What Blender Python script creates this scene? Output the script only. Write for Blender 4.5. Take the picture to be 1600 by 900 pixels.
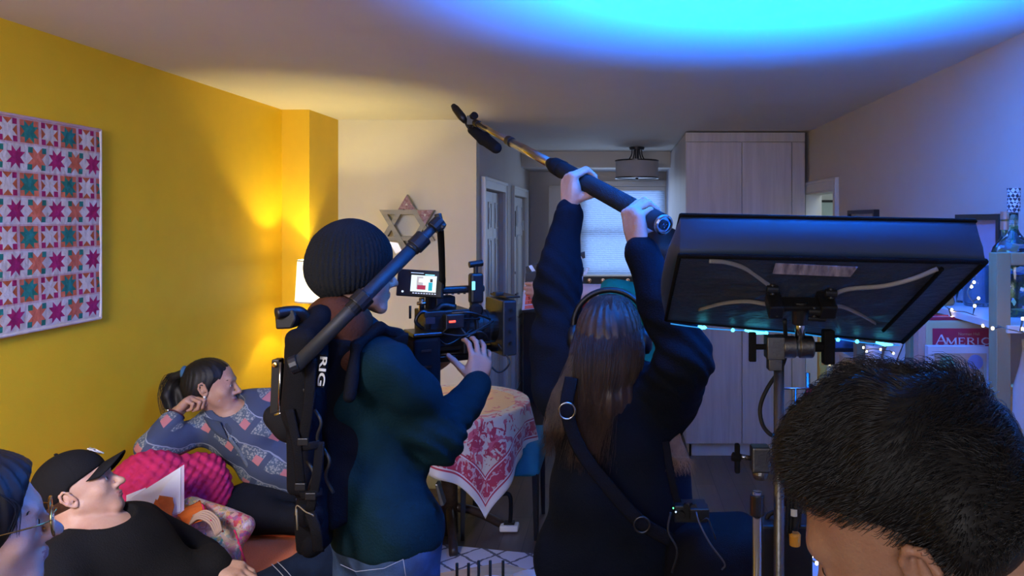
import bpy, bmesh, math, random
import numpy as np
from mathutils import Vector, Matrix, Euler, noise as mnoise
random.seed(7); np.random.seed(7)
for o in list(bpy.data.objects): bpy.data.objects.remove(o)
SC = bpy.context.scene
COL = SC.collection
# ---------------------------------------------------------------- camera
F = 1150.0; U0 = 966.0; V0 = 343.0; CH = 1.78
cd = bpy.data.cameras.new('camera'); cam = bpy.data.objects.new('camera', cd); COL.objects.link(cam)
cam.location = (0, 0, CH); cam.rotation_euler = (math.pi/2, 0, 0)
cd.sensor_width = 36; cd.lens = F/1600*36
cd.shift_x = -(U0-800)/1600; cd.shift_y = -(450-V0)/1600
cd.clip_start = 0.02
SC.camera = cam
def P(u, v, Y):            # a point of the room seen at that pixel, Y metres ahead
    return Vector(((u-U0)/F*Y, Y, CH-(v-V0)/F*Y))
# ---------------------------------------------------------------- view, world, large lights
SC.view_settings.view_transform = 'Standard'; SC.view_settings.look = 'None'
SC.view_settings.gamma = 1; SC.view_settings.use_curve_mapping = False
SC.view_settings.exposure = 0.22
w = bpy.data.worlds.new('world'); SC.world = w; w.use_nodes = True
w.node_tree.nodes['Background'].inputs[0].default_value = (0.60, 0.68, 1.0, 1)
w.node_tree.nodes['Background'].inputs[1].default_value = 0.15
def area(name, loc, target, sx, sy, power, color):
    l = bpy.data.lights.new(name, 'AREA'); l.shape = 'RECTANGLE'; l.size = sx; l.size_y = sy
    l.energy = power; l.color = color
    o = bpy.data.objects.new(name, l); COL.objects.link(o); o.location = loc
    o.rotation_euler = (Vector(target)-Vector(loc)).to_track_quat('-Z', 'Y').to_euler()
    return o
def point(name, loc, power, color, r=0.03):
    l = bpy.data.lights.new(name, 'POINT'); l.energy = power; l.color = color; l.shadow_soft_size = r
    o = bpy.data.objects.new(name, l); COL.objects.link(o); o.location = loc
    return o
area('rear_fill_light', (-0.5, -1.5, 1.9), (-1.5, 3.0, 1.3), 1.8, 0.9, 26, (1.0, 0.95, 0.97))  # unseen fill added behind the camera to brighten the room
lf = area('left_fill_light', (-1.35, 0.25, 2.15), (-1.85, 3.0, 0.75), 0.5, 0.5, 16, (0.93, 0.88, 1.0)); lf.data.spread = math.radians(95)  # unseen fill added to lift the daybed side only
area('kitchen_window_light', (-0.02, 7.6, 1.7), (0.0, 5.5, 1.2), 0.85, 1.0, 4, (0.55, 0.72, 1.0))
area('hall_light', (2.1, 5.2, 2.3), (2.1, 5.2, 0.0), 0.9, 0.9, 6, (0.80, 0.95, 1.0))
SOFT_POWER = 330; SOFT_SPREAD = math.radians(105)       # blue light inside the softbox
LAMP_POWER = 42                                        # bulb of the table lamp
# ---------------------------------------------------------------- materials
def mat(name, color, rough=0.6, metal=0.0, bump=0.0, bscale=60.0, var=0.0, vscale=8.0, spec=0.5,
        emit=None, estr=0.0, sss=0.0, trans=0.0, ior=1.45, stretch=(1, 1, 1), sheen=0.0, color2=None, coat=0.0):
    m = bpy.data.materials.new(name); m.use_nodes = True
    if rough >= .8: spec = min(spec, .12)
    nt = m.node_tree; b = nt.nodes['Principled BSDF']
    c = tuple(color)+(1,)
    b.inputs['Base Color'].default_value = c
    b.inputs['Roughness'].default_value = rough; b.inputs['Metallic'].default_value = metal
    b.inputs['Specular IOR Level'].default_value = spec; b.inputs['IOR'].default_value = ior
    if sss: b.inputs['Subsurface Weight'].default_value = sss; b.inputs['Subsurface Radius'].default_value = (.012, .005, .003); b.inputs['Subsurface Scale'].default_value = 1.0
    if trans: b.inputs['Transmission Weight'].default_value = trans
    if coat: b.inputs['Coat Weight'].default_value = coat
    if emit: b.inputs['Emission Color'].default_value = tuple(emit)+(1,); b.inputs['Emission Strength'].default_value = estr
    tc = nt.nodes.new('ShaderNodeTexCoord'); mp = nt.nodes.new('ShaderNodeMapping')
    nt.links.new(tc.outputs['Object'], mp.inputs['Vector']); mp.inputs['Scale'].default_value = stretch
    v2 = color2 if color2 is not None else tuple(max(0, x*(1-var)) for x in color)
    n1 = nt.nodes.new('ShaderNodeTexNoise'); n1.inputs['Scale'].default_value = vscale; n1.inputs['Detail'].default_value = 5
    nt.links.new(mp.outputs[0], n1.inputs['Vector'])
    mx = nt.nodes.new('ShaderNodeMix'); mx.data_type = 'RGBA'
    mx.inputs[6].default_value = tuple(v2)+(1,); mx.inputs[7].default_value = c
    cr = nt.nodes.new('ShaderNodeMapRange'); cr.inputs[1].default_value = .3; cr.inputs[2].default_value = .7
    nt.links.new(n1.outputs[0], cr.inputs[0]); nt.links.new(cr.outputs[0], mx.inputs[0])
    nt.links.new(mx.outputs[2], b.inputs['Base Color'])
    if bump:
        n2 = nt.nodes.new('ShaderNodeTexNoise'); n2.inputs['Scale'].default_value = bscale; n2.inputs['Detail'].default_value = 4
        nt.links.new(mp.outputs[0], n2.inputs['Vector'])
        bp = nt.nodes.new('ShaderNodeBump'); bp.inputs['Strength'].default_value = bump; bp.inputs['Distance'].default_value = .01
        nt.links.new(n2.outputs[0], bp.inputs['Height']); nt.links.new(bp.outputs[0], b.inputs['Normal'])
    return m
def ribbed(m, axis_scale, direction='X', strength=.6, dist=.004):
    """adds wave ribs to a fabric"""
    nt = m.node_tree; b = nt.nodes['Principled BSDF']
    tc = nt.nodes.new('ShaderNodeTexCoord'); wv = nt.nodes.new('ShaderNodeTexWave'); wv.bands_direction = direction
    wv.inputs['Scale'].default_value = axis_scale; nt.links.new(tc.outputs['Object'], wv.inputs[0])
    wv.inputs['Distortion'].default_value = 1.0
    bp = nt.nodes.new('ShaderNodeBump'); bp.inputs['Strength'].default_value = strength; bp.inputs['Distance'].default_value = dist
    nt.links.new(wv.outputs[0], bp.inputs['Height'])
    if b.inputs['Normal'].links: nt.links.new(b.inputs['Normal'].links[0].from_socket, bp.inputs['Normal'])
    nt.links.new(bp.outputs[0], b.inputs['Normal'])
    return m
M = {}
M['yellow'] = mat('yellow_paint', (.80, .50, .012), .55, bump=.08, bscale=180, var=.05)
M['beige'] = mat('beige_paint', (.72, .67, .50), .7, bump=.05, bscale=180, var=.03)
M['grey_wall'] = mat('grey_paint', (.60, .55, .50), .7, bump=.05, bscale=180, var=.03)
M['ceiling'] = mat('ceiling_paint', (.72, .68, .62), .75, bump=.04, bscale=120, var=.02)
M['white'] = mat('white_trim_paint', (.74, .74, .72), .4, var=.03)
M['door'] = mat('door_paint', (.68, .68, .68), .4, var=.03)
M['black'] = mat('black_plastic', (.009, .009, .011), .42, bump=.05, bscale=300, var=.3)
M['blackmatte'] = mat('black_matte', (.010, .010, .012), .8, bump=.1, bscale=300, var=.3)
M['rubber'] = mat('black_rubber', (.01, .01, .011), .6, var=.2)
M['nylon'] = mat('black_nylon', (.006, .006, .008), .8, bump=.3, bscale=400, var=.3)
M['metal'] = mat('grey_cast_metal', (.20, .20, .21), .38, metal=1, bump=.1, bscale=200, var=.2)
M['chrome'] = mat('chrome', (.40, .40, .42), .2, metal=1, var=.1)
M['darkmetal'] = mat('dark_metal', (.07, .07, .08), .3, metal=.9, var=.2)
M['glass'] = mat('clear_glass', (.9, .95, .97), .04, trans=1.0, ior=1.45, var=.02)
M['denim'] = mat('blue_denim', (.075, .14, .30), .85, bump=.5, bscale=500, var=.5, vscale=14)
M['darkdenim'] = mat('dark_denim', (.012, .022, .05), .85, bump=.4, bscale=500, var=.5, vscale=20)
M['stitch'] = mat('pale_stitching', (.38, .42, .52), .8, var=.2)
# ---------------------------------------------------------------- object helpers
def tag(o, label=None, cat=None, group=None, kind=None):
    if label: o['label'] = label
    if cat: o['category'] = cat
    if group: o['group'] = group
    if kind: o['kind'] = kind
    return o
def thing(name, label, cat, loc=(0, 0, 0), group=None):
    o = bpy.data.objects.new(name, None); COL.objects.link(o); o.location = loc
    o.empty_display_size = .05
    return tag(o, label, cat, group)
def link(name, me, mats, parent=None, smooth=True, bevel=0, sub=0):
    if not isinstance(mats, (list, tuple)): mats = [mats]
    for m in mats: me.materials.append(m)
    o = bpy.data.objects.new(name, me); COL.objects.link(o)
    if parent is not None:
        o.parent = parent
        if parent.type == 'EMPTY': o.location = -parent.location
    if smooth:
        me.polygons.foreach_set('use_smooth', [True]*len(me.polygons))
    if bevel:
        b = o.modifiers.new('bevel', 'BEVEL'); b.width = bevel; b.segments = 2; b.limit_method = 'ANGLE'; b.angle_limit = .6
    if sub:
        s = o.modifiers.new('sub', 'SUBSURF'); s.levels = sub; s.render_levels = sub
    return o
def frame(d, up=(0, 0, 1)):
    d = Vector(d).normalized(); up = Vector(up)
    s = d.cross(up)
    if s.length < 1e-4: s = d.cross(Vector((1, 0, 0)))
    s.normalize(); u = s.cross(d).normalized()
    return d, s, u
class MB:
    def __init__(s, M=None): s.v = []; s.f = []; s.m = []; s.M = M
    def add(s, vs, fs, mi=0, M=None):
        n = len(s.v); T = M if M is not None else s.M
        for p in vs:
            p = Vector(p); s.v.append(T @ p if T is not None else p)
        for f in fs: s.f.append([i+n for i in f]); s.m.append(mi)
        return s
    def box(s, lo, hi, mi=0, M=None):
        x0, y0, z0 = lo; x1, y1, z1 = hi
        return s.add([(x0, y0, z0), (x1, y0, z0), (x1, y1, z0), (x0, y1, z0), (x0, y0, z1), (x1, y0, z1), (x1, y1, z1), (x0, y1, z1)],
              [(0, 3, 2, 1), (4, 5, 6, 7), (0, 1, 5, 4), (1, 2, 6, 5), (2, 3, 7, 6), (3, 0, 4, 7)], mi, M)
    def cbox(s, c, sz, mi=0, M=None):
        return s.box([c[i]-sz[i]/2 for i in range(3)], [c[i]+sz[i]/2 for i in range(3)], mi, M)
    def tube(s, pts, r, n=12, mi=0, cap=True, flat=1.0, up=(0, 0, 1)):
        pts = [Vector(p) for p in pts]
        if not isinstance(r, (list, tuple)): r = [r]*len(pts)
        vs = []; fs = []; prev = None
        for i, p in enumerate(pts):
            a = pts[max(0, i-1)]; b = pts[min(len(pts)-1, i+1)]
            d = (b-a)
            if d.length < 1e-9: d = Vector((0, 0, 1))
            d.normalize()
            if prev is None: _, sd, u = frame(d, up)
            else:
                sd = prev - d*prev.dot(d)
                if sd.length < 1e-5: _, sd, u = frame(d, up)
                sd.normalize(); u = sd.cross(d)
            prev = sd
            for k in range(n):
                t = 2*math.pi*k/n
                vs.append(p+sd*math.cos(t)*r[i]+u*math.sin(t)*r[i]*flat)
        for i in range(len(pts)-1):
            for k in range(n):
                a = i*n+k; b = i*n+(k+1) % n
                fs.append((a, b, b+n, a+n))
        if cap:
            fs.append(tuple(range(n))[::-1]); fs.append(tuple(range((len(pts)-1)*n, len(pts)*n)))
        return s.add(vs, fs, mi)
    def lathe(s, prof, c=(0, 0, 0), n=32, mi=0, axis=(0, 0, 1), cap=True):
        d, sd, u = frame(axis, (0, 1, 0) if abs(Vector(axis).normalized().z) > .9 else (0, 0, 1)); c = Vector(c)
        vs = []; fs = []
        for r, z in prof:
            for k in range(n):
                t = 2*math.pi*k/n
                vs.append(c+d*z+(sd*math.cos(t)+u*math.sin(t))*r)
        for i in range(len(prof)-1):
            for k in range(n):
                a = i*n+k; b = i*n+(k+1) % n
                fs.append((a, b, b+n, a+n))
        if cap:
            if prof[0][0] > 1e-5: fs.append(tuple(range(n))[::-1])
            if prof[-1][0] > 1e-5: fs.append(tuple(range((len(prof)-1)*n, len(prof)*n)))
        return s.add(vs, fs, mi)
    def sphere(s, c, r, mi=0, n=12, sc=(1, 1, 1)):
        vs = []; fs = []; c = Vector(c)
        for i in range(n+1):
            t = math.pi*i/n
            for k in range(2*n):
                p = math.pi*k/n
                vs.append(c+Vector((math.sin(t)*math.cos(p)*r*sc[0], math.sin(t)*math.sin(p)*r*sc[1], math.cos(t)*r*sc[2])))
        for i in range(n):
            for k in range(2*n):
                a = i*2*n+k; b = i*2*n+(k+1) % (2*n)
                fs.append((a, a+2*n, b+2*n, b))
        return s.add(vs, fs, mi)
    def prism(s, poly, off, mi=0):      # poly: 3D points (planar), off: extrusion vector
        n = len(poly); off = Vector(off); poly = [Vector(p) for p in poly]
        vs = poly+[p+off for p in poly]
        fs = [tuple(range(n))[::-1], tuple(range(n, 2*n))]+[(i, (i+1) % n, n+(i+1) % n, n+i) for i in range(n)]
        return s.add(vs, fs, mi)
    def build(s, name, mats, parent=None, smooth=False, bevel=0, sub=0, fix=True):
        me = bpy.data.meshes.new(name); me.from_pydata([tuple(p) for p in s.v], [], s.f); 
        me.polygons.foreach_set('material_index', s.m)
        if fix:
            bm = bmesh.new(); bm.from_mesh(me)
            bmesh.ops.remove_doubles(bm, verts=bm.verts, dist=1e-6)
            bmesh.ops.recalc_face_normals(bm, faces=bm.faces); bm.to_mesh(me); bm.free()
        return link(name, me, mats, parent, smooth, bevel, sub)
def struct(o): o['kind'] = 'structure'; return o
def auto_smooth(o, ang=.7):
    me = o.data
    me.polygons.foreach_set('use_smooth', [True]*len(me.polygons))
    me.set_sharp_from_angle(angle=ang)
    return o
def text(name, s, size, M, mt, parent=None, extrude=.0004, align='CENTER', sx=1.0, bold=0.0):
    c = bpy.data.curves.new(name, 'FONT'); c.body = s; c.size = size; c.extrude = extrude
    c.align_x = align; c.align_y = 'CENTER'; c.offset = bold
    o = bpy.data.objects.new(name, c); COL.objects.link(o); c.materials.append(mt)
    T = M @ Matrix.Diagonal((sx, 1, 1, 1))
    if parent is not None:
        o.parent = parent
        if parent.type == 'EMPTY': T = Matrix.Translation(-parent.location) @ T
    o.matrix_basis = T
    me = bpy.data.meshes.new_from_object(o); q = bpy.data.objects.new(name, me); COL.objects.link(q); q.parent = o.parent; q.matrix_basis = T
    bpy.data.objects.remove(o); q.name = name
    return q
def basis(o, x, y, z):      # matrix with columns x y z at origin o
    return Matrix(((x[0], y[0], z[0], o[0]), (x[1], y[1], z[1], o[1]), (x[2], y[2], z[2], o[2]), (0, 0, 0, 1)))
def catmull(pts, n=8):
    pts = [Vector(p) for p in pts]; out = []
    q = [2*pts[0]-pts[1]]+pts+[2*pts[-1]-pts[-2]]
    for i in range(1, len(q)-2):
        for k in range(n):
            t = k/n
            out.append(.5*((2*q[i])+(-q[i-1]+q[i+1])*t+(2*q[i-1]-5*q[i]+4*q[i+1]-q[i+2])*t*t+(-q[i-1]+3*q[i]-3*q[i+1]+q[i+2])*t**3))
    out.append(pts[-1]); return out
# ---------------------------------------------------------------- distance-field modelling
def V3(p): return np.array(tuple(p), dtype=np.float32)
def rcone(a, b, ra, rb, sq=None):
    a = V3(a); b = V3(b); d = b-a; L = max(float(d@d), 1e-9)
    def f(Q):
        q = Q-a; t = np.clip((q@d)/L, 0, 1)
        return np.linalg.norm(q-t[:, None]*d, axis=1)-(ra+(rb-ra)*t)
    f.bb = (np.minimum(a-ra, b-rb), np.maximum(a+ra, b+rb)); return f
def ell(c, r, R=None):
    c = V3(c); r = V3(r); Rm = None if R is None else np.array(R, dtype=np.float32)
    def f(Q):
        q = Q-c
        if Rm is not None: q = q@Rm
        k0 = np.linalg.norm(q/r, axis=1); k1 = np.linalg.norm(q/(r*r), axis=1)+1e-9
        return k0*(k0-1)/k1
    m = float(max(r)); f.bb = (c-m, c+m); return f
def rbox(c, h, r, R=None):
    c = V3(c); h = V3(h)-r; Rm = None if R is None else np.array(R, dtype=np.float32)
    def f(Q):
        q = Q-c
        if Rm is not None: q = q@Rm
        q = np.abs(q)-h
        return np.linalg.norm(np.maximum(q, 0), axis=1)+np.minimum(q.max(axis=1), 0)-r
    m = float(np.linalg.norm(h)+r); f.bb = (c-m, c+m); return f
def smin(a, b, k):
    h = np.clip(.5+.5*(b-a)/k, 0, 1); return b+(a-b)*h-k*h*(1-h)
def smax(a, b, k): return -smin(-a, -b, k)
def union(fs, k=.02):
    def f(Q):
        d = fs[0](Q)
        for g in fs[1:]: d = smin(d, g(Q), k)
        return d
    f.bb = (np.min([g.bb[0] for g in fs], axis=0), np.max([g.bb[1] for g in fs], axis=0)); return f
def inflate(g, r, fold=None):
    def f(Q):
        d = g(Q)-r
        if fold is not None: d = d+fold(Q)
        return d
    f.bb = (g.bb[0]-abs(r)-.02, g.bb[1]+abs(r)+.02); return f
def folds(seed, amp=.006, freq=22, stretch=(1, 1, 1), warp=2.2):
    rs = np.random.RandomState(seed); K = rs.normal(size=(5, 3)).astype(np.float32)
    K /= np.linalg.norm(K, axis=1)[:, None]; K *= (freq*rs.uniform(.6, 1.5, 5))[:, None]; K = (K*np.array(stretch)).astype(np.float32)
    ph = rs.uniform(0, 6.28, 5); W = (rs.normal(size=(5, 3))*freq*.35).astype(np.float32)
    def f(Q):
        s = 0
        for i in range(5): s = s+np.sin(Q@K[i]+ph[i]+warp*np.sin(Q@W[i]+ph[4-i]))
        return amp*s/2.2
    return f
def nets(f, res, name, mats, parent=None, lo=None, hi=None, smooth=True, matfn=None):
    lo = V3(f.bb[0] if lo is None else lo)-res*5; hi = V3(f.bb[1] if hi is None else hi)+res*5
    B = 4
    nb = np.ceil((hi-lo)/(res*B)).astype(int)+1
    n = nb*B
    cax = [lo[i]+(np.arange(nb[i])*B+(B-1)/2)*res for i in range(3)]
    G = np.stack(np.meshgrid(*cax, indexing='ij'), -1).reshape(-1, 3).astype(np.float32)
    dc = f(G).reshape(nb)
    act = np.abs(dc) < res*B*1.9+.004
    D = np.repeat(np.repeat(np.repeat(dc, B, 0), B, 1), B, 2).astype(np.float32)
    ia = np.argwhere(act)
    if len(ia) == 0: raise Exception('empty sdf '+name)
    off = np.stack(np.meshgrid(*[np.arange(B)]*3, indexing='ij'), -1).reshape(-1, 3)
    for s in range(0, len(ia), 4000):
        idx = (ia[s:s+4000, None, :]*B+off[None]).reshape(-1, 3)
        q = (lo+idx*res).astype(np.float32)
        D[idx[:, 0], idx[:, 1], idx[:, 2]] = f(q)
    S = D < 0
    c = np.zeros(tuple(n-1), dtype=np.int8)
    for dx in (0, 1):
        for dy in (0, 1):
            for dz in (0, 1): c += S[dx:n[0]-1+dx, dy:n[1]-1+dy, dz:n[2]-1+dz]
    cell = np.argwhere((c > 0) & (c < 8))
    vid = -np.ones(tuple(n-1), dtype=np.int32); vid[cell[:, 0], cell[:, 1], cell[:, 2]] = np.arange(len(cell))
    acc = np.zeros((len(cell), 3)); cnt = np.zeros(len(cell))
    for ax in range(3):
        e = np.eye(3, dtype=int)[ax]; o1, o2 = [np.eye(3, dtype=int)[k] for k in range(3) if k != ax]
        for a in (0, 1):
            for b in (0, 1):
                p0 = cell+a*o1+b*o2; p1 = p0+e
                d0 = D[p0[:, 0], p0[:, 1], p0[:, 2]]; d1 = D[p1[:, 0], p1[:, 1], p1[:, 2]]
                m = (d0 < 0) != (d1 < 0)
                t = np.where(m, d0/np.where(m, d0-d1, 1), 0)
                acc += np.where(m[:, None], p0+t[:, None]*e, 0); cnt += m
    V = lo+(acc/cnt[:, None])*res
    faces = []
    for ax in range(3):
        e = np.eye(3, dtype=int)[ax]; o1 = np.eye(3, dtype=int)[(ax+1) % 3]; o2 = np.eye(3, dtype=int)[(ax+2) % 3]
        sl0 = S[:n[0]-e[0], :n[1]-e[1], :n[2]-e[2]]; sl1 = S[e[0]:, e[1]:, e[2]:]
        ed = np.argwhere(sl0 != sl1)
        ok = np.all((ed-o1-o2 >= 0) & (ed < n-1), axis=1); ed = ed[ok]
        g = lambda q: vid[q[:, 0], q[:, 1], q[:, 2]]
        quad = np.stack([g(ed-o1-o2), g(ed-o2), g(ed), g(ed-o1)], 1)
        ins = S[ed[:, 0], ed[:, 1], ed[:, 2]]
        quad[~ins] = quad[~ins][:, ::-1]
        faces.append(quad[(quad >= 0).all(1)])
    Fq = np.concatenate(faces)
    me = bpy.data.meshes.new(name)
    me.vertices.add(len(V)); me.vertices.foreach_set('co', V.astype(np.float32).ravel())
    me.loops.add(Fq.size); me.loops.foreach_set('vertex_index', Fq.astype(np.int32).ravel())
    me.polygons.add(len(Fq)); me.polygons.foreach_set('loop_start', np.arange(0, Fq.size, 4, dtype=np.int32))
    me.polygons.foreach_set('loop_total', np.full(len(Fq), 4, dtype=np.int32))
    if matfn is not None:
        me.polygons.foreach_set('material_index', matfn(V[Fq].mean(1).astype(np.float32)).astype(np.int32))
    me.update(calc_edges=True); me.validate()
    return link(name, me, mats, parent, smooth)
# ================================================================ the room
H = 2.44; XL = -2.02; XR = 1.43; YB = 7.8
def quadbox(name, lo, hi, m, parent=None, bevel=0): return MB().box(lo, hi).build(name, m, parent, bevel=bevel)
# floor: wood planks
def wood_floor():
    m = bpy.data.materials.new('wood_floor'); m.use_nodes = True; nt = m.node_tree; b = nt.nodes['Principled BSDF']
    tc = nt.nodes.new('ShaderNodeTexCoord')
    mp = nt.nodes.new('ShaderNodeMapping'); mp.inputs['Rotation'].default_value = (0, 0, math.pi/2)
    br = nt.nodes.new('ShaderNodeTexBrick'); br.inputs['Scale'].default_value = 1
    br.inputs['Brick Width'].default_value = 1.1; br.inputs['Row Height'].default_value = .13
    br.inputs['Mortar Size'].default_value = .002; br.inputs['Color1'].default_value = (.16, .105, .075, 1)
    br.inputs['Color2'].default_value = (.10, .068, .05, 1); br.inputs['Mortar'].default_value = (.03, .02, .015, 1)
    nt.links.new(tc.outputs['Object'], mp.inputs[0]); nt.links.new(mp.outputs[0], br.inputs[0])
    n = nt.nodes.new('ShaderNodeTexNoise'); n.inputs['Scale'].default_value = 6; n.inputs['Detail'].default_value = 8
    mp2 = nt.nodes.new('ShaderNodeMapping'); mp2.inputs['Scale'].default_value = (6, .6, 1)
    nt.links.new(tc.outputs['Object'], mp2.inputs[0]); nt.links.new(mp2.outputs[0], n.inputs[0])
    mx = nt.nodes.new('ShaderNodeMix'); mx.data_type = 'RGBA'; mx.blend_type = 'MULTIPLY'; mx.inputs[0].default_value = .5
    nt.links.new(br.outputs[0], mx.inputs[6]); nt.links.new(n.outputs[0], mx.inputs[7])
    nt.links.new(mx.outputs[2], b.inputs['Base Color']); b.inputs['Roughness'].default_value = .42
    return m
struct(quadbox('floor', (-2.2, -2.2, -.05), (3.2, 8.1, 0), wood_floor()))
struct(quadbox('ceiling', (-2.2, -2.2, H), (3.2, 8.1, H+.08), M['ceiling']))
struct(quadbox('wall_left', (XL-.12, -2.2, 0), (XL, 4.42, H), M['yellow']))
# yellow corner column, flush with the beige wall behind
struct(quadbox('wall_column', (XL-.12, 4.42, 0), (-1.855, 4.93, H), M['yellow']))
# beige wall block between living room and entry: front face and kitchen-side face
struct(quadbox('wall_star', (-1.855, 4.875, 0), (-.94, 4.99, H), M['beige']))
# entry side wall with two door openings
CL0, CL1, EN0, EN1, DH = 5.13, 6.02, 6.55, 7.42, 2.0
m = MB()
m.box((-1.06, 4.99, 0), (-.94, CL0, H)); m.box((-1.06, CL0, DH), (-.94, CL1, H)); m.box((-1.06, CL1, 0), (-.94, EN0, H))
m.box((-1.06, EN0, DH), (-.94, EN1, H)); m.box((-1.06, EN1, 0), (-.94, YB, H))
struct(m.build('wall_entry', M['grey_wall']))
# back wall with the window opening
WX0, WX1, WZ0, WZ1 = -.40, .50, 1.17, 2.13
m = MB(); y0, y1 = YB, YB+.12
m.box((-1.06, y0, 0), (WX0, y1, H)); m.box((WX1, y0, 0), (XR+.1, y1, H)); m.box((WX0, y0, 0), (WX1, y1, WZ0)); m.box((WX0, y0, WZ1), (WX1, y1, H))
struct(m.build('wall_back', M['grey_wall']))
struct(quadbox('wall_soffit', (-.94, 7.15, 2.285), (.507, YB, H), M['grey_wall']))
# right wall with the hall opening
DY0, DY1, DZ = 4.84, 5.62, 1.98
m = MB()
m.box((XR, -2.2, 0), (XR+.12, DY0, H)); m.box((XR, DY0, DZ), (XR+.12, DY1, H)); m.box((XR, DY1, 0), (XR+.12, YB, H))
struct(m.build('wall_right', M['grey_wall']))
# hallway beyond the opening
m = MB(); m.box((2.75, 4.4, 0), (2.85, 6.6, H)); m.box((XR+.12, 6.5, 0), (2.85, 6.6, H)); m.box((XR+.12, 4.4, 0), (2.85, 4.5, H))
struct(m.build('wall_hall', M['white']))
# door casing of the hall opening
def casing(name, X, y0, y1, z, side, m, w=.075, t=.02):
    b = MB(); xs = sorted((X, X+side*t))
    b.box((xs[0], y0-w, 0), (xs[1], y0, z+w)); b.box((xs[0], y1, 0), (xs[1], y1+w, z+w)); b.box((xs[0], y0, z), (xs[1], y1, z+w))
    xs2 = sorted((X, X+side*(t+.008)))
    b.box((xs2[0], y0-w, 0), (xs2[1], y0-w+.018, z+w)); b.box((xs2[0], y1+w-.018, 0), (xs2[1], y1+w, z+w)); b.box((xs2[0], y0-w, z+w-.018), (xs2[1], y1+w, z+w))
    return struct(b.build(name, m, bevel=.003))
casing('trim_1', XR, DY0, DY1, DZ, -1, M['white'])
casing('trim_2', -.94, CL0, CL1, DH, 1, M['white'])
casing('trim_3', -.94, EN0, EN1, DH, 1, M['white'])
struct(MB().box((XR, DY0-.0, 0), (XR+.12, DY0+.012, DZ)).box((XR, DY1-.012, 0), (XR+.12, DY1, DZ)).box((XR, DY0, DZ-.012), (XR+.12, DY1, DZ)).build('trim_4', M['white']))
# panel doors
def panel_door(name, X, y0, y1, z1, rows, m, side=1, leaves=1):
    """a door lying in the plane X, with raised panels on its +x face"""
    b = MB(); L = (y1-y0)/leaves; t = .035
    for k in range(leaves):
        a = y0+k*L+.003; e = y0+(k+1)*L-.003; cols = 1 if leaves > 1 else 2
        b.box((X-t, a, .01), (X, e, z1))
        pw = (e-a-.09*(cols+1))/cols
        for c in range(cols):
            pa = a+.09+c*(pw+.09)
            for (zz0, zz1) in rows:
                b.box((X, pa-.012, zz0-.012), (X+.006, pa, zz1+.012)); b.box((X, pa+pw, zz0-.012), (X+.006, pa+pw+.012, zz1+.012))
                b.box((X, pa, zz1), (X+.006, pa+pw, zz1+.012)); b.box((X, pa, zz0-.012), (X+.006, pa+pw, zz0))
                b.box((X, pa+.03, zz0+.03), (X+.005, pa+pw-.03, zz1-.03))
    return struct(b.build(name, m, bevel=.002))
rows = [(.18, .85), (.97, 1.62), (1.72, 1.9)]
d1 = panel_door('door_1', -.975, CL0, CL1, DH-.01, rows, M['door'], leaves=3)
d2 = panel_door('door_2', -.965, EN0, EN1, DH-.01, rows, M['door'])
for zz, nm in ((1.30, 'deadbolt'), (1.10, 'door_handle')):
    q = MB().lathe([(.03, 0), (.03, .012), (.012, .014), (.012, .04)], (-.965, EN0+.08, zz), 18, axis=(1, 0, 0))
    if nm == 'door_handle': q.box((-.93, EN0+.07, zz-.01), (-.915, EN0+.20, zz+.01))
    q.build(nm, M['darkmetal'], d2, smooth=False, bevel=.002)
MB().box((-.965, EN0+.28, 1.62), (-.955, EN0+.32, 1.86)).build('door_viewer', M['darkmetal'], d2)
for zz in (.35, 1.0, 1.72): MB().box((-.965, EN1-.03, zz-.05), (-.952, EN1+.01, zz+.05)).build('hinge', M['white'], d2)
MB().lathe([(.016, 0), (.008, .01), (.02, .028), (.014, .038)], (-.975, CL0+.33, 1.0), 16, axis=(1, 0, 0)).build('door_knob', M['chrome'], d1, smooth=True)
# door seen in the hall, with a frosted pane
d3 = MB().box((2.70, 5.15, .02), (2.745, 6.05, 2.02)).build('door_3', M['white'], bevel=.003); struct(d3)
gl = mat('frosted_pane', (.55, .68, .66), .35, var=.1)
MB().box((2.692, 5.33, .9), (2.70, 5.90, 1.93)).build('pane', gl, d3)
MB().box((2.688, 5.30, 1.925), (2.70, 5.93, 1.945)).build('door_bar', M['black'], d3)
d3b = MB().box((XR+.13, 6.44, .02), (2.25, 6.50, 2.02)).build('door_4', M['white'], bevel=.003); struct(d3b)
MB().box((XR+.28, 6.432, 1.0), (2.12, 6.44, 1.93)).build('pane', gl, d3b)
MB().box((XR+.25, 6.425, 1.93), (2.15, 6.44, 1.95)).build('door_bar', M['black'], d3b)
# baseboards
for nm, lo, hi in (('baseboard_left', (XL, -2.2, 0), (XL+.014, 4.42, .09)), ('baseboard_star', (-1.855, 4.861, 0), (-.94, 4.875, .09)),
                   ('baseboard_right', (XR-.014, -2.2, 0), (XR, DY0-.075, .09)), ('baseboard_back', (-.94, YB-.014, 0), (-.62, YB, .09))):
    struct(quadbox(nm, lo, hi, M['white'], bevel=.004))
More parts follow.
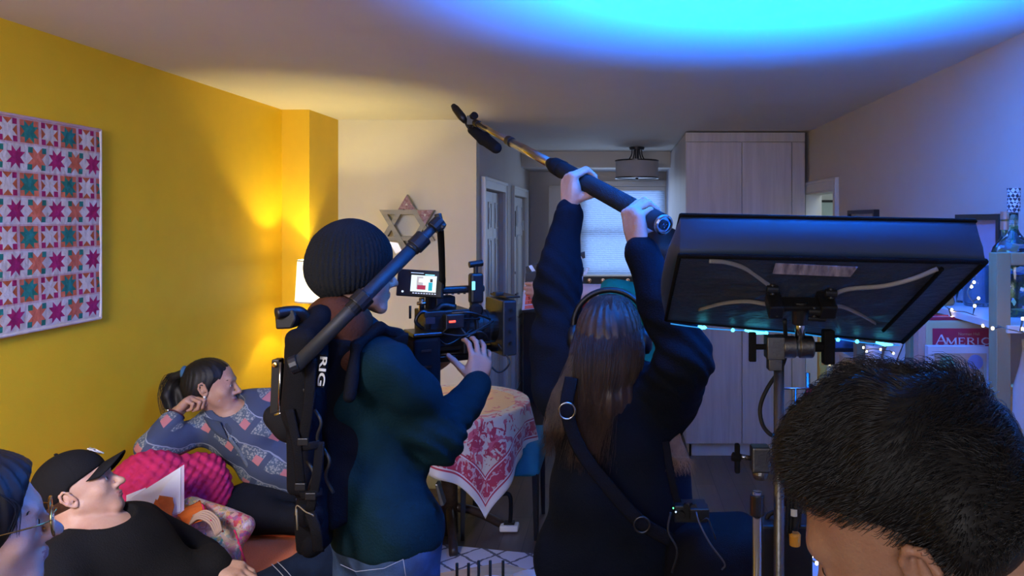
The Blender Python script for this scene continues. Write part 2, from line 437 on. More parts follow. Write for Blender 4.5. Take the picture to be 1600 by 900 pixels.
# ---- kitchen window with cellular shade
win = MB().box((WX0-.06, YB-.03, WZ0-.06), (WX0, YB, WZ1+.06)).box((WX1, YB-.03, WZ0-.06), (WX1+.02, YB, WZ1+.06)).box((WX0, YB-.03, WZ1), (WX1, YB, WZ1+.06)).box((WX0-.06, YB-.05, WZ0-.06), (WX1+.02, YB, WZ0)).build('window_1', M['white'], bevel=.003)
struct(win)
m = MB(); m.box((WX0, YB+.06, WZ0), (WX1, YB+.09, WZ0+.05)); m.box((WX0, YB+.06, WZ1-.05), (WX1, YB+.09, WZ1)); m.box((WX0, YB+.06, 1.62), (WX1, YB+.09, 1.67))
m.box((WX0, YB+.06, WZ0), (WX0+.05, YB+.09, WZ1)); m.box((WX1-.05, YB+.06, WZ0), (WX1, YB+.09, WZ1)); m.build('sash', M['white'], win, bevel=.003)
sky = mat('daylit_glass', (.3, .4, .6), .1, emit=(.26, .46, .95), estr=2.2, var=.1)
MB().box((WX0+.05, YB+.07, WZ0+.05), (WX1-.05, YB+.08, WZ1-.05)).build('pane', sky, win)
def shade_mat():
    m = bpy.data.materials.new('shade_fabric'); m.use_nodes = True; nt = m.node_tree; nt.nodes.clear()
    out = nt.nodes.new('ShaderNodeOutputMaterial'); d = nt.nodes.new('ShaderNodeBsdfDiffuse'); t = nt.nodes.new('ShaderNodeBsdfTranslucent')
    a = nt.nodes.new('ShaderNodeMixShader'); a.inputs[0].default_value = .55
    d.inputs[0].default_value = (.55, .58, .62, 1); t.inputs[0].default_value = (.8, .85, .9, 1)
    nt.links.new(d.outputs[0], a.inputs[1]); nt.links.new(t.outputs[0], a.inputs[2])
    tc = nt.nodes.new('ShaderNodeTexCoord'); n = nt.nodes.new('ShaderNodeTexNoise'); n.inputs['Scale'].default_value = 90
    nt.links.new(tc.outputs['Object'], n.inputs[0]); bp = nt.nodes.new('ShaderNodeBump'); bp.inputs['Strength'].default_value = .3
    nt.links.new(n.outputs[0], bp.inputs['Height']); nt.links.new(bp.outputs[0], d.inputs['Normal']); nt.links.new(a.outputs[0], out.inputs[0]); return m
m = MB(); n = 44
vs = []; 
for i in range(2*n+1):
    z = WZ1-.03-(WZ1-WZ0-.05)*i/(2*n); y = YB+.012+(.011 if i % 2 else 0)
    vs += [(WX0+.008, y, z), (WX1-.008, y, z)]
m.add(vs, [(2*i, 2*i+1, 2*i+3, 2*i+2) for i in range(2*n)])
bl = m.build('cellular_shade', shade_mat(), fix=False)
tag(bl, 'pale pleated window shade glowing with daylight in the kitchen window', 'window shade')
MB().box((WX0+.004, YB-.002, WZ1-.045), (WX1-.004, YB+.04, WZ1-.002)).build('shade_rail', M['white'], bl, bevel=.003)
MB().box((WX0+.006, YB+.002, WZ0+.004), (WX1-.006, YB+.03, WZ0+.03)).build('bottom_rail', M['white'], bl, bevel=.003)
# ---- wardrobe / pantry wall of pale wood laminate
def laminate(name, c1, c2):
    m = bpy.data.materials.new(name); m.use_nodes = True; nt = m.node_tree; b = nt.nodes['Principled BSDF']
    tc = nt.nodes.new('ShaderNodeTexCoord'); mp = nt.nodes.new('ShaderNodeMapping'); mp.inputs['Scale'].default_value = (22, 22, 1.3)
    nt.links.new(tc.outputs['Object'], mp.inputs[0])
    n = nt.nodes.new('ShaderNodeTexNoise'); n.inputs['Scale'].default_value = 1.0; n.inputs['Detail'].default_value = 9; n.inputs['Roughness'].default_value = .65; n.inputs['Distortion'].default_value = .6
    nt.links.new(mp.outputs[0], n.inputs[0]); cr = nt.nodes.new('ShaderNodeValToRGB')
    cr.color_ramp.elements[0].position = .32; cr.color_ramp.elements[0].color = tuple(c1)+(1,)
    cr.color_ramp.elements[1].position = .68; cr.color_ramp.elements[1].color = tuple(c2)+(1,)
    nt.links.new(n.outputs[0], cr.inputs[0]); nt.links.new(cr.outputs[0], b.inputs['Base Color']); b.inputs['Roughness'].default_value = .5
    return m
lam = laminate('pale_wood_laminate', (.48, .44, .46), (.64, .60, .61))
W0, W1, WY = .507, 1.395, 5.5
wr = thing('wardrobe', 'tall built-in cabinet of pale wood laminate reaching the ceiling', 'cabinet', ((W0+W1)/2, WY, 0))
MB().box((W0, WY+.022, .10), (W1, 7.77, 2.428)).build('carcass', lam, wr)
MB().box((W0-.004, WY, 2.362), (W1, WY+.021, 2.43)).build('crown_panel', lam, wr)
MB().box((W0+.03, WY+.05, .0), (W1, WY+.07, .10)).box((W0+.03, WY+.05, 0), (W0+.045, 7.7, .10)).build('toe_kick', M['white'], wr)
xs = [W0, W0+.417, 1.297]
for i in range(2):
    MB().box((xs[i]+.002, WY, .105), (xs[i+1]-.002, WY+.02, 2.356)).build('door', lam, wr, bevel=.0015)
MB().box((1.30, WY+.004, .10), (W1, WY+.021, 2.356)).build('filler_panel', lam, wr)
# ---- stove, with its backguard of three lit knobs under the window
st = thing('kitchen_stove', 'pale kitchen stove with dark knob panel below the window', 'stove', (.0, 7.2, 0))
enam = mat('cream_enamel', (.62, .57, .50), .35, var=.05)
MB().box((-.38, 6.75, .1), (.38, 7.70, .90)).build('body', enam, st, bevel=.01)
MB().box((-.38, 7.66, .90), (.38, 7.74, 1.20)).build('backguard', enam, st, bevel=.008)
MB().box((-.37, 7.645, 1.105), (.37, 7.66, 1.185)).build('control_panel', M['black'], st, bevel=.002)
copper = mat('copper_knob', (.75, .45, .30), .25, metal=1, var=.1)
for x in (-.30, -.16, -.05, .1, .25):
    MB().lathe([(.026, 0), (.022, .02), (.012, .024)], (x, 7.645, 1.145), 18, axis=(0, -1, 0)).build('knob', copper, st, smooth=True)
MB().box((-.35, 6.73, .25), (.35, 6.75, .78)).box((-.3, 6.69, .74), (.3, 6.71, .76)).build('oven_door', enam, st, bevel=.004)
cn = thing('kitchen_counter', 'dark base cabinet beside the pale stove', 'cabinet', (-.66, 7.3, 0))
MB().box((-.92, 7.15, 0), (-.40, 7.77, .88)).build('body', mat('dark_cabinet', (.05, .04, .04), .5, var=.3), cn)
MB().box((-.93, 7.12, .88), (-.39, 7.78, .92)).build('worktop', mat('dark_worktop', (.10, .09, .09), .3, var=.4), cn, bevel=.004)
# red pot on the stove
pt = thing('cooking_pot', 'dark red cooking pot on the stove', 'pot', (-.27, 6.98, .9))
red = mat('red_enamel', (.35, .015, .03), .25, var=.1)
MB().lathe([(.09, 0), (.11, .02), (.115, .12), (.118, .125), (.108, .125), (.1, .03), (0, .02)], (-.27, 6.98, .901), 28).build('pot_body', red, pt, smooth=True)
MB().lathe([(.117, 0), (.10, .022), (.03, .035), (0, .036)], (-.27, 6.98, 1.026), 28).sphere((-.27, 6.98, 1.07), .016).build('lid', red, pt, smooth=True)
# tall narrow pantry left of the window (pale panel)
pn = MB().box((-.72, 7.62, 0.93), (-.47, 7.79, 2.13)).box((-.72, 7.605, .95), (-.475, 7.62, 2.11)).build('wall_cabinet', M['grey_wall'], bevel=.004)
tag(pn, 'narrow plain wall cabinet left of the kitchen window', 'cabinet')
# ---- semi flush ceiling lamp
cl = thing('ceiling_lamp', 'unlit drum shade ceiling lamp on dark curved arms in the kitchen', 'ceiling lamp', (.17, 6.72, H))
c = Vector((.17, 6.72, 0))
MB().lathe([(.065, H-.025), (.07, H-.001)], c, 28).lathe([(.02, H-.12), (.02, H-.02)], c, 16).build('canopy', M['darkmetal'], cl, smooth=False)
for k in range(4):
    a = k*math.pi/2+.5; dx, dy = math.cos(a), math.sin(a)
    MB().tube(catmull([c+Vector((dx*.05, dy*.05, H-.02)), c+Vector((dx*.055, dy*.055, H-.07)), c+Vector((dx*.085, dy*.085, H-.118)), c+Vector((dx*.10, dy*.10, H-.13))], 5), .006, 8).build('arm', M['darkmetal'], cl, smooth=True)
shade = mat('grey_lamp_fabric', (.50, .48, .50), .8, bump=.2, bscale=300, var=.1)
MB().lathe([(.195, H-.28), (.195, H-.125), (.188, H-.125), (.188, H-.28), (.195, H-.28)], c, 48, cap=False).build('lamp_shade', shade, cl, smooth=False)
MB().lathe([(.2, H-.132), (.2, H-.120), (.186, H-.12), (.186, H-.132), (.2, H-.132)], c, 48, cap=False).lathe([(.2, H-.288), (.2, H-.276), (.186, H-.276), (.186, H-.288), (.2, H-.288)], c, 48, cap=False).build('rim', M['darkmetal'], cl)
MB().lathe([(.186, H-.279), (.186, H-.273)], c, 48).build('diffuser', mat('frosted_diffuser', (.6, .6, .62), .5, var=.03), cl)
MB().lathe([(0, H-.30), (.014, H-.292), (.014, H-.28)], c, 16).build('finial', M['darkmetal'], cl, smooth=True)
# ================================================================ softbox on its stand (main blue light)
def lerp(a, b, t): return Vector(a)*(1-t)+Vector(b)*t
sbf = mat('softbox_black_fabric', (.030, .038, .060), .5, bump=.35, bscale=45, var=.3, stretch=(1, 1, 3))
silver = mat('softbox_silver_lining', (.6, .6, .62), .35, metal=.6, var=.1)
diff = mat('softbox_diffuser', (.3, .4, .6), .8, emit=(0.0, .16, 1.0), estr=6)
sb = thing('softbox', 'wide black fabric softbox glowing blue at the ceiling on a grip stand', 'softbox', (.41, 1.56, 1.6))
NL, NR = P(1062, 398, 1.37), P(1540, 408, 1.37)         # near seam
FL, FR = P(1040, 500, 1.74), P(1410, 534, 1.74)         # far seam
up = (FL-NL).cross(NR-NL).normalized(); up = up if up.z > 0 else -up
RNL, RNR = P(1064, 336, 1.40), P(1524, 345, 1.40)
RFL, RFR = FL+up*.10, FR+up*.10
# skirt: four walls with a little thickness
m = MB(); nseg = 24
def wallstrip(a, b, c, d, bow, n=nseg):
    # a-b lower edge, d-c upper edge
    vs = []; 
    for i in range(n+1):
        t = i/n
        for j in range(7):
            s = j/6; p = lerp(lerp(a, b, t), lerp(d, c, t), s)
            p += bow*math.sin(math.pi*s)*math.sin(math.pi*t)**.4
            vs.append(p)
    return vs, [(i*7+j, (i+1)*7+j, (i+1)*7+j+1, i*7+j+1) for i in range(n) for j in range(6)]
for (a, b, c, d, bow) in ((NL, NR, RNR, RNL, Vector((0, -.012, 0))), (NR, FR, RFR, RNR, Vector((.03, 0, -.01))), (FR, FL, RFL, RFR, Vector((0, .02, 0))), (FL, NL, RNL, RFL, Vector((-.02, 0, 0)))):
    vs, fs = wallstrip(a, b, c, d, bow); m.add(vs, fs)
o = m.build('skirt', mat('softbox_skirt_blue_spill', (.012, .030, .075), .6, var=.08, bump=.05, bscale=20), sb, smooth=False); s = o.modifiers.new('thick', 'SOLIDIFY'); s.thickness = .004; s.offset = -1  # black fabric; the ceiling's blue spill is tinted into its colour
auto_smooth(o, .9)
# back: shallow pyramid to the ring, with wrinkles
ring = P(1245, 474, 1.47)
def backpt(s, t):
    p = lerp(lerp(NL, NR, s), lerp(FL, FR, s), t)
    q = ring+Vector(((s-.5)*.12, 0, 0))
    k = max(0, 1-2*max(abs(s-.5), abs(t-.5)))
    p = p*(1-k)+(ring+Vector((0, 0, .005)))*k
    # sagging panels and puckers
    w = .012*math.sin(math.pi*s)*math.sin(math.pi*t)
    n = mnoise.noise(Vector((s*9, t*5, .3)))*.010+mnoise.noise(Vector((s*26+t*9, t*11, 2.3)))*.005
    e = min(1, 6*min(s, 1-s, t, 1-t))
    return p-up*(w+n*e)
N1, N2 = 90, 50
vs = [backpt(i/N1, j/N2) for i in range(N1+1) for j in range(N2+1)]
fs = [(i*(N2+1)+j, i*(N2+1)+j+1, (i+1)*(N2+1)+j+1, (i+1)*(N2+1)+j) for i in range(N1) for j in range(N2)]
MB().add(vs, fs).build('back_panel', sbf, sb, smooth=True)
# border band on the lower right corner and hems
m = MB(); m.tube([NL-up*.002, NR-up*.002], .005, 8).tube([NR, FR], .006, 8).tube([FR, FL], .004, 8).tube([FL, NL], .004, 8).tube([RNL, RNR], .004, 8).tube([RNR, RFR], .004, 8).tube([RFR, RFL], .004, 8).tube([RFL, RNL], .004, 8)
m.build('hem', M['nylon'], sb, smooth=True)
# diffuser
m = MB(); m.add([lerp(NL, RNL, .8)+Vector((.004, .006, 0)), lerp(NR, RNR, .8)+Vector((-.004, .006, 0)), lerp(FR, RFR, .8)+Vector((-.004, -.006, 0)), lerp(FL, RFL, .8)+Vector((.004, -.006, 0))], [(0, 1, 2, 3)])
m.build('diffuser', diff, sb, fix=False)
softl = area('softbox_light', tuple(lerp(lerp(RNL, RFR, .5), lerp(NL, FR, .5), .2)), tuple(lerp(lerp(RNL, RFR, .5), lerp(NL, FR, .5), .2)+Vector((-.03, .22, 1))), .40, .26, SOFT_POWER, (0.0, .16, 1.0)); softl.data.spread = SOFT_SPREAD
# glowing strip and dots stand in for light leaking through the far hem
strip = mat('blue_light_leak', (.1, .3, .6), .5, emit=(.0, .35, 1.0), estr=.5)
leakm = mat('blue_leak_spot', (.1, .4, .6), .5, emit=(.08, .75, 1.0), estr=4)
m = MB(); m.tube([lerp(FL, FR, t)-up*(.006+.004*math.sin(t*9))+Vector((0, -.008, 0)) for t in [i/30*.96+.02 for i in range(31)]], .0016, 6)
m.build('light_leak', strip, sb, smooth=True)
for t in (.16, .28, .42, .56, .72, .80): MB().sphere(lerp(FL, FR, t)-up*.008+Vector((0, -.012, 0)), .0045, n=6).build('leak_spot', leakm, sb, smooth=True)
for (t0, t1) in ((.135, .17), (.33, .42), (.88, .95)):
    MB().tube([lerp(FL, FR, t0)-up*.006+Vector((0, -.010, 0)), lerp(FL, FR, (t0+t1)/2)-up*.009+Vector((0, -.012, 0)), lerp(FL, FR, t1)-up*.008+Vector((0, -.010, 0))], [.002, .0045, .002], 8).build('light_gap', leakm, sb, smooth=True)
MB().tube(catmull([P(1472, 420, 1.375), P(1440, 455, 1.46), P(1380, 517, 1.64)], 6), .004, 8).build('seam', M['nylon'], sb, smooth=True)
# four bowed flat rods
rodm = mat('grey_fibreglass_rod', (.20, .19, .20), .4, var=.1)
def rod(pts, ww=.009):
    pts = catmull(pts, 8); MB().tube([p for p in pts], ww*.5, 8, flat=.35, up=(0, -1, .3)).build('rod', rodm, sb, smooth=True)
rod([P(1213, 455, 1.44), P(1195, 441, 1.43), P(1165, 420, 1.40), P(1135, 410, 1.38), P(1108, 408, 1.37)])
rod([P(1297, 463, 1.44), P(1325, 452, 1.42), P(1380, 447, 1.39), P(1425, 436, 1.37), P(1465, 420, 1.365)])
rod([P(1216, 480, 1.455), P(1190, 474, 1.48), P(1165, 471, 1.50), P(1130, 474, 1.54), P(1092, 484, 1.60)])
rod([P(1300, 478, 1.455), P(1318, 480, 1.48), P(1345, 492, 1.53), P(1368, 505, 1.60)])
# ring bracket with clamps
m = MB(); R0 = P(1245, 472, 1.43)
T = basis(R0, (1, 0, .0), (0, .82, .57), (0, -.57, .82))
m.box((-.05, -.02, -.008), (.065, .012, .004), M=T); m.box((-.058, -.03, -.018), (-.03, .02, .012), M=T); m.box((.04, -.03, -.018), (.072, .02, .012), M=T)
m.build('ring_bracket', M['black'], sb, bevel=.003)
for (u, v) in ((1207, 452), (1214, 486), (1272, 487), (1298, 458)):
    MB().tube([P(u-9, v, 1.415), P(u+9, v+1, 1.415)], .008, 12).tube([P(u, v-8, 1.415), P(u, v+9, 1.415)], .005, 10).build('rod_clamp', M['black'], sb, smooth=False, bevel=.001)
MB().tube([P(1250, 470, 1.43), P(1250, 505, 1.44)], .017, 16).tube([P(1262, 497, 1.43), P(1290, 499, 1.43)], .006, 10).build('light_mount', M['black'], sb, bevel=.002)
# clear-windowed label pocket
pk = mat('shiny_label_pocket', (.08, .07, .12), .15, var=.7, vscale=30, stretch=(3, 1, 1), color2=(.28, .24, .32), bump=.4, bscale=40)
a, b, c, d = P(1212, 411, 1.335), P(1341, 417, 1.335), P(1329, 433, 1.345), P(1207, 428, 1.345)
MB().prism([a, b, c, d], (0, .002, 0)).build('label_pocket', pk, sb, bevel=.0006)
# ---- grip stand holding it
cs = thing('grip_stand', 'tall grey steel stand rising to the softbox', 'light stand', (P(1217, 600, 1.47).x, 1.47, 0))
px = cs.location.x
base = Vector((px, 1.47, 0))
MB().tube([base+Vector((0, 0, .32)), base+Vector((0, 0, 1.55))], .0105, 16).tube([base+Vector((0, 0, .3)), base+Vector((0, 0, 1.0))], .0145, 16).build('pole', M['metal'], cs, smooth=True)
for k in range(3):
    a = k*2.094+.6; d = Vector((math.cos(a), math.sin(a), 0)); z0 = .34+.03*k
    MB().tube(catmull([base+d*.01+Vector((0, 0, z0)), base+d*.12+Vector((0, 0, z0)), base+d*.17+Vector((0, 0, z0-.06)), base+d*.33+Vector((0, 0, .05)), base+d*.42+Vector((0, 0, .0135))], 6), .0125, 12).build('leg', M['chrome'], cs, smooth=True)
def grip_head(u, v, Y, k, parent, side=1):
    """a grip head seen from its side: body disc, T knob, jaw"""
    c = P(u, v, Y); g = MB()
    g.lathe([(.018*k, -.030*k), (.022*k, -.028*k), (.022*k, -.004*k), (.019*k, -.003*k), (.019*k, .003*k), (.022*k, .004*k), (.022*k, .030*k), (.02*k, .032*k)], c, 24, axis=(side, 0, 0))
    g.cbox(c+Vector((-.045*k*side, 0, .0)), (.034*k, .04*k, .044*k)); g.cbox(c+Vector((-.045*k*side, 0, -.03*k)), (.026*k, .028*k, .03*k))
    h = g.build('grip_head', M['metal'], parent, bevel=.002*k); auto_smooth(h, .6)
    MB().tube([c+Vector((.03*k*side, 0, 0)), c+Vector((.06*k*side, 0, 0))], .010*k, 12).cbox(c+Vector((.062*k*side, 0, .0)), (.022*k, .024*k, .068*k)).build('knob', M['blackmatte'], h, bevel=.003*k)
    q = MB().tube([c+Vector((-.06*k*side, 0, 0)), c+Vector((-.085*k*side, 0, .0))], .006*k, 10)
    q.cbox(c+Vector((-.088*k*side, 0, .0)), (.014*k, .012*k, .058*k)); q.build('wing_knob', M['blackmatte'], h, bevel=.003*k)
    return h
g1 = grip_head(1245, 542, 1.46, 1.0, cs)
MB().tube([P(1250, 500, 1.44), P(1250, 530, 1.455)], .0095, 14).build('spigot', M['chrome'], cs, smooth=True)
# second stand with smaller head
c2 = thing('light_stand', 'short chrome stand with an empty grip head and wing knob', 'light stand', (P(1183, 800, 1.46).x, 1.46, 0))
b2 = Vector((c2.location.x, 1.46, 0))
MB().tube([b2+Vector((0, 0, .25)), b2+Vector((0, 0, 1.24))], .0095, 16).build('pole', M['chrome'], c2, smooth=True)
MB().tube([b2+Vector((0, 0, .2)), b2+Vector((0, 0, 1.0))], .0125, 16).tube([b2+Vector((0, 0, 1.195)), b2+Vector((0, 0, 1.235))], .014, 16).build('collar', M['darkmetal'], c2, smooth=False, bevel=.001)
g = MB(); gc = P(1178, 716, 1.455)
g.cbox(gc+Vector((.012, 0, .0)), (.036, .034, .05)); g.lathe([(.012, -.012), (.016, 0), (.012, .012)], gc+Vector((.012, 0, -.03)), 16)
h2 = g.build('grip_head', M['metal'], c2, bevel=.004)
MB().tube([gc+Vector((-.006, 0, .0)), gc+Vector((-.03, 0, .004))], .005, 10).build('screw', M['chrome'], h2, smooth=True)
MB().cbox(gc+Vector((-.033, 0, .0)), (.010, .014, .058)).tube([gc+Vector((-.044, 0, .004)), gc+Vector((-.026, 0, .0))], .009, 12).build('wing_knob', M['blackmatte'], h2, bevel=.003)
for k in range(3):
    a = k*2.094+1.6; d = Vector((math.cos(a), math.sin(a), 0)); z0 = .26+.03*k
    MB().tube(catmull([b2+d*.01+Vector((0, 0, z0)), b2+d*.10+Vector((0, 0, z0)), b2+d*.15+Vector((0, 0, z0-.06)), b2+d*.27+Vector((0, 0, .05)), b2+d*.34+Vector((0, 0, .0115))], 6), .0105, 12).build('leg', M['chrome'], c2, smooth=True)
# cable loop from the softbox and the bundle below
tag(MB().tube(catmull([P(1226, 500, 1.45), P(1228, 545, 1.50), P(1222, 572, 1.51), P(1200, 605, 1.50), P(1188, 635, 1.49), P(1191, 662, 1.48), P(1204, 679, 1.46), P(1222, 684, 1.50), P(1230, 720, 1.52), P(1228, 790, 1.53)], 8), .0042, 10).build('power_cable', M['rubber'], smooth=True),
    'black cable looping beside the softbox stand', 'cable')
bd = thing('cable_bundle', 'bundle of black cables with white tape hanging behind the stand', 'cable', tuple(P(1240, 780, 1.5)))
for k, (u, w) in enumerate(((1228, .004), (1234, .0035), (1241, .0075), (1248, .003))):
    MB().tube(catmull([P(u-3, 680, 1.52), P(u+2*math.sin(k), 730, 1.5), P(u+3, 770+k*6, 1.5), P(u+1, 838-k*5, 1.5)], 6), w, 10).build('cable', M['rubber'], bd, smooth=True)
MB().lathe([(.0085, 0), (.0085, .014)], P(1241, 805, 1.5), 16).build('tape', M['white'], bd)
MB().lathe([(.011, 0), (.012, .022), (.009, .026)], P(1242, 852, 1.5), 16).build('orange_connector', mat('orange_connector', (.75, .32, .03), .4, var=.1), bd, smooth=False, bevel=.001)
bx = thing('power_pack', 'black power pack hanging at the foot of the cables', 'power supply', tuple(P(1222, 900, 1.58)))
m = MB(); a, b = P(1190, 822, 1.58), P(1256, 960, 1.66); m.box((a.x, 1.58, b.z), (b.x, 1.66, a.z)).build('case', M['black'], bx, bevel=.006)
MB().tube(catmull([P(1196, 824, 1.62), P(1200, 806, 1.62), P(1212, 800, 1.62), P(1222, 808, 1.62), P(1226, 824, 1.62)], 5), .005, 10).build('handle', M['rubber'], bx, smooth=True)
MB().tube([P(1217, 826, 1.60), Vector((px, 1.488, P(1217, 826, 1.60).z+.06))], .006, 8).build('hook', M['darkmetal'], bx, smooth=True)
# ================================================================ table lamp in the corner
LX, LY = -1.735, 4.24
lampm = mat('lit_lamp_shade', (.8, .74, .6), .8, emit=(1.0, .85, .50), estr=1.7)
tl = thing('table_lamp', 'lit table lamp with white drum shade in the yellow corner', 'lamp', (LX, LY, .55))
zt, zb = P(0, 406, LY).z, P(0, 470, LY).z
MB().lathe([(.118, zb), (.105, zt), (.102, zt), (.115, zb), (.118, zb)], (LX, LY, 0), 48, cap=False).build('lamp_shade', lampm, tl, smooth=False)
MB().lathe([(.119, zb-.002), (.119, zb+.006), (.1145, zb+.006), (.1145, zb-.002), (.119, zb-.002)], (LX, LY, 0), 48, cap=False).lathe([(.1065, zt-.006), (.1065, zt+.002), (.1005, zt+.002), (.1005, zt-.006), (.1065, zt-.006)], (LX, LY, 0), 48, cap=False).build('shade_rim', M['white'], tl)
MB().lathe([(.08, .55), (.08, .565), (.03, .58), (.05, .65), (.075, .78), (.05, .93), (.018, 1.02), (.014, 1.32), (.0, 1.32)], (LX, LY, 0), 32).build('lamp_base', mat('cream_ceramic', (.6, .55, .42), .2, var=.1), tl, smooth=True)
bulb = mat('warm_bulb', (1, .9, .7), .5, emit=(1, .78, .40), estr=30)
MB().sphere((LX, LY, 1.40), .028, n=8, sc=(1, 1, 1.2)).build('bulb', bulb, tl, smooth=True)
point('table_lamp_light', (LX, LY, 1.425), LAMP_POWER, (1.0, .85, .36), .028)
stb = thing('side_table', 'small dark side table under the lit lamp', 'side table', (LX, LY, 0))
dw = mat('dark_wood', (.05, .03, .02), .4, var=.4, stretch=(1, 8, 8))
MB().cbox((LX, LY, .535), (.36, .30, .03)).build('table_top', dw, stb, bevel=.005)
for sx in (-1, 1):
    for sy in (-1, 1): MB().cbox((LX+sx*.155, LY+sy*.125, .26), (.03, .03, .52)).build('leg', dw, stb, bevel=.003)
# ================================================================ quilt on the yellow wall
qw = mat('quilt_white', (.62, .58, .60), .85, bump=.5, bscale=40, var=.15, vscale=30)
qp = mat('quilt_magenta', (.42, .025, .14), .85, bump=.5, bscale=40, var=.35, vscale=40)
qo = mat('quilt_coral', (.66, .17, .10), .85, bump=.5, bscale=40, var=.25, vscale=40)
qt = mat('quilt_teal', (.03, .22, .19), .85, bump=.5, bscale=40, var=.35, vscale=40)
qs = mat('quilt_pale_pink', (.62, .42, .44), .85, bump=.5, bscale=40, var=.2)
qd = mat('quilt_dark_coral', (.50, .12, .05), .85, bump=.5, bscale=40, var=.3, vscale=40)
def quilt():
    m = MB(); x = XL+.022; ztop = 2.122; yr = 2.838; pitch = .0895; y0 = yr-11.35*pitch
    b = .006
    def pt(y, z): return (x+.0016*math.sin(z*35)+.001*math.sin(y*50), y+(-.0035)*((ztop-z)/.72)*0, z)
    def poly(ps, mi): m.add([pt(a, c) for a, c in ps], [tuple(range(len(ps)))], mi)
    # backing body
    m.box((XL+.002, y0-.01, ztop-8*pitch-.012), (x-.0035, yr+.008, ztop+.006), 0)
    for r in range(8):
        zt = ztop-r*pitch
        k = 0; yy = yr+(.062 if r % 2 == 0 else 0.005)
        while yy-pitch > y0-.001 or k == 0:
            a0, a1 = yy-pitch, yy; z1 = zt; z0 = zt-pitch
            typ = (1 if k % 2 == 0 else 0) if r % 2 == 0 else (2 if k % 2 == 0 else 3)
            bg, star, gs, sash = {0: (1, 0, 5, 4), 1: (2, 3, 5, 4), 2: (0, 1, 0, 0), 3: (3, 2, 0, 0)}[typ]
            def clip(ps):
                out = []
                for i in range(len(ps)):
                    p, q = ps[i], ps[(i+1) % len(ps)]
                    if p[0] <= yr: out.append(p)
                    if (p[0] <= yr) != (q[0] <= yr):
                        t = (yr-p[0])/(q[0]-p[0]); out.append((yr, p[1]+t*(q[1]-p[1])))
                return out
            def pl(ps, mi):
                ps = clip(ps)
                if len(ps) > 2: poly(ps, mi)
            # sashing
            pl([(a0, z0), (a1, z0), (a1, z0+b), (a0, z0+b)], sash); pl([(a0, z1-b), (a1, z1-b), (a1, z1), (a0, z1)], sash)
            pl([(a0, z0+b), (a0+b, z0+b), (a0+b, z1-b), (a0, z1-b)], sash); pl([(a1-b, z0+b), (a1, z0+b), (a1, z1-b), (a1-b, z1-b)], sash)
            u0, w0 = a0+b, z0+b; s = (pitch-2*b)/4
            G = lambda i, j: (u0+i*s, w0+j*s)
            for (i, j) in ((0, 0), (3, 0), (3, 3), (0, 3)): pl([G(i, j), G(i+1, j), G(i+1, j+1), G(i, j+1)], bg)
            pl([G(1, 1), G(3, 1), G(3, 3), G(1, 3)], star)
            pl([G(1, 4), G(3, 4), G(2, 3)], gs); pl([G(1, 4), G(1, 3), G(2, 3)], star); pl([G(3, 4), G(3, 3), G(2, 3)], star)
            pl([G(1, 0), G(3, 0), G(2, 1)], gs); pl([G(1, 0), G(1, 1), G(2, 1)], star); pl([G(3, 0), G(3, 1), G(2, 1)], star)
            pl([G(0, 1), G(0, 3), G(1, 2)], gs); pl([G(0, 1), G(1, 1), G(1, 2)], star); pl([G(0, 3), G(1, 3), G(1, 2)], star)
            pl([G(4, 1), G(4, 3), G(3, 2)], gs); pl([G(4, 1), G(3, 1), G(3, 2)], star); pl([G(4, 3), G(3, 3), G(3, 2)], star)
            yy -= pitch; k += 1
    m.tube([(x-.002, yr+.004, ztop+.003), (x-.002, yr+.004, ztop-8*pitch-.006)], .006, 8, 0); m.tube([(x-.002, yr+.004, ztop+.003), (x-.002, y0-.004, ztop+.003)], .006, 8, 4)
    m.tube([(x-.002, yr+.004, ztop-8*pitch-.006), (x-.002, y0-.004, ztop-8*pitch-.006)], .006, 8, 0)
    o = m.build('wall_quilt', [qw, qp, qo, qt, qs, qd], fix=False)
    tag(o, 'patchwork quilt of magenta, coral and teal stars hung on the yellow wall', 'quilt')
quilt()
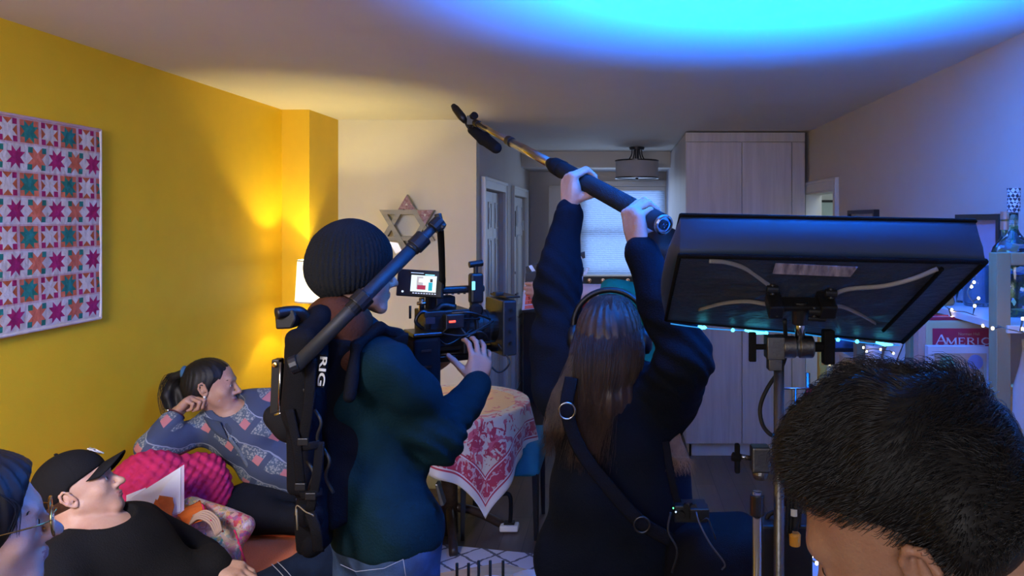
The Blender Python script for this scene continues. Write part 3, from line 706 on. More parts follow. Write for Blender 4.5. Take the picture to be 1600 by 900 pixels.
# ================================================================ six-pointed star on the beige wall
def star_obj():
    c = P(637, 352, 4.83); yaw = .12
    bx_, by_, bz_ = Vector((math.cos(yaw), math.sin(yaw), 0)), Vector((math.sin(yaw), -math.cos(yaw), 0)), Vector((0, 0, 1))
    T = basis(c, bx_, bz_, by_)      # local x right, y up, z towards the room
    R = .202; wd = .058
    th = thing('wall_star', 'six-pointed star of pale wood with maroon mosaic points on the beige wall', 'wall ornament', tuple(c))
    wood = mat('pale_star_wood', (.27, .24, .15), .4, var=.3, stretch=(1, 1, 6)); side = mat('whitewashed_wood', (.62, .60, .52), .5, var=.1)
    mos = mat('maroon_mosaic', (.22, .07, .08), .3, var=.6, vscale=60, color2=(.42, .30, .32), bump=.6, bscale=120)
    def tri(a0, R, n=3): return [Vector((R*math.cos(a0+i*2*math.pi/3), R*math.sin(a0+i*2*math.pi/3), 0)) for i in range(3)]
    def tri_frame(a0, z0, z1, nm):
        A = tri(a0, R); B = tri(a0, R-wd); m = MB(T)
        for i in range(3):
            j = (i+1) % 3
            m.add([A[i]+Vector((0, 0, z0)), A[j]+Vector((0, 0, z0)), B[j]+Vector((0, 0, z0)), B[i]+Vector((0, 0, z0)),
                   A[i]+Vector((0, 0, z1)), A[j]+Vector((0, 0, z1)), B[j]+Vector((0, 0, z1)), B[i]+Vector((0, 0, z1))],
                  [(0, 1, 2, 3), (4, 7, 6, 5), (0, 4, 5, 1), (3, 2, 6, 7)], 0)
        o = m.build(nm, [wood, side], th, bevel=.0)
        return o
    tri_frame(math.pi/2, -.03, .028, 'upward_triangle'); tri_frame(-math.pi/2, -.03, .034, 'downward_triangle')
    # mosaic points: top and right
    a = R/math.sqrt(3)
    hx = [Vector((a*math.cos(math.pi/3*i), a*math.sin(math.pi/3*i), .037)) for i in range(6)]
    top = Vector((0, R, .037)); rt = Vector((R*math.cos(math.pi/6), R*math.sin(math.pi/6), .037))
    for tip, p, q in ((top, hx[1], hx[2]), (rt, hx[0], hx[1])):
        s = .92; cc = (tip+p+q)/3
        pts = [cc+(k-cc)*s for k in (tip, p, q)]
        MB(T).prism(pts, (0, 0, .008)).build('mosaic_point', mos, th)
        dd = cc+Vector((0, 0, .008)); MB(T).prism([dd+(k-cc)*.16 for k in (tip, p, q)], (0, 0, .003)).build('inlay', side, th)
    # mirror strip on lower left bar
    MB(T).prism([Vector((-.11, -.105, .036)), Vector((-.055, -.115, .036)), Vector((-.03, -.165, .036)), Vector((-.07, -.185, .036))], (0, 0, .003)).build('mirror_piece', mat('mirror_piece', (.9, .9, .88), .35, metal=.3, var=.1), th)
star_obj()
# ================================================================ daybed along the yellow wall
db = thing('daybed', 'low daybed along the yellow wall under an orange cover', 'sofa', (-1.5, 2.3, 0))
of = mat('orange_cotton_cover', (.95, .27, .10), .85, bump=.3, bscale=150, var=.12, sheen=.2)
seat = union([rbox((-1.515, 1.80, .30), (.49, 1.38, .165), .05)], .01)
nets(inflate(seat, .0, folds(3, .010, 9, (1, 1, .6))), .016, 'cover', of, db)
MB().box((-1.98, .45, .03), (-1.08, 3.62, .15)).build('bed_frame', dw, db, bevel=.01)
nets(inflate(rbox((-1.53, 3.40, .295), (.46, .23, .15), .05), 0, folds(4, .006, 9)), .02, 'mattress', mat('dark_mattress', (.05, .05, .07), .9, var=.3), db)
for x in (-1.94, -1.12):
    for y in (.5, 3.56): MB().cbox((x, y, .016), (.06, .06, .032)).build('leg', dw, db)
# raised fold of the cover near its far edge
fold = union([rcone((-1.93, 3.12, .468), (-1.68, 3.10, .478), .035, .032), rcone((-1.68, 3.10, .478), (-1.40, 3.08, .474), .032, .026), rcone((-1.40, 3.08, .474), (-1.09, 3.10, .455), .026, .02)], .02)
nets(inflate(fold, .0, folds(9, .006, 16)), .008, 'cover_fold', of, db)
# pink chunky knit cushion
pk_ = mat('pink_knit', (.66, .035, .13), .9, var=.35, vscale=25, sheen=.3)
def knit(Q):
    s = 34.0
    a = np.sin(Q[:, 1]*s*2.6+Q[:, 0]*s*1.2)*np.sin(Q[:, 2]*s*3.4+.6*np.sin(Q[:, 1]*s*2.6)); b = np.sin(Q[:, 0]*s*2.8)*np.sin(Q[:, 2]*s*3.4)
    return .0042*(a*.7+b*.5)
def knit_lattice(Q):
    p = 6.2832/.040; u = Q[:, 0]*.75+Q[:, 1]*.65; v = Q[:, 2]
    a = np.abs(np.sin((u+v)*p*.5)); b = np.abs(np.sin((u-v)*p*.5))
    return .009*(1-np.maximum(a, b))-.006*np.minimum(a, b)+.002*np.sin(u*p*2.1)*np.sin(v*p*2.3)
cu = union([ell((-1.82, 2.86, .70), (.17, .15, .185)), ell((-1.69, 2.98, .66), (.115, .12, .175)), ell((-1.90, 2.78, .60), (.09, .14, .13))], .08)
cz = nets(inflate(cu, .0, lambda Q: folds(5, .008, 7)(Q)+knit_lattice(Q)), .0065, 'pink_cushion', pk_)
tag(cz, 'large pink chunky knit cushion against the yellow wall', 'cushion')
cr_ = nets(inflate(ell((-1.84, 2.12, .72), (.12, .20, .24)), 0, lambda Q: folds(6, .006, 9)(Q)+knit_lattice(Q)), .009, 'coral_cushion', mat('coral_knit', (.62, .07, .06), .9, var=.3, vscale=25))
tag(cr_, 'coral knit cushion behind the person in the black cap', 'cushion')
# patchwork tote bag
def patch_mat():
    m = bpy.data.materials.new('mirrored_patchwork'); m.use_nodes = True; nt = m.node_tree; b = nt.nodes['Principled BSDF']
    tc = nt.nodes.new('ShaderNodeTexCoord'); mp = nt.nodes.new('ShaderNodeMapping'); mp.inputs['Rotation'].default_value = (.0, .35, .5)
    nt.links.new(tc.outputs['Object'], mp.inputs[0])
    def vor(scale, metric='CHEBYCHEV', feat='F1'):
        v = nt.nodes.new('ShaderNodeTexVoronoi'); v.distance = metric; v.feature = feat; v.inputs['Scale'].default_value = scale; nt.links.new(mp.outputs[0], v.inputs['Vector']); return v
    def ramp(src, cols):
        r = nt.nodes.new('ShaderNodeValToRGB'); r.color_ramp.interpolation = 'CONSTANT'; n = len(cols)
        r.color_ramp.elements[0].color = cols[0]+(1,); r.color_ramp.elements[1].position = 1/n; r.color_ramp.elements[1].color = cols[1]+(1,)
        for i in range(2, n): e = r.color_ramp.elements.new(i/n); e.color = cols[i]+(1,)
        nt.links.new(src, r.inputs[0]); return r
    def sep(v):
        s = nt.nodes.new('ShaderNodeSeparateColor'); nt.links.new(v.outputs['Color'], s.inputs[0]); return s.outputs[0]
    pal = [(.55, .10, .30), (.10, .28, .42), (.62, .52, .48), (.45, .06, .05), (.08, .30, .24), (.55, .28, .50), (.60, .34, .10), (.62, .45, .55)]
    pal2 = [(.62, .12, .38), (.08, .16, .40), (.70, .60, .55), (.62, .30, .05), (.05, .28, .22), (.5, .42, .62), (.55, .05, .12), (.66, .56, .2)]
    v1 = vor(17); v2 = vor(75); v3 = vor(150, 'EUCLIDEAN')
    r1 = ramp(sep(v1), pal); r2 = ramp(sep(v2), pal2)
    mx = nt.nodes.new('ShaderNodeMix'); mx.data_type = 'RGBA'; mx.inputs[0].default_value = .48
    nt.links.new(r1.outputs[0], mx.inputs[6]); nt.links.new(r2.outputs[0], mx.inputs[7])
    ve = vor(17, 'EUCLIDEAN', 'DISTANCE_TO_EDGE'); 
    mr = nt.nodes.new('ShaderNodeMath'); mr.operation = 'LESS_THAN'; mr.inputs[1].default_value = .035; nt.links.new(ve.outputs['Distance'], mr.inputs[0])
    m2 = nt.nodes.new('ShaderNodeMix'); m2.data_type = 'RGBA'; m2.inputs[7].default_value = (.5, .36, .28, 1)
    nt.links.new(mr.outputs[0], m2.inputs[0]); nt.links.new(mx.outputs[2], m2.inputs[6]); nt.links.new(m2.outputs[2], b.inputs['Base Color'])
    bp = nt.nodes.new('ShaderNodeBump'); bp.inputs['Strength'].default_value = .5; bp.inputs['Distance'].default_value = .004
    nt.links.new(v3.outputs['Distance'], bp.inputs['Height']); nt.links.new(bp.outputs[0], b.inputs['Normal']); b.inputs['Roughness'].default_value = .6
    return m
tb = thing('patchwork_bag', 'soft patchwork bag with embroidered squares and orange lining', 'bag', (-1.50, 2.62, .47))
Rb = np.array(Euler((math.radians(-24), math.radians(14), math.radians(-14))).to_matrix())
body = union([rbox((-1.475, 2.61, .62), (.155, .045, .15), .04, Rb), ell((-1.45, 2.56, .56), (.13, .08, .10))], .05)
nets(inflate(body, 0, folds(12, .011, 13)), .007, 'bag_body', patch_mat(), tb)
orl = mat('orange_lining', (.72, .16, .03), .8, bump=.3, var=.3, vscale=20)
m = MB()
def cloth_patch(cs, name, mt, seed, thick=.004, amp=.006, par=None, bow=.018):
    n = 14; m = MB(); vs = []
    for i in range(n+1):
        for j in range(n+1):
            s_, t_ = i/n, j/n; p = lerp(lerp(cs[0], cs[1], s_), lerp(cs[3], cs[2], s_), t_)
            p += Vector((0, -bow*math.sin(math.pi*s_)*math.sin(math.pi*t_), 0))+Vector((mnoise.noise(p*22+Vector((seed, 0, 0))), mnoise.noise(p*22+Vector((0, seed, 0))), mnoise.noise(p*22+Vector((0, 0, seed)))))*amp
            vs.append(p)
    m.add(vs, [(i*(n+1)+j, (i+1)*(n+1)+j, (i+1)*(n+1)+j+1, i*(n+1)+j+1) for i in range(n) for j in range(n)])
    o = m.build(name, mt, par or tb, smooth=True); q = o.modifiers.new('t', 'SOLIDIFY'); q.thickness = thick; return o
cloth_patch([P(250, 775, 2.60), P(272, 779, 2.59), P(268, 834, 2.45), P(226, 822, 2.49)], 'lining_flap', orl, 1)
cloth_patch([P(246, 780, 2.58), P(232, 812, 2.50), P(256, 850, 2.42), P(262, 806, 2.50)], 'lining_flap', orl, 2)
cloth_patch([P(277, 800, 2.59), P(312, 781, 2.61), P(330, 808, 2.50), P(288, 820, 2.48)], 'lining_flap', orl, 3)
cloth_patch([P(312, 781, 2.61), P(322, 792, 2.58), P(350, 832, 2.50), P(330, 812, 2.48)], 'embroidered_edge', pk_, 4)
m = MB()
for k in range(5): m.tube(catmull([P(294+k*2, 822-k*4, 2.485+k*.006), P(310+k*3, 810-k*3, 2.48+k*.006), P(328+k*3, 818-k*2, 2.475+k*.006), P(338+k*2, 838-k*2, 2.47)], 5), .0038, 8)
m.build('ribbed_trim', mat('cream_ribbed_trim', (.5, .34, .26), .8, var=.2), tb, smooth=True)
for k in range(7):
    p = P(366+k*3, 828+k*9, 2.52-.01*k); MB().tube([p, p+Vector((.012, -.004, -.02))], [.004, .0015], 6).build('tassel', pk_, tb, smooth=True)
# papers in a clear sleeve leaning on the pink cushion
pm = mat('white_paper', (.78, .80, .84), .6, var=.03)
sl = thing('script_sleeve', 'white script pages in a clear sleeve leaning on the pink cushion', 'document', tuple(P(245, 790, 2.68)))
a, b, c, d = P(288, 726, 2.72), P(288, 800, 2.58), P(205, 830, 2.50), P(184, 792, 2.60)
MB().prism([a, b, c, d], (.002, -.004, .002)).build('sleeve', mat('clear_sleeve', (.72, .60, .68), .15, var=.05), sl, bevel=.001)
ce = (a+b+c+d)/4; o_ = Vector((.0, -.008, .003))
MB().prism([ce+(k-ce)*.93+o_ for k in (a, b, c, d)], (.0005, -.003, .001)).build('page', pm, sl)
MB().prism([P(198, 774, 2.63), P(228, 762, 2.66), P(226, 775, 2.63), P(198, 788, 2.6)], (.0, -.002, .001)).build('loose_page', pm, sl)
# lavender cloth on the bed edge
lv = nets(inflate(union([ell(P(472, 772, 3.20), (.05, .06, .035)), ell(P(466, 784, 3.2), (.035, .05, .03))], .03), 0, folds(21, .008, 45)), .005, 'crumpled_cloth', mat('lavender_cloth', (.40, .34, .60), .8, var=.4, vscale=40))
tag(lv, 'small crumpled lavender cloth lying on the daybed edge', 'cloth')
bk = nets(inflate(union([ell(P(372, 802, 3.2), (.07, .06, .035)), ell(P(395, 806, 3.22), (.06, .06, .03))], .03), 0, folds(22, .008, 40)), .006, 'floral_scarf', mat('floral_scarf', (.28, .30, .52), .8, var=.6, vscale=35, color2=(.35, .22, .18)))
tag(bk, 'crumpled floral scarf between the pink cushion and dark trousers', 'scarf')
# ================================================================ round table and its cloth
TX, TY, TR, TZ = -.95, 4.14, .43, .75
tt = thing('round_table', 'round dining table hidden under the red and gold cloth', 'table', (TX, TY, 0))
MB().lathe([(TR-.01, TZ-.03), (TR-.01, TZ-.004)], (TX, TY, 0), 48).build('table_top', dw, tt, bevel=.003)
MB().lathe([(.05, .02), (.045, .3), (.06, .5), (.09, .72)], (TX, TY, 0), 20).build('pedestal', dw, tt, smooth=True)
for k in range(4):
    a = k*math.pi/2+.3; d = Vector((math.cos(a), math.sin(a), 0)); c0 = Vector((TX, TY, 0))
    MB().tube(catmull([c0+d*.03+Vector((0, 0, .16)), c0+d*.15+Vector((0, 0, .12)), c0+d*.30+Vector((0, 0, .026))], 6), .024, 10).build('foot', dw, tt, smooth=True)
def cloth_mat():
    """square cloth 1.36 m: UV gives its own pattern: gold centre medallion, cream field with crimson bouquets, crimson border, cream hem"""
    m = bpy.data.materials.new('woven_floral_cloth'); m.use_nodes = True; nt = m.node_tree; b = nt.nodes['Principled BSDF']; L = nt.links
    uv = nt.nodes.new('ShaderNodeUVMap')
    def math_(op, a, b_=None, c_=None):
        n = nt.nodes.new('ShaderNodeMath'); n.operation = op
        for i, x in enumerate((a, b_, c_)):
            if x is None: continue
            if isinstance(x, (int, float)): n.inputs[i].default_value = x
            else: L.new(x, n.inputs[i])
        return n.outputs[0]
    sp = nt.nodes.new('ShaderNodeSeparateXYZ'); L.new(uv.outputs[0], sp.inputs[0])
    x = math_('SUBTRACT', sp.outputs[0], .5); y = math_('SUBTRACT', sp.outputs[1], .5)
    ax = math_('ABSOLUTE', x); ay = math_('ABSOLUTE', y); ch = math_('MAXIMUM', ax, ay)
    rr = math_('SQRT', math_('ADD', math_('MULTIPLY', x, x), math_('MULTIPLY', y, y)))
    mp = nt.nodes.new('ShaderNodeMapping'); L.new(uv.outputs[0], mp.inputs[0])
    def noise(sc, det=3, dist=0.0):
        n = nt.nodes.new('ShaderNodeTexNoise'); n.inputs['Scale'].default_value = sc; n.inputs['Detail'].default_value = det; n.inputs['Distortion'].default_value = dist; L.new(mp.outputs[0], n.inputs[0]); return n.outputs[0]
    def mix(f, a, c):
        n = nt.nodes.new('ShaderNodeMix'); n.data_type = 'RGBA'; L.new(f, n.inputs[0])
        for k, q in ((6, a), (7, c)):
            if isinstance(q, tuple): n.inputs[k].default_value = q+(1,)
            else: L.new(q, n.inputs[k])
        return n.outputs[2]
    cream, gold, crim, rose, pale = (.60, .52, .38), (.72, .44, .10), (.42, .022, .045), (.58, .10, .12), (.66, .60, .50)
    n1, n2, n3 = noise(16, 2, 1.6), noise(34, 2, 1.2), noise(9, 1, .6)
    # bouquet region: noise threshold strongest on the middle of each side and the corners
    dg = math_('ABSOLUTE', math_('SUBTRACT', ax, ay))
    def blob(cx, cy, r):
        a = math_('SUBTRACT', ax if cx >= 0 else x, abs(cx)); b2 = math_('SUBTRACT', ay, cy)
        d = math_('SQRT', math_('ADD', math_('MULTIPLY', a, a), math_('MULTIPLY', b2, b2)))
        return math_('SUBTRACT', 1.0, math_('DIVIDE', d, r))
    bq = math_('MAXIMUM', blob(.27, .27, .20), math_('MAXIMUM', blob(0, .30, .12), blob(.30, 0, .12)))
    flo = math_('GREATER_THAN', math_('ADD', n1, math_('MULTIPLY', bq, .22)), .68)
    lea = math_('GREATER_THAN', math_('ADD', n2, math_('MULTIPLY', bq, .24)), .72)
    scroll = math_('GREATER_THAN', n2, .63)
    field = mix(scroll, cream, (.50, .38, .24)); field = mix(flo, field, rose); field = mix(lea, field, crim)
    medr = math_('ADD', rr, math_('MULTIPLY', math_('SUBTRACT', n3, .5), .04))
    inner = math_('LESS_THAN', medr, .27); gfield = mix(math_('GREATER_THAN', n1, .62), gold, (.60, .12, .04))
    gfield = mix(math_('LESS_THAN', math_('ADD', ax, ay), .13), gfield, (.62, .05, .03)); gfield = mix(math_('LESS_THAN', rr, .055), gfield, (.75, .42, .08)); gfield = mix(math_('LESS_THAN', rr, .03), gfield, (.55, .03, .03))
    col = mix(inner, field, gfield)
    # border
    bmask = math_('GREATER_THAN', ch, .385); bcol = mix(math_('GREATER_THAN', n2, .54), crim, (.55, .36, .30)); col = mix(bmask, col, bcol)
    for w0, w1, c_ in ((.385, .391, crim), (.391, .396, pale), (.456, .461, pale), (.461, .468, crim), (.468, .6, pale)):
        k = math_('MULTIPLY', math_('GREATER_THAN', ch, w0), math_('LESS_THAN', ch, w1)); col = mix(k, col, c_)
    L.new(col, b.inputs['Base Color']); b.inputs['Roughness'].default_value = .55; b.inputs['Sheen Weight'].default_value = .3
    bp = nt.nodes.new('ShaderNodeBump'); bp.inputs['Strength'].default_value = .35; bp.inputs['Distance'].default_value = .003; L.new(noise(60, 3), bp.inputs['Height']); L.new(bp.outputs[0], b.inputs['Normal'])
    return m
def tablecloth():
    S = 1.36; N = 96; rot = math.atan2(-.36, .27)-math.pi/4     # a corner points to the viewer
    vs = []; uvs = []
    for i in range(N+1):
        for j in range(N+1):
            u, v = i/N, j/N; x, y = (u-.5)*S, (v-.5)*S
            r = math.hypot(x, y); a = math.atan2(y, x)+rot
            if r <= TR: q = Vector((TX+r*math.cos(a), TY+r*math.sin(a), TZ+.002))
            else:
                e = r-TR; fl = min(1, e/.25)
                rad = TR+.012+.05*(1-math.exp(-e*6))*.6 + fl*(.028*math.sin(a*8+.6)+.012*math.sin(a*17+1.2))
                drop = e - .010*fl
                q = Vector((TX+rad*math.cos(a), TY+rad*math.sin(a), TZ+.002-drop*.985+.003))
                if e < .02: q.z = TZ+.002-e*e*20
            vs.append(q); uvs.append((u, v))
    fs = [(i*(N+1)+j, (i+1)*(N+1)+j, (i+1)*(N+1)+j+1, i*(N+1)+j+1) for i in range(N) for j in range(N)]
    me = bpy.data.meshes.new('tablecloth'); me.from_pydata([tuple(q) for q in vs], [], fs)
    ul = me.uv_layers.new(name='UVMap')
    for l in me.loops: ul.data[l.index].uv = uvs[l.vertex_index]
    o = link('tablecloth', me, cloth_mat()); s = o.modifiers.new('thick', 'SOLIDIFY'); s.thickness = .0025; s.offset = 1
    tag(o, 'gold, cream and crimson floral cloth draped over the round table', 'tablecloth')
tablecloth()
# ---- teal dining chairs
teal = mat('teal_velvet', (.02, .20, .30), .75, bump=.2, var=.2, sheen=.6); bleg = mat('black_chair_leg', (.015, .015, .02), .35, var=.2)
def dining_chair(loc, rz, label, seat_h=.47):
    c = thing('dining_chair', label, 'chair', loc); T = Matrix.Translation(loc) @ Matrix.Rotation(rz, 4, 'Z')
    Rr = np.array(Matrix.Rotation(rz, 3, 'Z')); t3 = T.to_3x3()
    W = lambda x, y, z: T @ Vector((x, y, z))
    nets(rbox(W(0, 0, seat_h-.05), (.215, .21, .05), .028, Rr), .012, 'seat', teal, c)
    nets(union([rbox(W(0, .215, seat_h+.16), (.21, .028, .19), .025, Rr)]), .012, 'backrest', teal, c)
    for sx in (-1, 1):
        MB().tube([W(sx*.19, -.185, 0), W(sx*.185, -.18, seat_h-.09)], [.013, .02], 4).build('leg', bleg, c)
        MB().tube([W(sx*.185, .24, 0), W(sx*.18, .20, seat_h-.09)], [.013, .02], 4).build('leg', bleg, c)
    return c
dining_chair((-1.50, 3.86, 0), math.radians(200), 'teal dining chair between the daybed and the round table', .46)
so = thing('upholstered_stool', 'teal upholstered stool with black legs under the right of the cloth', 'stool', (-.66, 4.27, 0))
nets(rbox((-.66, 4.27, .445), (.225, .20, .095), .03), .012, 'seat', teal, so)
for sx in (-1, 1):
    for sy in (-1, 1): MB().tube([(-.66+sx*.205, 4.27+sy*.185, 0), (-.66+sx*.20, 4.27+sy*.175, .37)], [.014, .022], 4).build('leg', bleg, so)
hk = thing('floor_squeegee', 'small black handled floor squeegee with white foot standing under the table', 'squeegee', tuple(P(796, 830, 4.2)))
fz = 0; q0 = Vector((P(796, 830, 4.2).x, 4.2, 0))
MB().cbox(q0+Vector((0, 0, .026)), (.105, .07, .035)).build('foot', pm, hk, bevel=.008)
MB().cbox(q0+Vector((0, 0, .05)), (.06, .04, .012)).tube(catmull([q0+Vector((.004, 0, .05)), q0+Vector((.008, 0, .12)), q0+Vector((.006, 0, .19)), q0+Vector((-.01, 0, .215)), q0+Vector((-.045, 0, .212))], 6), .012, 12).build('handle', M['rubber'], hk, smooth=False, bevel=.001)
# ---- rug
def rug_mat():
    m = bpy.data.materials.new('lattice_rug'); m.use_nodes = True; nt = m.node_tree; b = nt.nodes['Principled BSDF']; L = nt.links
    tc = nt.nodes.new('ShaderNodeTexCoord'); mp = nt.nodes.new('ShaderNodeMapping'); mp.inputs['Rotation'].default_value = (0, 0, math.radians(45)); L.new(tc.outputs['Object'], mp.inputs[0])
    n = nt.nodes.new('ShaderNodeTexNoise'); n.inputs['Scale'].default_value = 30; L.new(tc.outputs['Object'], n.inputs[0])
    br = nt.nodes.new('ShaderNodeTexBrick'); br.offset = 0; br.inputs['Scale'].default_value = 1; br.inputs['Brick Width'].default_value = .125; br.inputs['Row Height'].default_value = .125; br.inputs['Mortar Size'].default_value = .007
    br.inputs['Color1'].default_value = (.66, .63, .62, 1); br.inputs['Color2'].default_value = (.60, .58, .58, 1); br.inputs['Mortar'].default_value = (.13, .12, .13, 1)
    mx = nt.nodes.new('ShaderNodeMix'); mx.data_type = 'VECTOR'; mx.inputs[0].default_value = .02; L.new(mp.outputs[0], mx.inputs[4]); L.new(n.outputs[1], mx.inputs[5]); L.new(mx.outputs[1], br.inputs[0])
    L.new(br.outputs[0], b.inputs['Base Color']); b.inputs['Roughness'].default_value = .95
    bp = nt.nodes.new('ShaderNodeBump'); bp.inputs['Strength'].default_value = .6; L.new(n.outputs[0], bp.inputs['Height']); L.new(bp.outputs[0], b.inputs['Normal']); return m
m = MB(); m.prism([(-1.02, 4.02, .001), (.10, 3.78, .001), (.40, 1.3, .001), (-1.02, 1.3, .001)], (0, 0, .012))
tag(m.build('rug', rug_mat(), bevel=.004), 'white rug with a thin dark diamond lattice on the dark floor', 'rug')
# ---- small coffee table with a black slatted stand and open papers
ct = thing('coffee_table', 'light wood coffee table at the bottom edge in front of the camera operator', 'table', (-.58, 2.55, 0))
lw = mat('light_oak', (.62, .40, .20), .45, var=.25, stretch=(1, 10, 10))
CZ = .40; A0 = P(685, 889, 2.90); 
pts = [Vector((-.70, 2.88, CZ-.03)), Vector((-.47, 2.97, CZ-.03)), Vector((-.30, 2.88, CZ-.03)), Vector((-.32, 2.25, CZ-.03)), Vector((-.86, 2.25, CZ-.03))]
MB().prism(pts, (0, 0, .03)).build('table_top', lw, ct, bevel=.008)
for (x, y) in ((-.66, 2.82), (-.36, 2.80), (-.38, 2.30), (-.80, 2.30)): MB().tube([(x, y, 0), (x, y, CZ-.03)], [.014, .02], 12).build('leg', lw, ct, smooth=True)
rk = thing('black_rack', 'small black rack with five upright rods on the coffee table', 'rack', (-.58, 2.72, CZ))
zt = CZ+.115
for u in (714, 732, 748, 766, 786):
    x = P(u, 0, 2.74).x; MB().tube([(x, 2.74, CZ+.012), (x, 2.74, P(0, 880 if u < 740 else 876, 2.74).z)], .0055, 10).build('rod', M['black'], rk, smooth=True)
MB().box((P(700, 0, 2.74).x, 2.70, CZ+.001), (P(796, 0, 2.74).x, 2.78, CZ+.013)).build('base', M['black'], rk, bevel=.002)
pp = thing('open_booklet', 'open white booklet lit blue beside the black rack', 'booklet', (-.36, 2.68, CZ+.001))
def leafpage(x0, x1, y0, y1, lift, nm):
    m = MB(); n = 10; vs = []
    for i in range(n+1):
        t = i/n; z = CZ+.004+lift*math.sin(math.pi*t*.8)
        vs += [(x0+(x1-x0)*t, y0, z), (x0+(x1-x0)*t+.01, y1, z+.004)]
    m.add(vs, [(2*i, 2*i+2, 2*i+3, 2*i+1) for i in range(n)]); o = m.build(nm, pm, pp, smooth=True, fix=False); s = o.modifiers.new('t', 'SOLIDIFY'); s.thickness = .004; return o
leafpage(-.425, -.300, 2.62, 2.84, .022, 'page_block'); leafpage(-.425, -.53, 2.60, 2.80, .016, 'page_block')
# ================================================================ tall shelf unit on the right wall
wd_ = mat('tan_shelf_wood', (.30, .20, .10), .5, var=.2, stretch=(8, 8, 1), vscale=4); wdt = mat('shelf_board_white', (.62, .62, .64), .4, var=.05); yw = mat('yellow_wood', (.70, .46, .08), .5, var=.1)
SX0, SX1 = 1.10, 1.425; YS = [2.11, 2.73, 3.34, 3.95]; ZS = [.12, .47, .80, 1.13, 1.48]
sh = thing('shelf_unit', 'tall open shelf unit of tan posts and white boards on the right wall', 'shelf', (1.26, 3.0, 0))
for i, y in enumerate(YS):
    top = 1.685 if i == 0 else 1.46
    MB().box((SX0-.026, y-.022, 0), (SX0+.014, y+.025, top)).build('post', yw if i == 3 else wd_, sh, bevel=.002)
    MB().box((SX1-.03, y-.02, 0), (SX1, y+.02, top)).build('post', wd_, sh, bevel=.002)
MB().box((SX0+.014, YS[0]-.024, 1.650), (SX1, YS[0]+.028, 1.685)).build('top_rail', wd_, sh, bevel=.002)
for z in ZS: MB().box((SX0-.0, YS[0]-.03, z-.022), (SX1, YS[-1]+.03, z)).build('shelf_board', wdt, sh, bevel=.002)
# wine / spirit bottles on the top shelf
def bottle_prof(h, r, neck=.013, sh_=.62):
    return [(0, 0), (r*.96, 0), (r, .006), (r, h*sh_), (r*.85, h*(sh_+.07)), (neck*1.25, h*(sh_+.17)), (neck, h*(sh_+.2)), (neck, h-.008), (neck*1.2, h-.006), (neck*1.2, h)]
def paint_mat(name, a, b, c):
    m = bpy.data.materials.new(name); m.use_nodes = True; nt = m.node_tree; p = nt.nodes['Principled BSDF']; L = nt.links
    tc = nt.nodes.new('ShaderNodeTexCoord'); v = nt.nodes.new('ShaderNodeTexVoronoi'); v.inputs['Scale'].default_value = 42; L.new(tc.outputs['Object'], v.inputs[0])
    n = nt.nodes.new('ShaderNodeTexNoise'); n.inputs['Scale'].default_value = 30; L.new(tc.outputs['Object'], n.inputs[0])
    r = nt.nodes.new('ShaderNodeValToRGB'); r.color_ramp.interpolation = 'CONSTANT'; r.color_ramp.elements[0].color = a+(1,); r.color_ramp.elements[1].color = b+(1,); r.color_ramp.elements[1].position = .35; e = r.color_ramp.elements.new(.65); e.color = c+(1,)
    s = nt.nodes.new('ShaderNodeSeparateColor'); L.new(v.outputs['Color'], s.inputs[0]); L.new(s.outputs[0], r.inputs[0]); L.new(r.outputs[0], p.inputs['Base Color'])
    g = nt.nodes.new('ShaderNodeMath'); g.operation = 'LESS_THAN'; g.inputs[1].default_value = .61; L.new(n.outputs[0], g.inputs[0]); L.new(g.outputs[0], p.inputs['Transmission Weight']); p.inputs['Roughness'].default_value = .08
    return m
glp = paint_mat('painted_glass_leaves', (.10, .40, .30), (.55, .55, .15), (.05, .20, .45)); glq = paint_mat('painted_glass_blue', (.70, .75, .80), (.15, .3, .6), (.25, .45, .25))
Z1 = 1.4805
def bottle(name, label, u, Y, h, r, body, capm=None, caph=0):
    x = P(u, 0, Y).x; b = thing(name, label, 'bottle', (x, Y, Z1))
    MB().lathe([(a, z) for a, z in bottle_prof(h, r)], (x, Y, Z1), 36).build('glass', body, b, smooth=False).data.polygons.foreach_set('use_smooth', [True]*(36*9+2))
    return b, x
b1, x1 = bottle('glass_bottle', 'tall bottle painted with green leaves, brown neck, beside the shelf post', 1571, 2.45, .30, .045, glp)
MB().lathe([(.0155, .265), (.0155, .326), (.0, .326)], (x1, 2.45, Z1), 24).build('neck_foil', mat('brown_foil', (.45, .28, .20), .3, metal=.6, var=.1), b1, smooth=False)
b2_, x2 = bottle('glass_bottle', 'clear painted bottle with a black and white checked stopper at the right edge', 1584, 2.29, .33, .048, glq)
ck = bpy.data.materials.new('checked_stopper'); ck.use_nodes = True; nt = ck.node_tree; cht = nt.nodes.new('ShaderNodeTexChecker'); cht.inputs['Scale'].default_value = 105; cht.inputs[1].default_value = (.015, .02, .04, 1); cht.inputs[2].default_value = (.6, .65, .7, 1)
tcn = nt.nodes.new('ShaderNodeTexCoord'); mpn = nt.nodes.new('ShaderNodeMapping'); mpn.inputs['Rotation'].default_value = (.78, .6, .2); nt.links.new(tcn.outputs['Object'], mpn.inputs[0]); nt.links.new(mpn.outputs[0], cht.inputs[0]); nt.links.new(cht.outputs[0], nt.nodes['Principled BSDF'].inputs['Base Color'])
xs_ = P(1576, 0, 2.24).x
MB().lathe([(.0175, .322), (.0185, .328), (.0185, .388), (.0195, .39), (.0195, .397), (.0, .397)], (x2, 2.29, Z1), 28).build('stopper', ck, b2_, smooth=False)
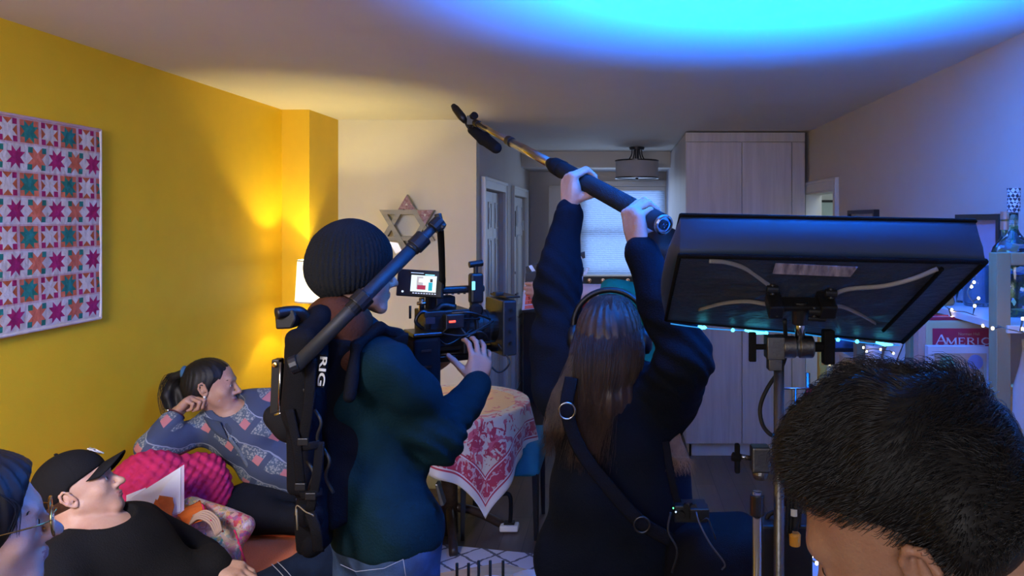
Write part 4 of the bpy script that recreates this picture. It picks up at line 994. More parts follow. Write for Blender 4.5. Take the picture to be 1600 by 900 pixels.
# blue glass vase and small jars
vs_ = thing('glass_vase', 'wide blue glass vase left of the leaf-painted bottle', 'vase', (P(1528, 0, 2.56).x, 2.56, Z1))
bg = mat('blue_glass', (.35, .65, .95), .06, trans=.8, ior=1.3, var=.1)
MB().lathe([(0, 0), (.044, 0), (.048, .01), (.048, .135), (.050, .14), (.046, .14), (.044, .014), (0, .012)], (vs_.location.x, 2.56, Z1), 36).build('vase_body', bg, vs_, smooth=True)
vj = thing('glass_tumbler', 'slim clear tumbler standing beside the blue vase', 'glass', (P(1503, 0, 2.66).x, 2.66, Z1))
MB().lathe([(0, 0), (.020, 0), (.024, .13), (.022, .13), (.018, .008), (0, .006)], (vj.location.x, 2.66, Z1), 28).build('tumbler_body', M['glass'], vj, smooth=True)
# leaning photo frame on the top shelf
def leaning_frame(u, v0, v1, Y, wu, label, fm, pmx, cat='picture frame', zbase=Z1, lean=.35, yaw=.5, w=.15, h=.19):
    x = P(u, 0, Y).x; t = thing('photo_frame', label, cat, (x, Y, zbase))
    T = Matrix.Translation((x, Y, zbase)) @ Matrix.Rotation(yaw, 4, 'Z') @ Matrix.Rotation(-lean, 4, 'X')
    b = MB(T); e = .018
    b.box((-w/2, -.008, 0), (-w/2+e, .008, h)).box((w/2-e, -.008, 0), (w/2, .008, h)).box((-w/2+e, -.008, 0), (w/2-e, .008, e)).box((-w/2+e, -.008, h-e), (w/2-e, .008, h)); b.build('frame', fm, t)
    MB(T).box((-w/2+e, -.002, e), (w/2-e, .004, h-e)).build('picture', pmx, t)
    MB(T).box((-.012, .006, .02), (.012, .06, .03)).build('prop', fm, t)
leaning_frame(1462, 0, 0, 2.92, 0, 'dark framed photograph leaning on the top shelf near the softbox', mat('dark_frame', (.08, .05, .05), .3, var=.2), mat('blue_photo', (.25, .35, .55), .3, var=.6, vscale=20), w=.16, h=.15)
# white clutter on the top shelf: a folded cloth and an amber box
tag(nets(inflate(rbox(P(1475, 452, 2.9)+Vector((0, 0, -.005)), (.05, .05, .012), .01), 0, folds(31, .004, 40)), .005, 'folded_napkin', wdt), 'folded white napkin on the top shelf beside the dark frame', 'napkin')
ab = MB().lathe([(0, 0), (.05, 0), (.055, .012), (.05, .028), (.04, .03), (.036, .012), (0, .01)], (P(1462, 0, 2.62).x-.0, 2.60, Z1), 28)
tag(ab.build('amber_dish', mat('amber_glass', (.75, .30, .10), .1, trans=.5, var=.2), smooth=True), 'small amber glass dish on the top shelf edge', 'dish')
# ---- lower shelf z=1.13: large books facing the room
Z2 = 1.131
crm = mat('book_crimson', (.42, .015, .04), .3, var=.1); tanb = mat('book_tan_cover', (.50, .38, .20), .45, var=.15); pgs = mat('book_pages', (.7, .66, .58), .8, var=.1, stretch=(1, 1, 30))
def fbook(name, label, u0, u1, vt, Y, th, cover, spinem=None, group=None):
    x0, x1 = P(u0, 0, Y).x, P(u1, 0, Y).x; zt = P(0, vt, Y).z
    t = thing(name, label, 'book', ((x0+x1)/2, Y, Z2), group)
    MB().box((x0, Y, Z2), (x1, Y+.003, zt)).box((x0, Y+th-.003, Z2), (x1, Y+th, zt)).box((x0-.004, Y, Z2), (x0, Y+th, zt)).build('cover', cover, t, bevel=.001)
    MB().box((x0+.001, Y+.004, Z2+.003), (x1-.004, Y+th-.004, zt-.005)).build('page_block', pgs, t)
    return t, x0, x1, zt
bk1, x0, x1, zt = fbook('large_book', 'tan book with crimson panel and large white capitals, facing out on the shelf', 1449, 1575, 503, 2.36, .035, tanb)
MB().box((P(1457, 0, 2.36).x, 2.3585, Z2+.02), (x1-.004, 2.36, P(0, 513, 2.36).z)).build('cover_panel', crm, bk1)
MB().box((P(1535, 0, 2.36).x, 2.3575, Z2+.02), (x1-.006, 2.3585, P(0, 550, 2.36).z)).build('cover_picture', mat('book_blue', (.08, .14, .35), .4, var=.5, vscale=20), bk1)
letter = mat('book_letter_white', (.62, .62, .62), .5, var=.05); lgold = mat('book_letter_gold', (.50, .28, .12), .5, var=.1)
Tt = basis(Vector((0, 0, 0)), (1, 0, 0), (0, 0, 1), (0, -1, 0))
def serif(parent, s, u0, u1, vb, vt, Y, vt1=None):
    """capital letters drawn as stroke prisms with serifs"""
    G = {'A': [((0, 0), (.5, 1), .09), ((.5, 1), (1, 0), .19), ((.2, .35), (.8, .35), .07), ((-.08, 0), (.2, 0), .05), ((.75, 0), (1.1, 0), .05)],
         'M': [((.08, 0), (.12, 1), .08), ((.12, 1), (.5, .05), .17), ((.5, .05), (.88, 1), .08), ((.88, 1), (.92, 0), .17), ((-.04, 0), (.22, 0), .05), ((.74, 0), (1.05, 0), .05), ((0, 1), (.15, 1), .05), ((.85, 1), (1, 1), .05)],
         'E': [((.2, 0), (.2, 1), .19), ((.05, 1), (.9, 1), .07), ((.2, .5), (.7, .5), .07), ((.05, 0), (.95, 0), .07), ((.9, 1), (.9, .8), .05), ((.95, 0), (.95, .24), .05)],
         'R': [((.2, 0), (.2, 1), .19), ((.05, 1), (.6, 1), .07), ((.6, 1), (.82, .87), .1), ((.82, .87), (.82, .64), .17), ((.82, .64), (.6, .5), .1), ((.2, .5), (.6, .5), .07), ((.5, .5), (.95, 0), .17), ((.05, 0), (.38, 0), .05), ((.85, 0), (1.08, 0), .05)],
         'I': [((.5, 0), (.5, 1), .26), ((.25, 0), (.75, 0), .05), ((.25, 1), (.75, 1), .05)],
         'C': [((.95, .8), (.75, .97), .08), ((.75, .97), (.45, 1), .09), ((.45, 1), (.15, .8), .15), ((.15, .8), (.05, .5), .19), ((.05, .5), (.15, .2), .19), ((.15, .2), (.45, 0), .15), ((.45, 0), (.75, .03), .09), ((.75, .03), (.97, .22), .08)]}
    wid = {'A': 1.0, 'M': 1.25, 'E': .85, 'R': .95, 'I': .5, 'C': 1.0}
    tot = sum(wid[c]+.16 for c in s); x0, x1 = P(u0, 0, Y).x, P(u1, 0, Y).x; k = (x1-x0)/tot
    zb = P(0, vb, Y).z; x = x0
    for i, c in enumerate(s):
        hh = P(0, vt1 if (i == 0 and vt1) else vt, Y).z-zb; w_ = wid[c]*k*(1.15 if i == 0 and vt1 else 1); m = MB()
        for j, (a, b, t) in enumerate(G[c]):
            a = Vector((x+a[0]*w_, Y-.0003*(j+1)*.3, zb+a[1]*hh)); b = Vector((x+b[0]*w_, a.y, zb+b[1]*hh)); d = (b-a).normalized(); n = Vector((-d.z, 0, d.x))*t*w_*.5
            e = d*t*w_*.25*0
            m.prism([a-n-e, b-n+e, b+n+e, a+n-e], (0, -.0006, 0))
        m.build('letter', letter, parent, fix=True); x += wid[c]*k+.16*k
serif(bk1, 'AMERICA', 1463, 1564, 538, 528, 2.3585, 523)
T2 = basis(P(1514, 522, 2.3575), (1, 0, 0), (0, 0, 1), (0, -1, 0)); 
text('subtitle', 'Norman Hall', .013, T2, lgold, bk1)
bk2, *_ = fbook('large_book', 'crimson book standing just behind the tan one', 1440, 1530, 495, 2.405, .05, crm)
bk3, *_ = fbook('large_book', 'salmon spined book at the left of the row, lower than the crimson one', 1437, 1447, 507, 2.362, .04, mat('salmon_cover', (.55, .25, .18), .5, var=.1))
bk4, x0, x1, zt = fbook('framed_book', 'pale bordered picture book with two round seals in front of the crimson panel', 1452, 1545, 541, 2.315, .025, mat('pale_blue_cover', (.55, .57, .66), .4, var=.05))
MB().box((x0+.016, 2.3135, Z2+.02), (x1-.008, 2.315, zt-.022)).build('cover_art', mat('cover_orange', (.50, .22, .16), .5, var=.5, vscale=14, color2=(.40, .35, .25)), bk4)
for u, mt_ in ((1479, mat('green_seal', (.15, .32, .20), .4, var=.2)), (1524, mat('blue_seal', (.18, .22, .50), .4, var=.2))):
    MB().lathe([(.024, 0), (.024, .0015), (.019, .0015), (.019, .0022), (0, .0022)], P(u, 568 if u < 1500 else 566, 2.3133), 28, axis=(0, -1, 0)).build('round_seal', mt_, bk4)
# tin candle, tilted white book, dark frame, tripod stand on the lower shelf further along
cd_ = thing('pillar_candle', 'white pillar candle on the shelf with a fairy light at its rim', 'candle', (P(1365, 0, 3.1).x, 3.1, Z2))
MB().lathe([(0, 0), (.034, 0), (.034, .12), (.03, .122), (0, .118)], (cd_.location.x, 3.1, Z2), 28).build('wax', wdt, cd_, smooth=False, bevel=.001)
MB().tube([(cd_.location.x, 3.1, Z2+.117), (cd_.location.x, 3.1, Z2+.13)], .0015, 6).build('wick', M['rubber'], cd_)
T = Matrix.Translation((P(1395, 0, 2.98).x, 2.98, Z2)) @ Matrix.Rotation(math.radians(22), 4, 'Y')
lb = thing('leaning_book', 'white book leaning beside the pillar candle', 'book', (P(1395, 0, 2.98).x, 2.98, Z2))
MB(T).box((-.016, -.0, .012), (-.012, .14, .20)).box((.012, -.0, .012), (.016, .14, .20)).box((-.016, 0, .012), (.016, .004, .20)).build('cover', M['white'], lb); MB(T).box((-.012, .005, .015), (.012, .136, .195)).build('page_block', pgs, lb)
df = thing('photo_frame', 'black desk frame with a blue picture on the far shelf behind the stand', 'picture frame', (P(1325, 0, 3.6).x, 3.6, Z2))
x = df.location.x
MB().box((x-.08, 3.6, Z2+.001), (x-.062, 3.615, Z2+.20)).box((x+.062, 3.6, Z2+.001), (x+.08, 3.615, Z2+.20)).box((x-.062, 3.6, Z2+.001), (x+.062, 3.615, Z2+.019)).box((x-.062, 3.6, Z2+.182), (x+.062, 3.615, Z2+.20)).build('frame', M['black'], df)
MB().box((x-.062, 3.606, Z2+.019), (x+.062, 3.612, Z2+.182)).build('picture', mat('seaside_photo', (.10, .25, .55), .3, var=.7, vscale=14, color2=(.02, .05, .1)), df)
es = thing('wire_easel', 'small dark wire easel on the lower shelf left of the books', 'easel', (P(1425, 0, 2.84).x, 2.84, Z2)); x = es.location.x
for dx, dy in ((-.04, 0), (.03, 0), (-.005, .05)): MB().tube([(x-.02, 2.84, Z2+.16), (x+dx, 2.84+dy, Z2+.002)], .0025, 8).build('leg', M['darkmetal'], es)
# things at the far right behind the post
cg = thing('gold_figurine', 'small golden figurine right of the shelf post', 'figurine', (P(1584, 0, 2.2).x, 2.26, Z2+.0)); x = P(1583, 0, 2.26).x
nets(union([rcone((x, 2.26, Z2+.012), (x, 2.26, Z2+.11), .018, .010), ell((x, 2.26, Z2+.13), (.012, .012, .016)), rcone((x, 2.26, Z2+.09), (x+.014, 2.25, Z2+.06), .006, .005), ell((x, 2.26, Z2+.008), (.022, .022, .008))], .012), .003, 'figure', mat('gold_paint', (.7, .45, .2), .3, metal=.8, var=.2), cg)
wv_ = thing('white_vase', 'tall white bottle vase cut by the right edge of the photo', 'vase', (P(1604, 0, 2.2).x, 2.2, Z2)); 
MB().lathe([(0, 0), (.03, 0), (.038, .06), (.036, .15), (.02, .21), (.012, .26), (.014, .29), (0, .29)], (wv_.location.x, 2.2, Z2), 30).build('vase_body', wdt, wv_, smooth=True)
# stack of dark books on the shelf below, at the right
for k in range(3):
    z0 = .801+k*.034; t = thing('flat_book', ['dark plum book, lowest in the flat stack low on the shelf', 'brown book in the middle of the flat stack low on the shelf', 'plum book with pale lettering on top of the flat stack'][k], 'book', (P(1590, 0, 2.2).x, 2.25, z0))
    cm = mat('plum_cover', [(.10, .03, .06), (.16, .08, .05), (.15, .04, .08)][k], .4, var=.2); x = 1.27
    MB().box((x-.13, 2.17, z0), (x+.12, 2.36, z0+.004)).box((x-.13, 2.17, z0+.028), (x+.12, 2.36, z0+.032)).box((x-.13, 2.17, z0+.004), (x+.12, 2.174, z0+.028)).build('cover', cm, t); MB().box((x-.126, 2.175, z0+.005), (x+.115, 2.355, z0+.027)).build('page_block', pgs, t)
# ---- fairy lights
bl_ = mat('warm_fairy_bulb', (1, .85, .6), .4, emit=(1.0, .74, .42), estr=12); wire = mat('copper_wire', (.25, .2, .15), .35, metal=.8, var=.1); bcap = mat('bulb_cap', (.05, .05, .05), .5, var=.1)
def fairy(label, ctrl, bulbs, group='strings of warm fairy lights'):
    th = thing('string_lights', label, 'string lights', tuple(ctrl[0]), group)
    pts = catmull(ctrl, 10); MB().tube(pts, .0016, 6).build('wire', wire, th, smooth=True)
    for (u, v, Y) in bulbs:
        p = P(u, v, Y); q = min(pts, key=lambda a: (a-p).length)
        MB().tube([q, p+(q-p).normalized()*.004], [.0014, .003], 6).build('bulb_holder', bcap, th, smooth=True)
        MB().sphere(p, .0042, n=6, sc=(1, 1, 1.15)).build('bulb', bl_, th, smooth=True)
fairy('fairy lights along the top shelf edge in front of the bottles', [P(1440, 448, 2.62), P(1482, 482, 2.42), P(1510, 488, 2.34), P(1545, 502, 2.22), P(1568, 512, 2.03), P(1600, 520, 2.02)],
      [(1482, 466, 2.44), (1487, 484, 2.42), (1523, 478, 2.3), (1487, 496, 2.42), (1549, 501, 2.2), (1536, 509, 2.22), (1551, 513, 2.04), (1598, 498, 2.02), (1597, 514, 2.02)])
fairy('fairy lights draped round the blue vase', [P(1528, 420, 2.50), P(1520, 440, 2.47), P(1512, 458, 2.45), P(1526, 480, 2.44)], [(1522, 441, 2.46), (1518, 448, 2.46), (1529, 466, 2.44)])
fairy('fairy lights hanging from the yellow post below the softbox', [P(1300, 540, 3.6), P(1296, 572, 3.7), P(1316, 592, 3.6), P(1330, 584, 3.3), P(1352, 548, 3.05), P(1390, 548, 2.9)],
      [(1296, 570, 3.75), (1316, 590, 3.6), (1322, 584, 3.6), (1349, 543, 3.05), (1354, 549, 3.05), (1299, 596, 3.7), (1396, 552, 2.9), (1376, 546, 2.95)])
fairy('fairy lights bunched low behind the cable bundle', [P(1262, 790, 1.95), P(1266, 820, 1.95), P(1258, 845, 1.95), P(1268, 865, 1.95), P(1262, 890, 1.95)],
      [(1264, 800, 1.94), (1268, 818, 1.94), (1258, 828, 1.94), (1268, 842, 1.94), (1262, 856, 1.94), (1270, 868, 1.94), (1276, 880, 1.94), (1260, 886, 1.94)])
# support for that bunch: a small white basket on a stool
bs = thing('white_stool', 'low white stool behind the stands carrying the bunched fairy lights', 'stool', (P(1275, 0, 2.0).x, 2.0, 0)); x = bs.location.x; zs = P(0, 893, 2.0).z
MB().lathe([(.14, zs-.03), (.14, zs-.004), (.13, zs)], (x, 2.03, 0), 32).build('seat', wdt, bs, smooth=False)
for k in range(3): a = k*2.09; MB().tube([(x+.10*math.cos(a), 2.03+.10*math.sin(a), zs-.03), (x+.14*math.cos(a), 2.03+.14*math.sin(a), 0)], .012, 10).build('leg', wdt, bs, smooth=True)
# ---- framed pictures on the right wall
def wall_frame(y0, y1, z0, z1, fm, art, label, th=.03, e=.022):
    t = thing('wall_picture', label, 'picture', (XR, (y0+y1)/2, z0)); X = XR
    MB().box((X-th, y0, z0), (X, y0+e, z1)).box((X-th, y1-e, z0), (X, y1, z1)).box((X-th, y0+e, z0), (X, y1-e, z0+e)).box((X-th, y0+e, z1-e), (X, y1-e, z1)).build('frame', fm, t)
    MB().box((X-.012, y0+e, z0+e), (X-.004, y1-e, z1-e)).build('picture', art, t)
bf = mat('black_frame', (.02, .018, .02), .4, var=.1)
wall_frame(4.03, 4.50, 1.52, P(0, 328, 4.2).z, bf, mat('grey_print', (.42, .40, .40), .5, var=.3, vscale=12), 'black framed print on the right wall past the softbox')
wall_frame(2.70, 3.05, 1.50, P(0, 335, 2.9).z, bf, mat('lilac_print', (.50, .44, .60), .5, var=.1, vscale=6), 'black framed lilac print on the right wall behind the bottles', .035)
# ---- chrome towel cart behind the stand
kc = thing('chrome_rack', 'thin chrome rack with a red clip in front of the hall doorway', 'rack', (P(1255, 0, 2.6).x, 2.6, 0))
xa, xb = P(1222, 0, 2.6).x, P(1262, 0, 2.6).x; zt = P(0, 607, 2.6).z
for x in (xa, P(1243, 0, 2.6).x, xb): MB().tube([(x, 2.6, .0), (x, 2.6, zt if x < xb-.01 else P(0, 583, 2.6).z)], .004 if x != xb else .0085, 10).build('upright', M['metal'], kc, smooth=True)
MB().tube([(xa-.01, 2.6, zt), (xb+.03, 2.6, zt)], .004, 8).build('top_bar', M['chrome'], kc, smooth=True)
for zz in (.3, .7): MB().tube([(xa-.01, 2.6, zz), (xb+.03, 2.6, zz)], .004, 8).build('cross_bar', M['chrome'], kc, smooth=True)
m = MB(); p = P(1265, 607, 2.585); m.prism([P(1261, 606, 2.59), P(1270, 606, 2.59), P(1266, 628, 2.59), P(1256, 628, 2.59)], (0, .012, 0)); m.build('clip', mat('red_plastic', (.45, .02, .03), .4, var=.1), kc, bevel=.002)
MB().lathe([(.008, 0), (.008, .016)], P(1267, 603, 2.585), 14, axis=(0, -1, 0)).build('clip_knob', M['black'], kc)
# ================================================================ people: shared anatomy
def skin_mat(name, c, rough=.5):
    return mat(name, c, rough, var=.14, vscale=25, bump=.12, bscale=220, sss=.12, color2=tuple(x*y for x, y in zip(c, (.9, .78, .76))))
lipm = mat('lip_skin', (.42, .17, .15), .45, var=.15)
eyew = mat('eye_white', (.62, .60, .58), .15, var=.05); iris = mat('dark_iris', (.03, .018, .012), .1, var=.3)
def hframe(fwd, up=(0, 0, 1)):
    f = Vector(fwd).normalized(); u = Vector(up); l = u.cross(f).normalized(); u = f.cross(l).normalized()
    return f, l, u            # forward, left, up
class Head:
    """head frame: origin midway between the eyes' level at the ears; +x face, +y its left, +z crown"""
    def __init__(s, o, fwd, up=(0, 0, 1), k=1.0, fem=0.0):
        s.o = Vector(o); s.f, s.l, s.u = hframe(fwd, up); s.k = k; s.fem = fem
        s.R = np.array([[s.f[i], s.l[i], s.u[i]] for i in range(3)], dtype=np.float32)
    def w(s, x, y, z): return s.o+(s.f*x+s.l*y+s.u*z)*s.k
    def e(s, c, r): return ell(s.w(*c), [a*s.k for a in r], s.R)
    def c(s, a, b, ra, rb): return rcone(s.w(*a), s.w(*b), ra*s.k, rb*s.k)
    def field(s, ears=True, mouth=True):
        j = 1-.10*s.fem
        A = union([s.e((-.014, 0, .038), (.097, .076, .084)), s.e((.026, 0, -.022), (.060, .060, .080))], .03)
        B = union([s.c((-.005, .052*j, -.045), (.058, .020, -.092), .018, .014), s.c((-.005, -.052*j, -.045), (.058, -.020, -.092), .018, .014),
                   s.c((.070, -.010, -.098), (.070, .010, -.098), .0165*j, .0165*j), s.c((.074, -.030, .026), (.074, .030, .026), .014*j, .014*j),
                   s.e((.052, .040, -.026), (.022, .020, .022)), s.e((.052, -.040, -.026), (.022, .020, .022)), s.e((.070, 0, -.060), (.020, .028, .024))], .022)
        nose = union([s.c((.088, 0, .008), (.108, 0, -.026), .0075, .0095), s.c((.108, 0, -.027), (.111, 0, -.031), .0095, .0095), s.e((.096, .0115, -.034), (.011, .0075, .0075)), s.e((.096, -.0115, -.034), (.011, .0075, .0075))], .007)
        lips = union([s.e((.088, 0, -.0585), (.010, .022, .0052)), s.e((.0865, 0, -.0685), (.010, .019, .0062))], .003)
        sock = [s.e((.094, .031, .004), (.014, .017, .011)), s.e((.094, -.031, .004), (.014, .017, .011))]
        lids = [s.e((.074, .031, .002), (.0135, .0155, .0135)), s.e((.074, -.031, .002), (.0135, .0155, .0135))]
        slit = [s.e((.088, .031, .0015), (.012, .0125, .0050)), s.e((.088, -.031, .0015), (.012, .0125, .0050))]
        er = []
        if ears:
            for sg in (1, -1):
                pts = [(-.002, .074, -.020), (-.006, .080, -.004), (-.010, .086, .014), (-.020, .090, .024), (-.032, .091, .018), (-.034, .090, .000), (-.026, .086, -.018), (-.016, .081, -.032), (-.008, .077, -.036), (-.003, .074, -.026)]
                pts = [(a, b*sg, c) for a, b, c in pts]
                for a, b in zip(pts[:-1], pts[1:]): er.append(s.c(a, b, .0042, .0042))
                er.append(s.e((-.020, .079*sg, -.004), (.013, .0045, .022))); er.append(s.c((-.024, .084*sg, .012), (-.018, .083*sg, -.014), .0035, .0035)); er.append(s.e((-.009, .0765*sg, -.030), (.007, .005, .009)))
                er.append(s.c((-.004, .078*sg, -.008), (-.003, .077*sg, -.014), .004, .004))
        def g(Q):
            d = smin(A(Q), B(Q), .022*s.k)
            for q in sock: d = smax(d, -q(Q), .010*s.k)
            for q in lids: d = smin(d, q(Q), .004*s.k)
            for q in slit: d = smax(d, -q(Q), .0015*s.k)
            d = smin(d, nose(Q), .010*s.k); d = smin(d, lips(Q), .004*s.k)
            for q in er: d = smin(d, q(Q), .0035*s.k)
            return d
        m = .14*s.k; o = V3(s.o); g.bb = (o-m, o+m); return g
    def lipmask(s):
        q = union([s.e((.092, 0, -.0585), (.012, .0235, .0062)), s.e((.091, 0, -.069), (.012, .021, .0072))], .002)
        return lambda C: (q(C) < 0).astype(np.int32)
    def eyes(s, parent):
        for sg in (1, -1):
            c = s.w(.0742, .031*sg, .002); b = MB(); b.sphere(c, .0118*s.k, 0, 10); b.lathe([(0, .0128*s.k), (.0045*s.k, .0122*s.k), (.0048*s.k, .0108*s.k)], c, 14, 1, axis=s.f, cap=False)
            b.build('eye', [eyew, iris], parent, smooth=True)
def brow_strands(h, parent, m, seed=1):
    rs = random.Random(seed); b = MB()
    for sg in (1, -1):
        for k in range(70):
            t = rs.random(); y = .012+.036*t; z = .021+.007*math.sin(t*2.4)+rs.uniform(-.0025, .0025); x = .0885-.018*t*t
            p = h.w(x+.001, y*sg, z); q = h.w(x-.002, (y+.007)*sg, z+.003-.004*t)
            b.tube([p, q], [.0010, .0005], 3, cap=False)
    b.build('eyebrows', m, parent, smooth=True, fix=False)
def hand(wrist, d, n, side=1, curl=(20, 35, 25), spread=.06, thumb=(35, 20, 20), k=1.0, thumb_dir=None, fl=1.0):
    """wrist point, direction d wrist->knuckles, palm normal n (out of the palm), side=+1 when the thumb lies on d x n's side"""
    d = Vector(d).normalized(); n = Vector(n); n = (n-d*n.dot(d)).normalized(); t = d.cross(n).normalized()*side; W = Vector(wrist)
    fs = []
    offs = [.030, .010, -.010, -.029]; lens = [.046, .051, .048, .037]
    palm = []
    for i in range(4):
        kn = W+(d*(.088-.004*abs(i-1)-(.008 if i == 3 else 0))+t*offs[i]-n*.002)*k
        palm.append(rcone(W+(d*.008+t*offs[i]*.62)*k, kn, .0145*k, .0108*k))
        c = curl[i] if isinstance(curl[0], (tuple, list)) else curl
        ang = 0; p = kn; seg = lens[i]*k*fl; dd = (d+t*(spread*(1.5-i))).normalized(); r = [.0098, .0088, .0078, .0066]
        if i == 3: r = [x*.86 for x in r]
        ch = []
        for j, (L, a) in enumerate(zip((1.0, .62, .48), c)):
            ang += math.radians(a); v = dd*math.cos(ang)+n*math.sin(ang); q = p+v*seg*L
            ch.append(rcone(p, q, r[j]*k, r[j+1]*k)); p = q
        fs.append(union(ch, .003))
    palm.append(ell(W+(d*.045+n*.006+t*.022)*k, (.030*k, .020*k, .016*k), np.array([[d[i], t[i], n[i]] for i in range(3)], dtype=np.float32)))
    palm.append(ell(W+(d*.05-t*.02+n*.004)*k, (.036*k, .016*k, .014*k), np.array([[d[i], t[i], n[i]] for i in range(3)], dtype=np.float32)))
    P_ = union(palm, .016)
    a0 = math.radians(thumb[0]); td = (t*math.sin(a0)+d*math.cos(a0)+n*.35).normalized() if thumb_dir is None else Vector(thumb_dir).normalized()
    p = W+(d*.022+t*.022+n*.006)*k; q = p+td*.042*k; ch = [rcone(p, q, .0150*k, .0115*k)]
    ax = td.cross(n if abs(td.dot(n)) < .9 else d).normalized(); cur = td
    for L, r0, r1, a in ((.034, .0112, .0098, thumb[1]), (.028, .0098, .0078, thumb[2])):
        cur = (cur*math.cos(math.radians(a))+((n-t*.5).normalized()-cur*cur.dot((n-t*.5).normalized())).normalized()*math.sin(math.radians(a))).normalized()
        e = q+cur*L*k; ch.append(rcone(q, e, r0*k, r1*k)); q = e
    th = union(ch, .004)
    def g(Q):
        e = P_(Q)
        for f in fs: e = smin(e, f(Q), .005*k)
        return smin(e, th(Q), .007*k)
    allb = [P_]+fs+[th]; g.bb = (np.min([f.bb[0] for f in allb], axis=0), np.max([f.bb[1] for f in allb], axis=0)); return g
def smin_field(a, b, k):
    f = lambda Q: smin(a(Q), b(Q), k); f.bb = (np.minimum(a.bb[0], b.bb[0]), np.maximum(a.bb[1], b.bb[1])); return f
def cut(g, p, n, k=.006):      # keep the side n points away from
    p = V3(p); n = V3(Vector(n).normalized())
    f = lambda Q: smax(g(Q), (Q-p)@n, k); f.bb = g.bb; return f
def torso_field(J, w=1.0):
    """J: dict with neck, shL, shR, chest, belly, hipL, hipR"""
    mid = lambda a, b, t=.5: lerp(J[a], J[b], t)
    c = [rcone(mid('shL', 'shR', .22), mid('shL', 'shR', .78), .075*w, .075*w), rcone(mid('shL', 'shR', .30)*.5+J['chest']*.5, mid('shL', 'shR', .70)*.5+J['chest']*.5, .095*w, .095*w),
         rcone(lerp(J['chest'], J['shL'], .28), lerp(J['chest'], J['shR'], .28), .105*w, .105*w), rcone(J['chest'], J['belly'], .125*w, .12*w), rcone(J['hipL'], J['hipR'], .105*w, .105*w), rcone(J['belly'], mid('hipL', 'hipR'), .12*w, .115*w),
         rcone(J['neck'], mid('shL', 'shR'), .055*w, .085*w)]
    return union(c, .06)
def limb(a, b, c, r, k=.03): return union([rcone(a, b, r[0], r[1]), rcone(b, c, r[1], r[2])], k)
def arms_field(J, s='LR', r=(.052, .042, .029)): return [limb(J['sh'+x], J['el'+x], J['wr'+x], r) for x in s]
def legs_field(J, r=(.085, .058, .04)): return [limb(J['hip'+x], J['kn'+x], J['an'+x], r) for x in 'LR']
def shoe(a, toe, m, parent):
    a = Vector(a); toe = Vector(toe); a0 = Vector((a.x, a.y, .0)); d = (toe-a0); d.z = 0; L = .17; d.normalize()
    b = union([rcone(a0-d*.045+Vector((0, 0, .05)), a0+d*.06+Vector((0, 0, .05)), .040, .042), rcone(a0+d*.06+Vector((0, 0, .05)), a0+d*L+Vector((0, 0, .036)), .042, .034), rcone(a0+Vector((0, 0, .05)), a+Vector((0, 0, .02)), .042, .042)], .02)
    nets(cut(b, (0, 0, .002), (0, 0, -1)), .008, 'shoe', m, parent)
def strands(roots, name, m, parent, r=.0009, ns=3):
    """roots: list of point chains"""
    b = MB()
    for ch in roots:
        n = len(ch); b.tube(ch, [r*(1-.75*i/(n-1)) for i in range(n)], ns, cap=False)
    return b.build(name, m, parent, smooth=True, fix=False)
def add_sub(me_o): return me_o
Vv = Vector
skinA = skin_mat('fair_skin', (.56, .36, .28)); skinB = skin_mat('tan_skin', (.44, .26, .18)); skinC = skin_mat('brown_skin', (.34, .19, .13))
hairk = mat('black_hair', (.010, .009, .010), .55, var=.4, vscale=60, spec=.35); hairb = mat('brown_hair', (.026, .014, .010), .45, var=.5, vscale=50, color2=(.075, .038, .022), stretch=(1, 1, .15))
trou = mat('black_trousers', (.014, .015, .018), .85, bump=.25, bscale=300, var=.3); shoem = mat('dark_shoe', (.03, .03, .035), .6, var=.3)
def person(label, loc): return thing('person', label, 'person', loc)
# ---------------------------------------------------------------- camera operator
po = person('person in black knit beanie and dark teal jacket operating a cinema camera, back turned', (-.67, 2.06, 0))
J = {k: Vv(v) for k, v in dict(neck=(-.765, 2.045, 1.485), shR=(-.605, 1.955, 1.385), shL=(-.865, 2.20, 1.40), chest=(-.735, 2.07, 1.25), belly=(-.685, 2.065, 1.07), hipR=(-.60, 2.00, .93), hipL=(-.715, 2.12, .93),
     elR=(-.505, 2.10, 1.155), wrR=(-.44, 2.285, 1.265), elL=(-.85, 2.42, 1.16), wrL=(-.66, 2.53, 1.27), knR=(-.57, 2.03, .50), knL=(-.74, 2.17, .50), anR=(-.59, 1.98, .09), anL=(-.77, 2.10, .09)).items()}
Hd = Head((-.737, 2.075, 1.628), (.80, .60, -.04), (0, 0, 1))
hR = hand(J['wrR'], (.10, .30, .95), (-.55, .80, -.1), 1, (28, 34, 24), .14, (50, 10, 15), 1.0, thumb_dir=(-.72, .1, .68))
hL = hand(J['wrL'], (.6, .2, .5), (.3, -.9, 0), -1, (30, 40, 30))
bodyf = union([torso_field(J, .92)]+arms_field(J)+legs_field(J)+[rcone(J['neck'], Hd.w(-.03, 0, -.05), .058, .056)], .03)
F_ = smin_field(smin_field(bodyf, Hd.field(), .015), hR, .012); F_ = smin_field(F_, hL, .012)
nets(F_, .0055, 'body', [skinB, lipm], po, matfn=Hd.lipmask()); Hd.eyes(po)
jk = mat('dark_teal_jacket', (.004, .021, .030), .88, bump=.3, bscale=160, var=.25, vscale=12, sheen=.15)
fo = folds(41, .0075, 24, (1, 1, 1.5))
sl_R = [rcone(J['shR'], J['elR'], .078, .066), rcone(J['elR'], J['wrR']+(J['elR']-J['wrR']).normalized()*.015, .066, .047)]
sl_L = [rcone(J['shL'], J['elL'], .078, .066), rcone(J['elL'], J['wrL'], .066, .045)]
jt = inflate(cut(torso_field(J, .90), (0, 0, .91), (0, 0, -1)), .018); jt2 = union([jt]+[union(sl_R, .02)]+[union(sl_L, .02)], .035)
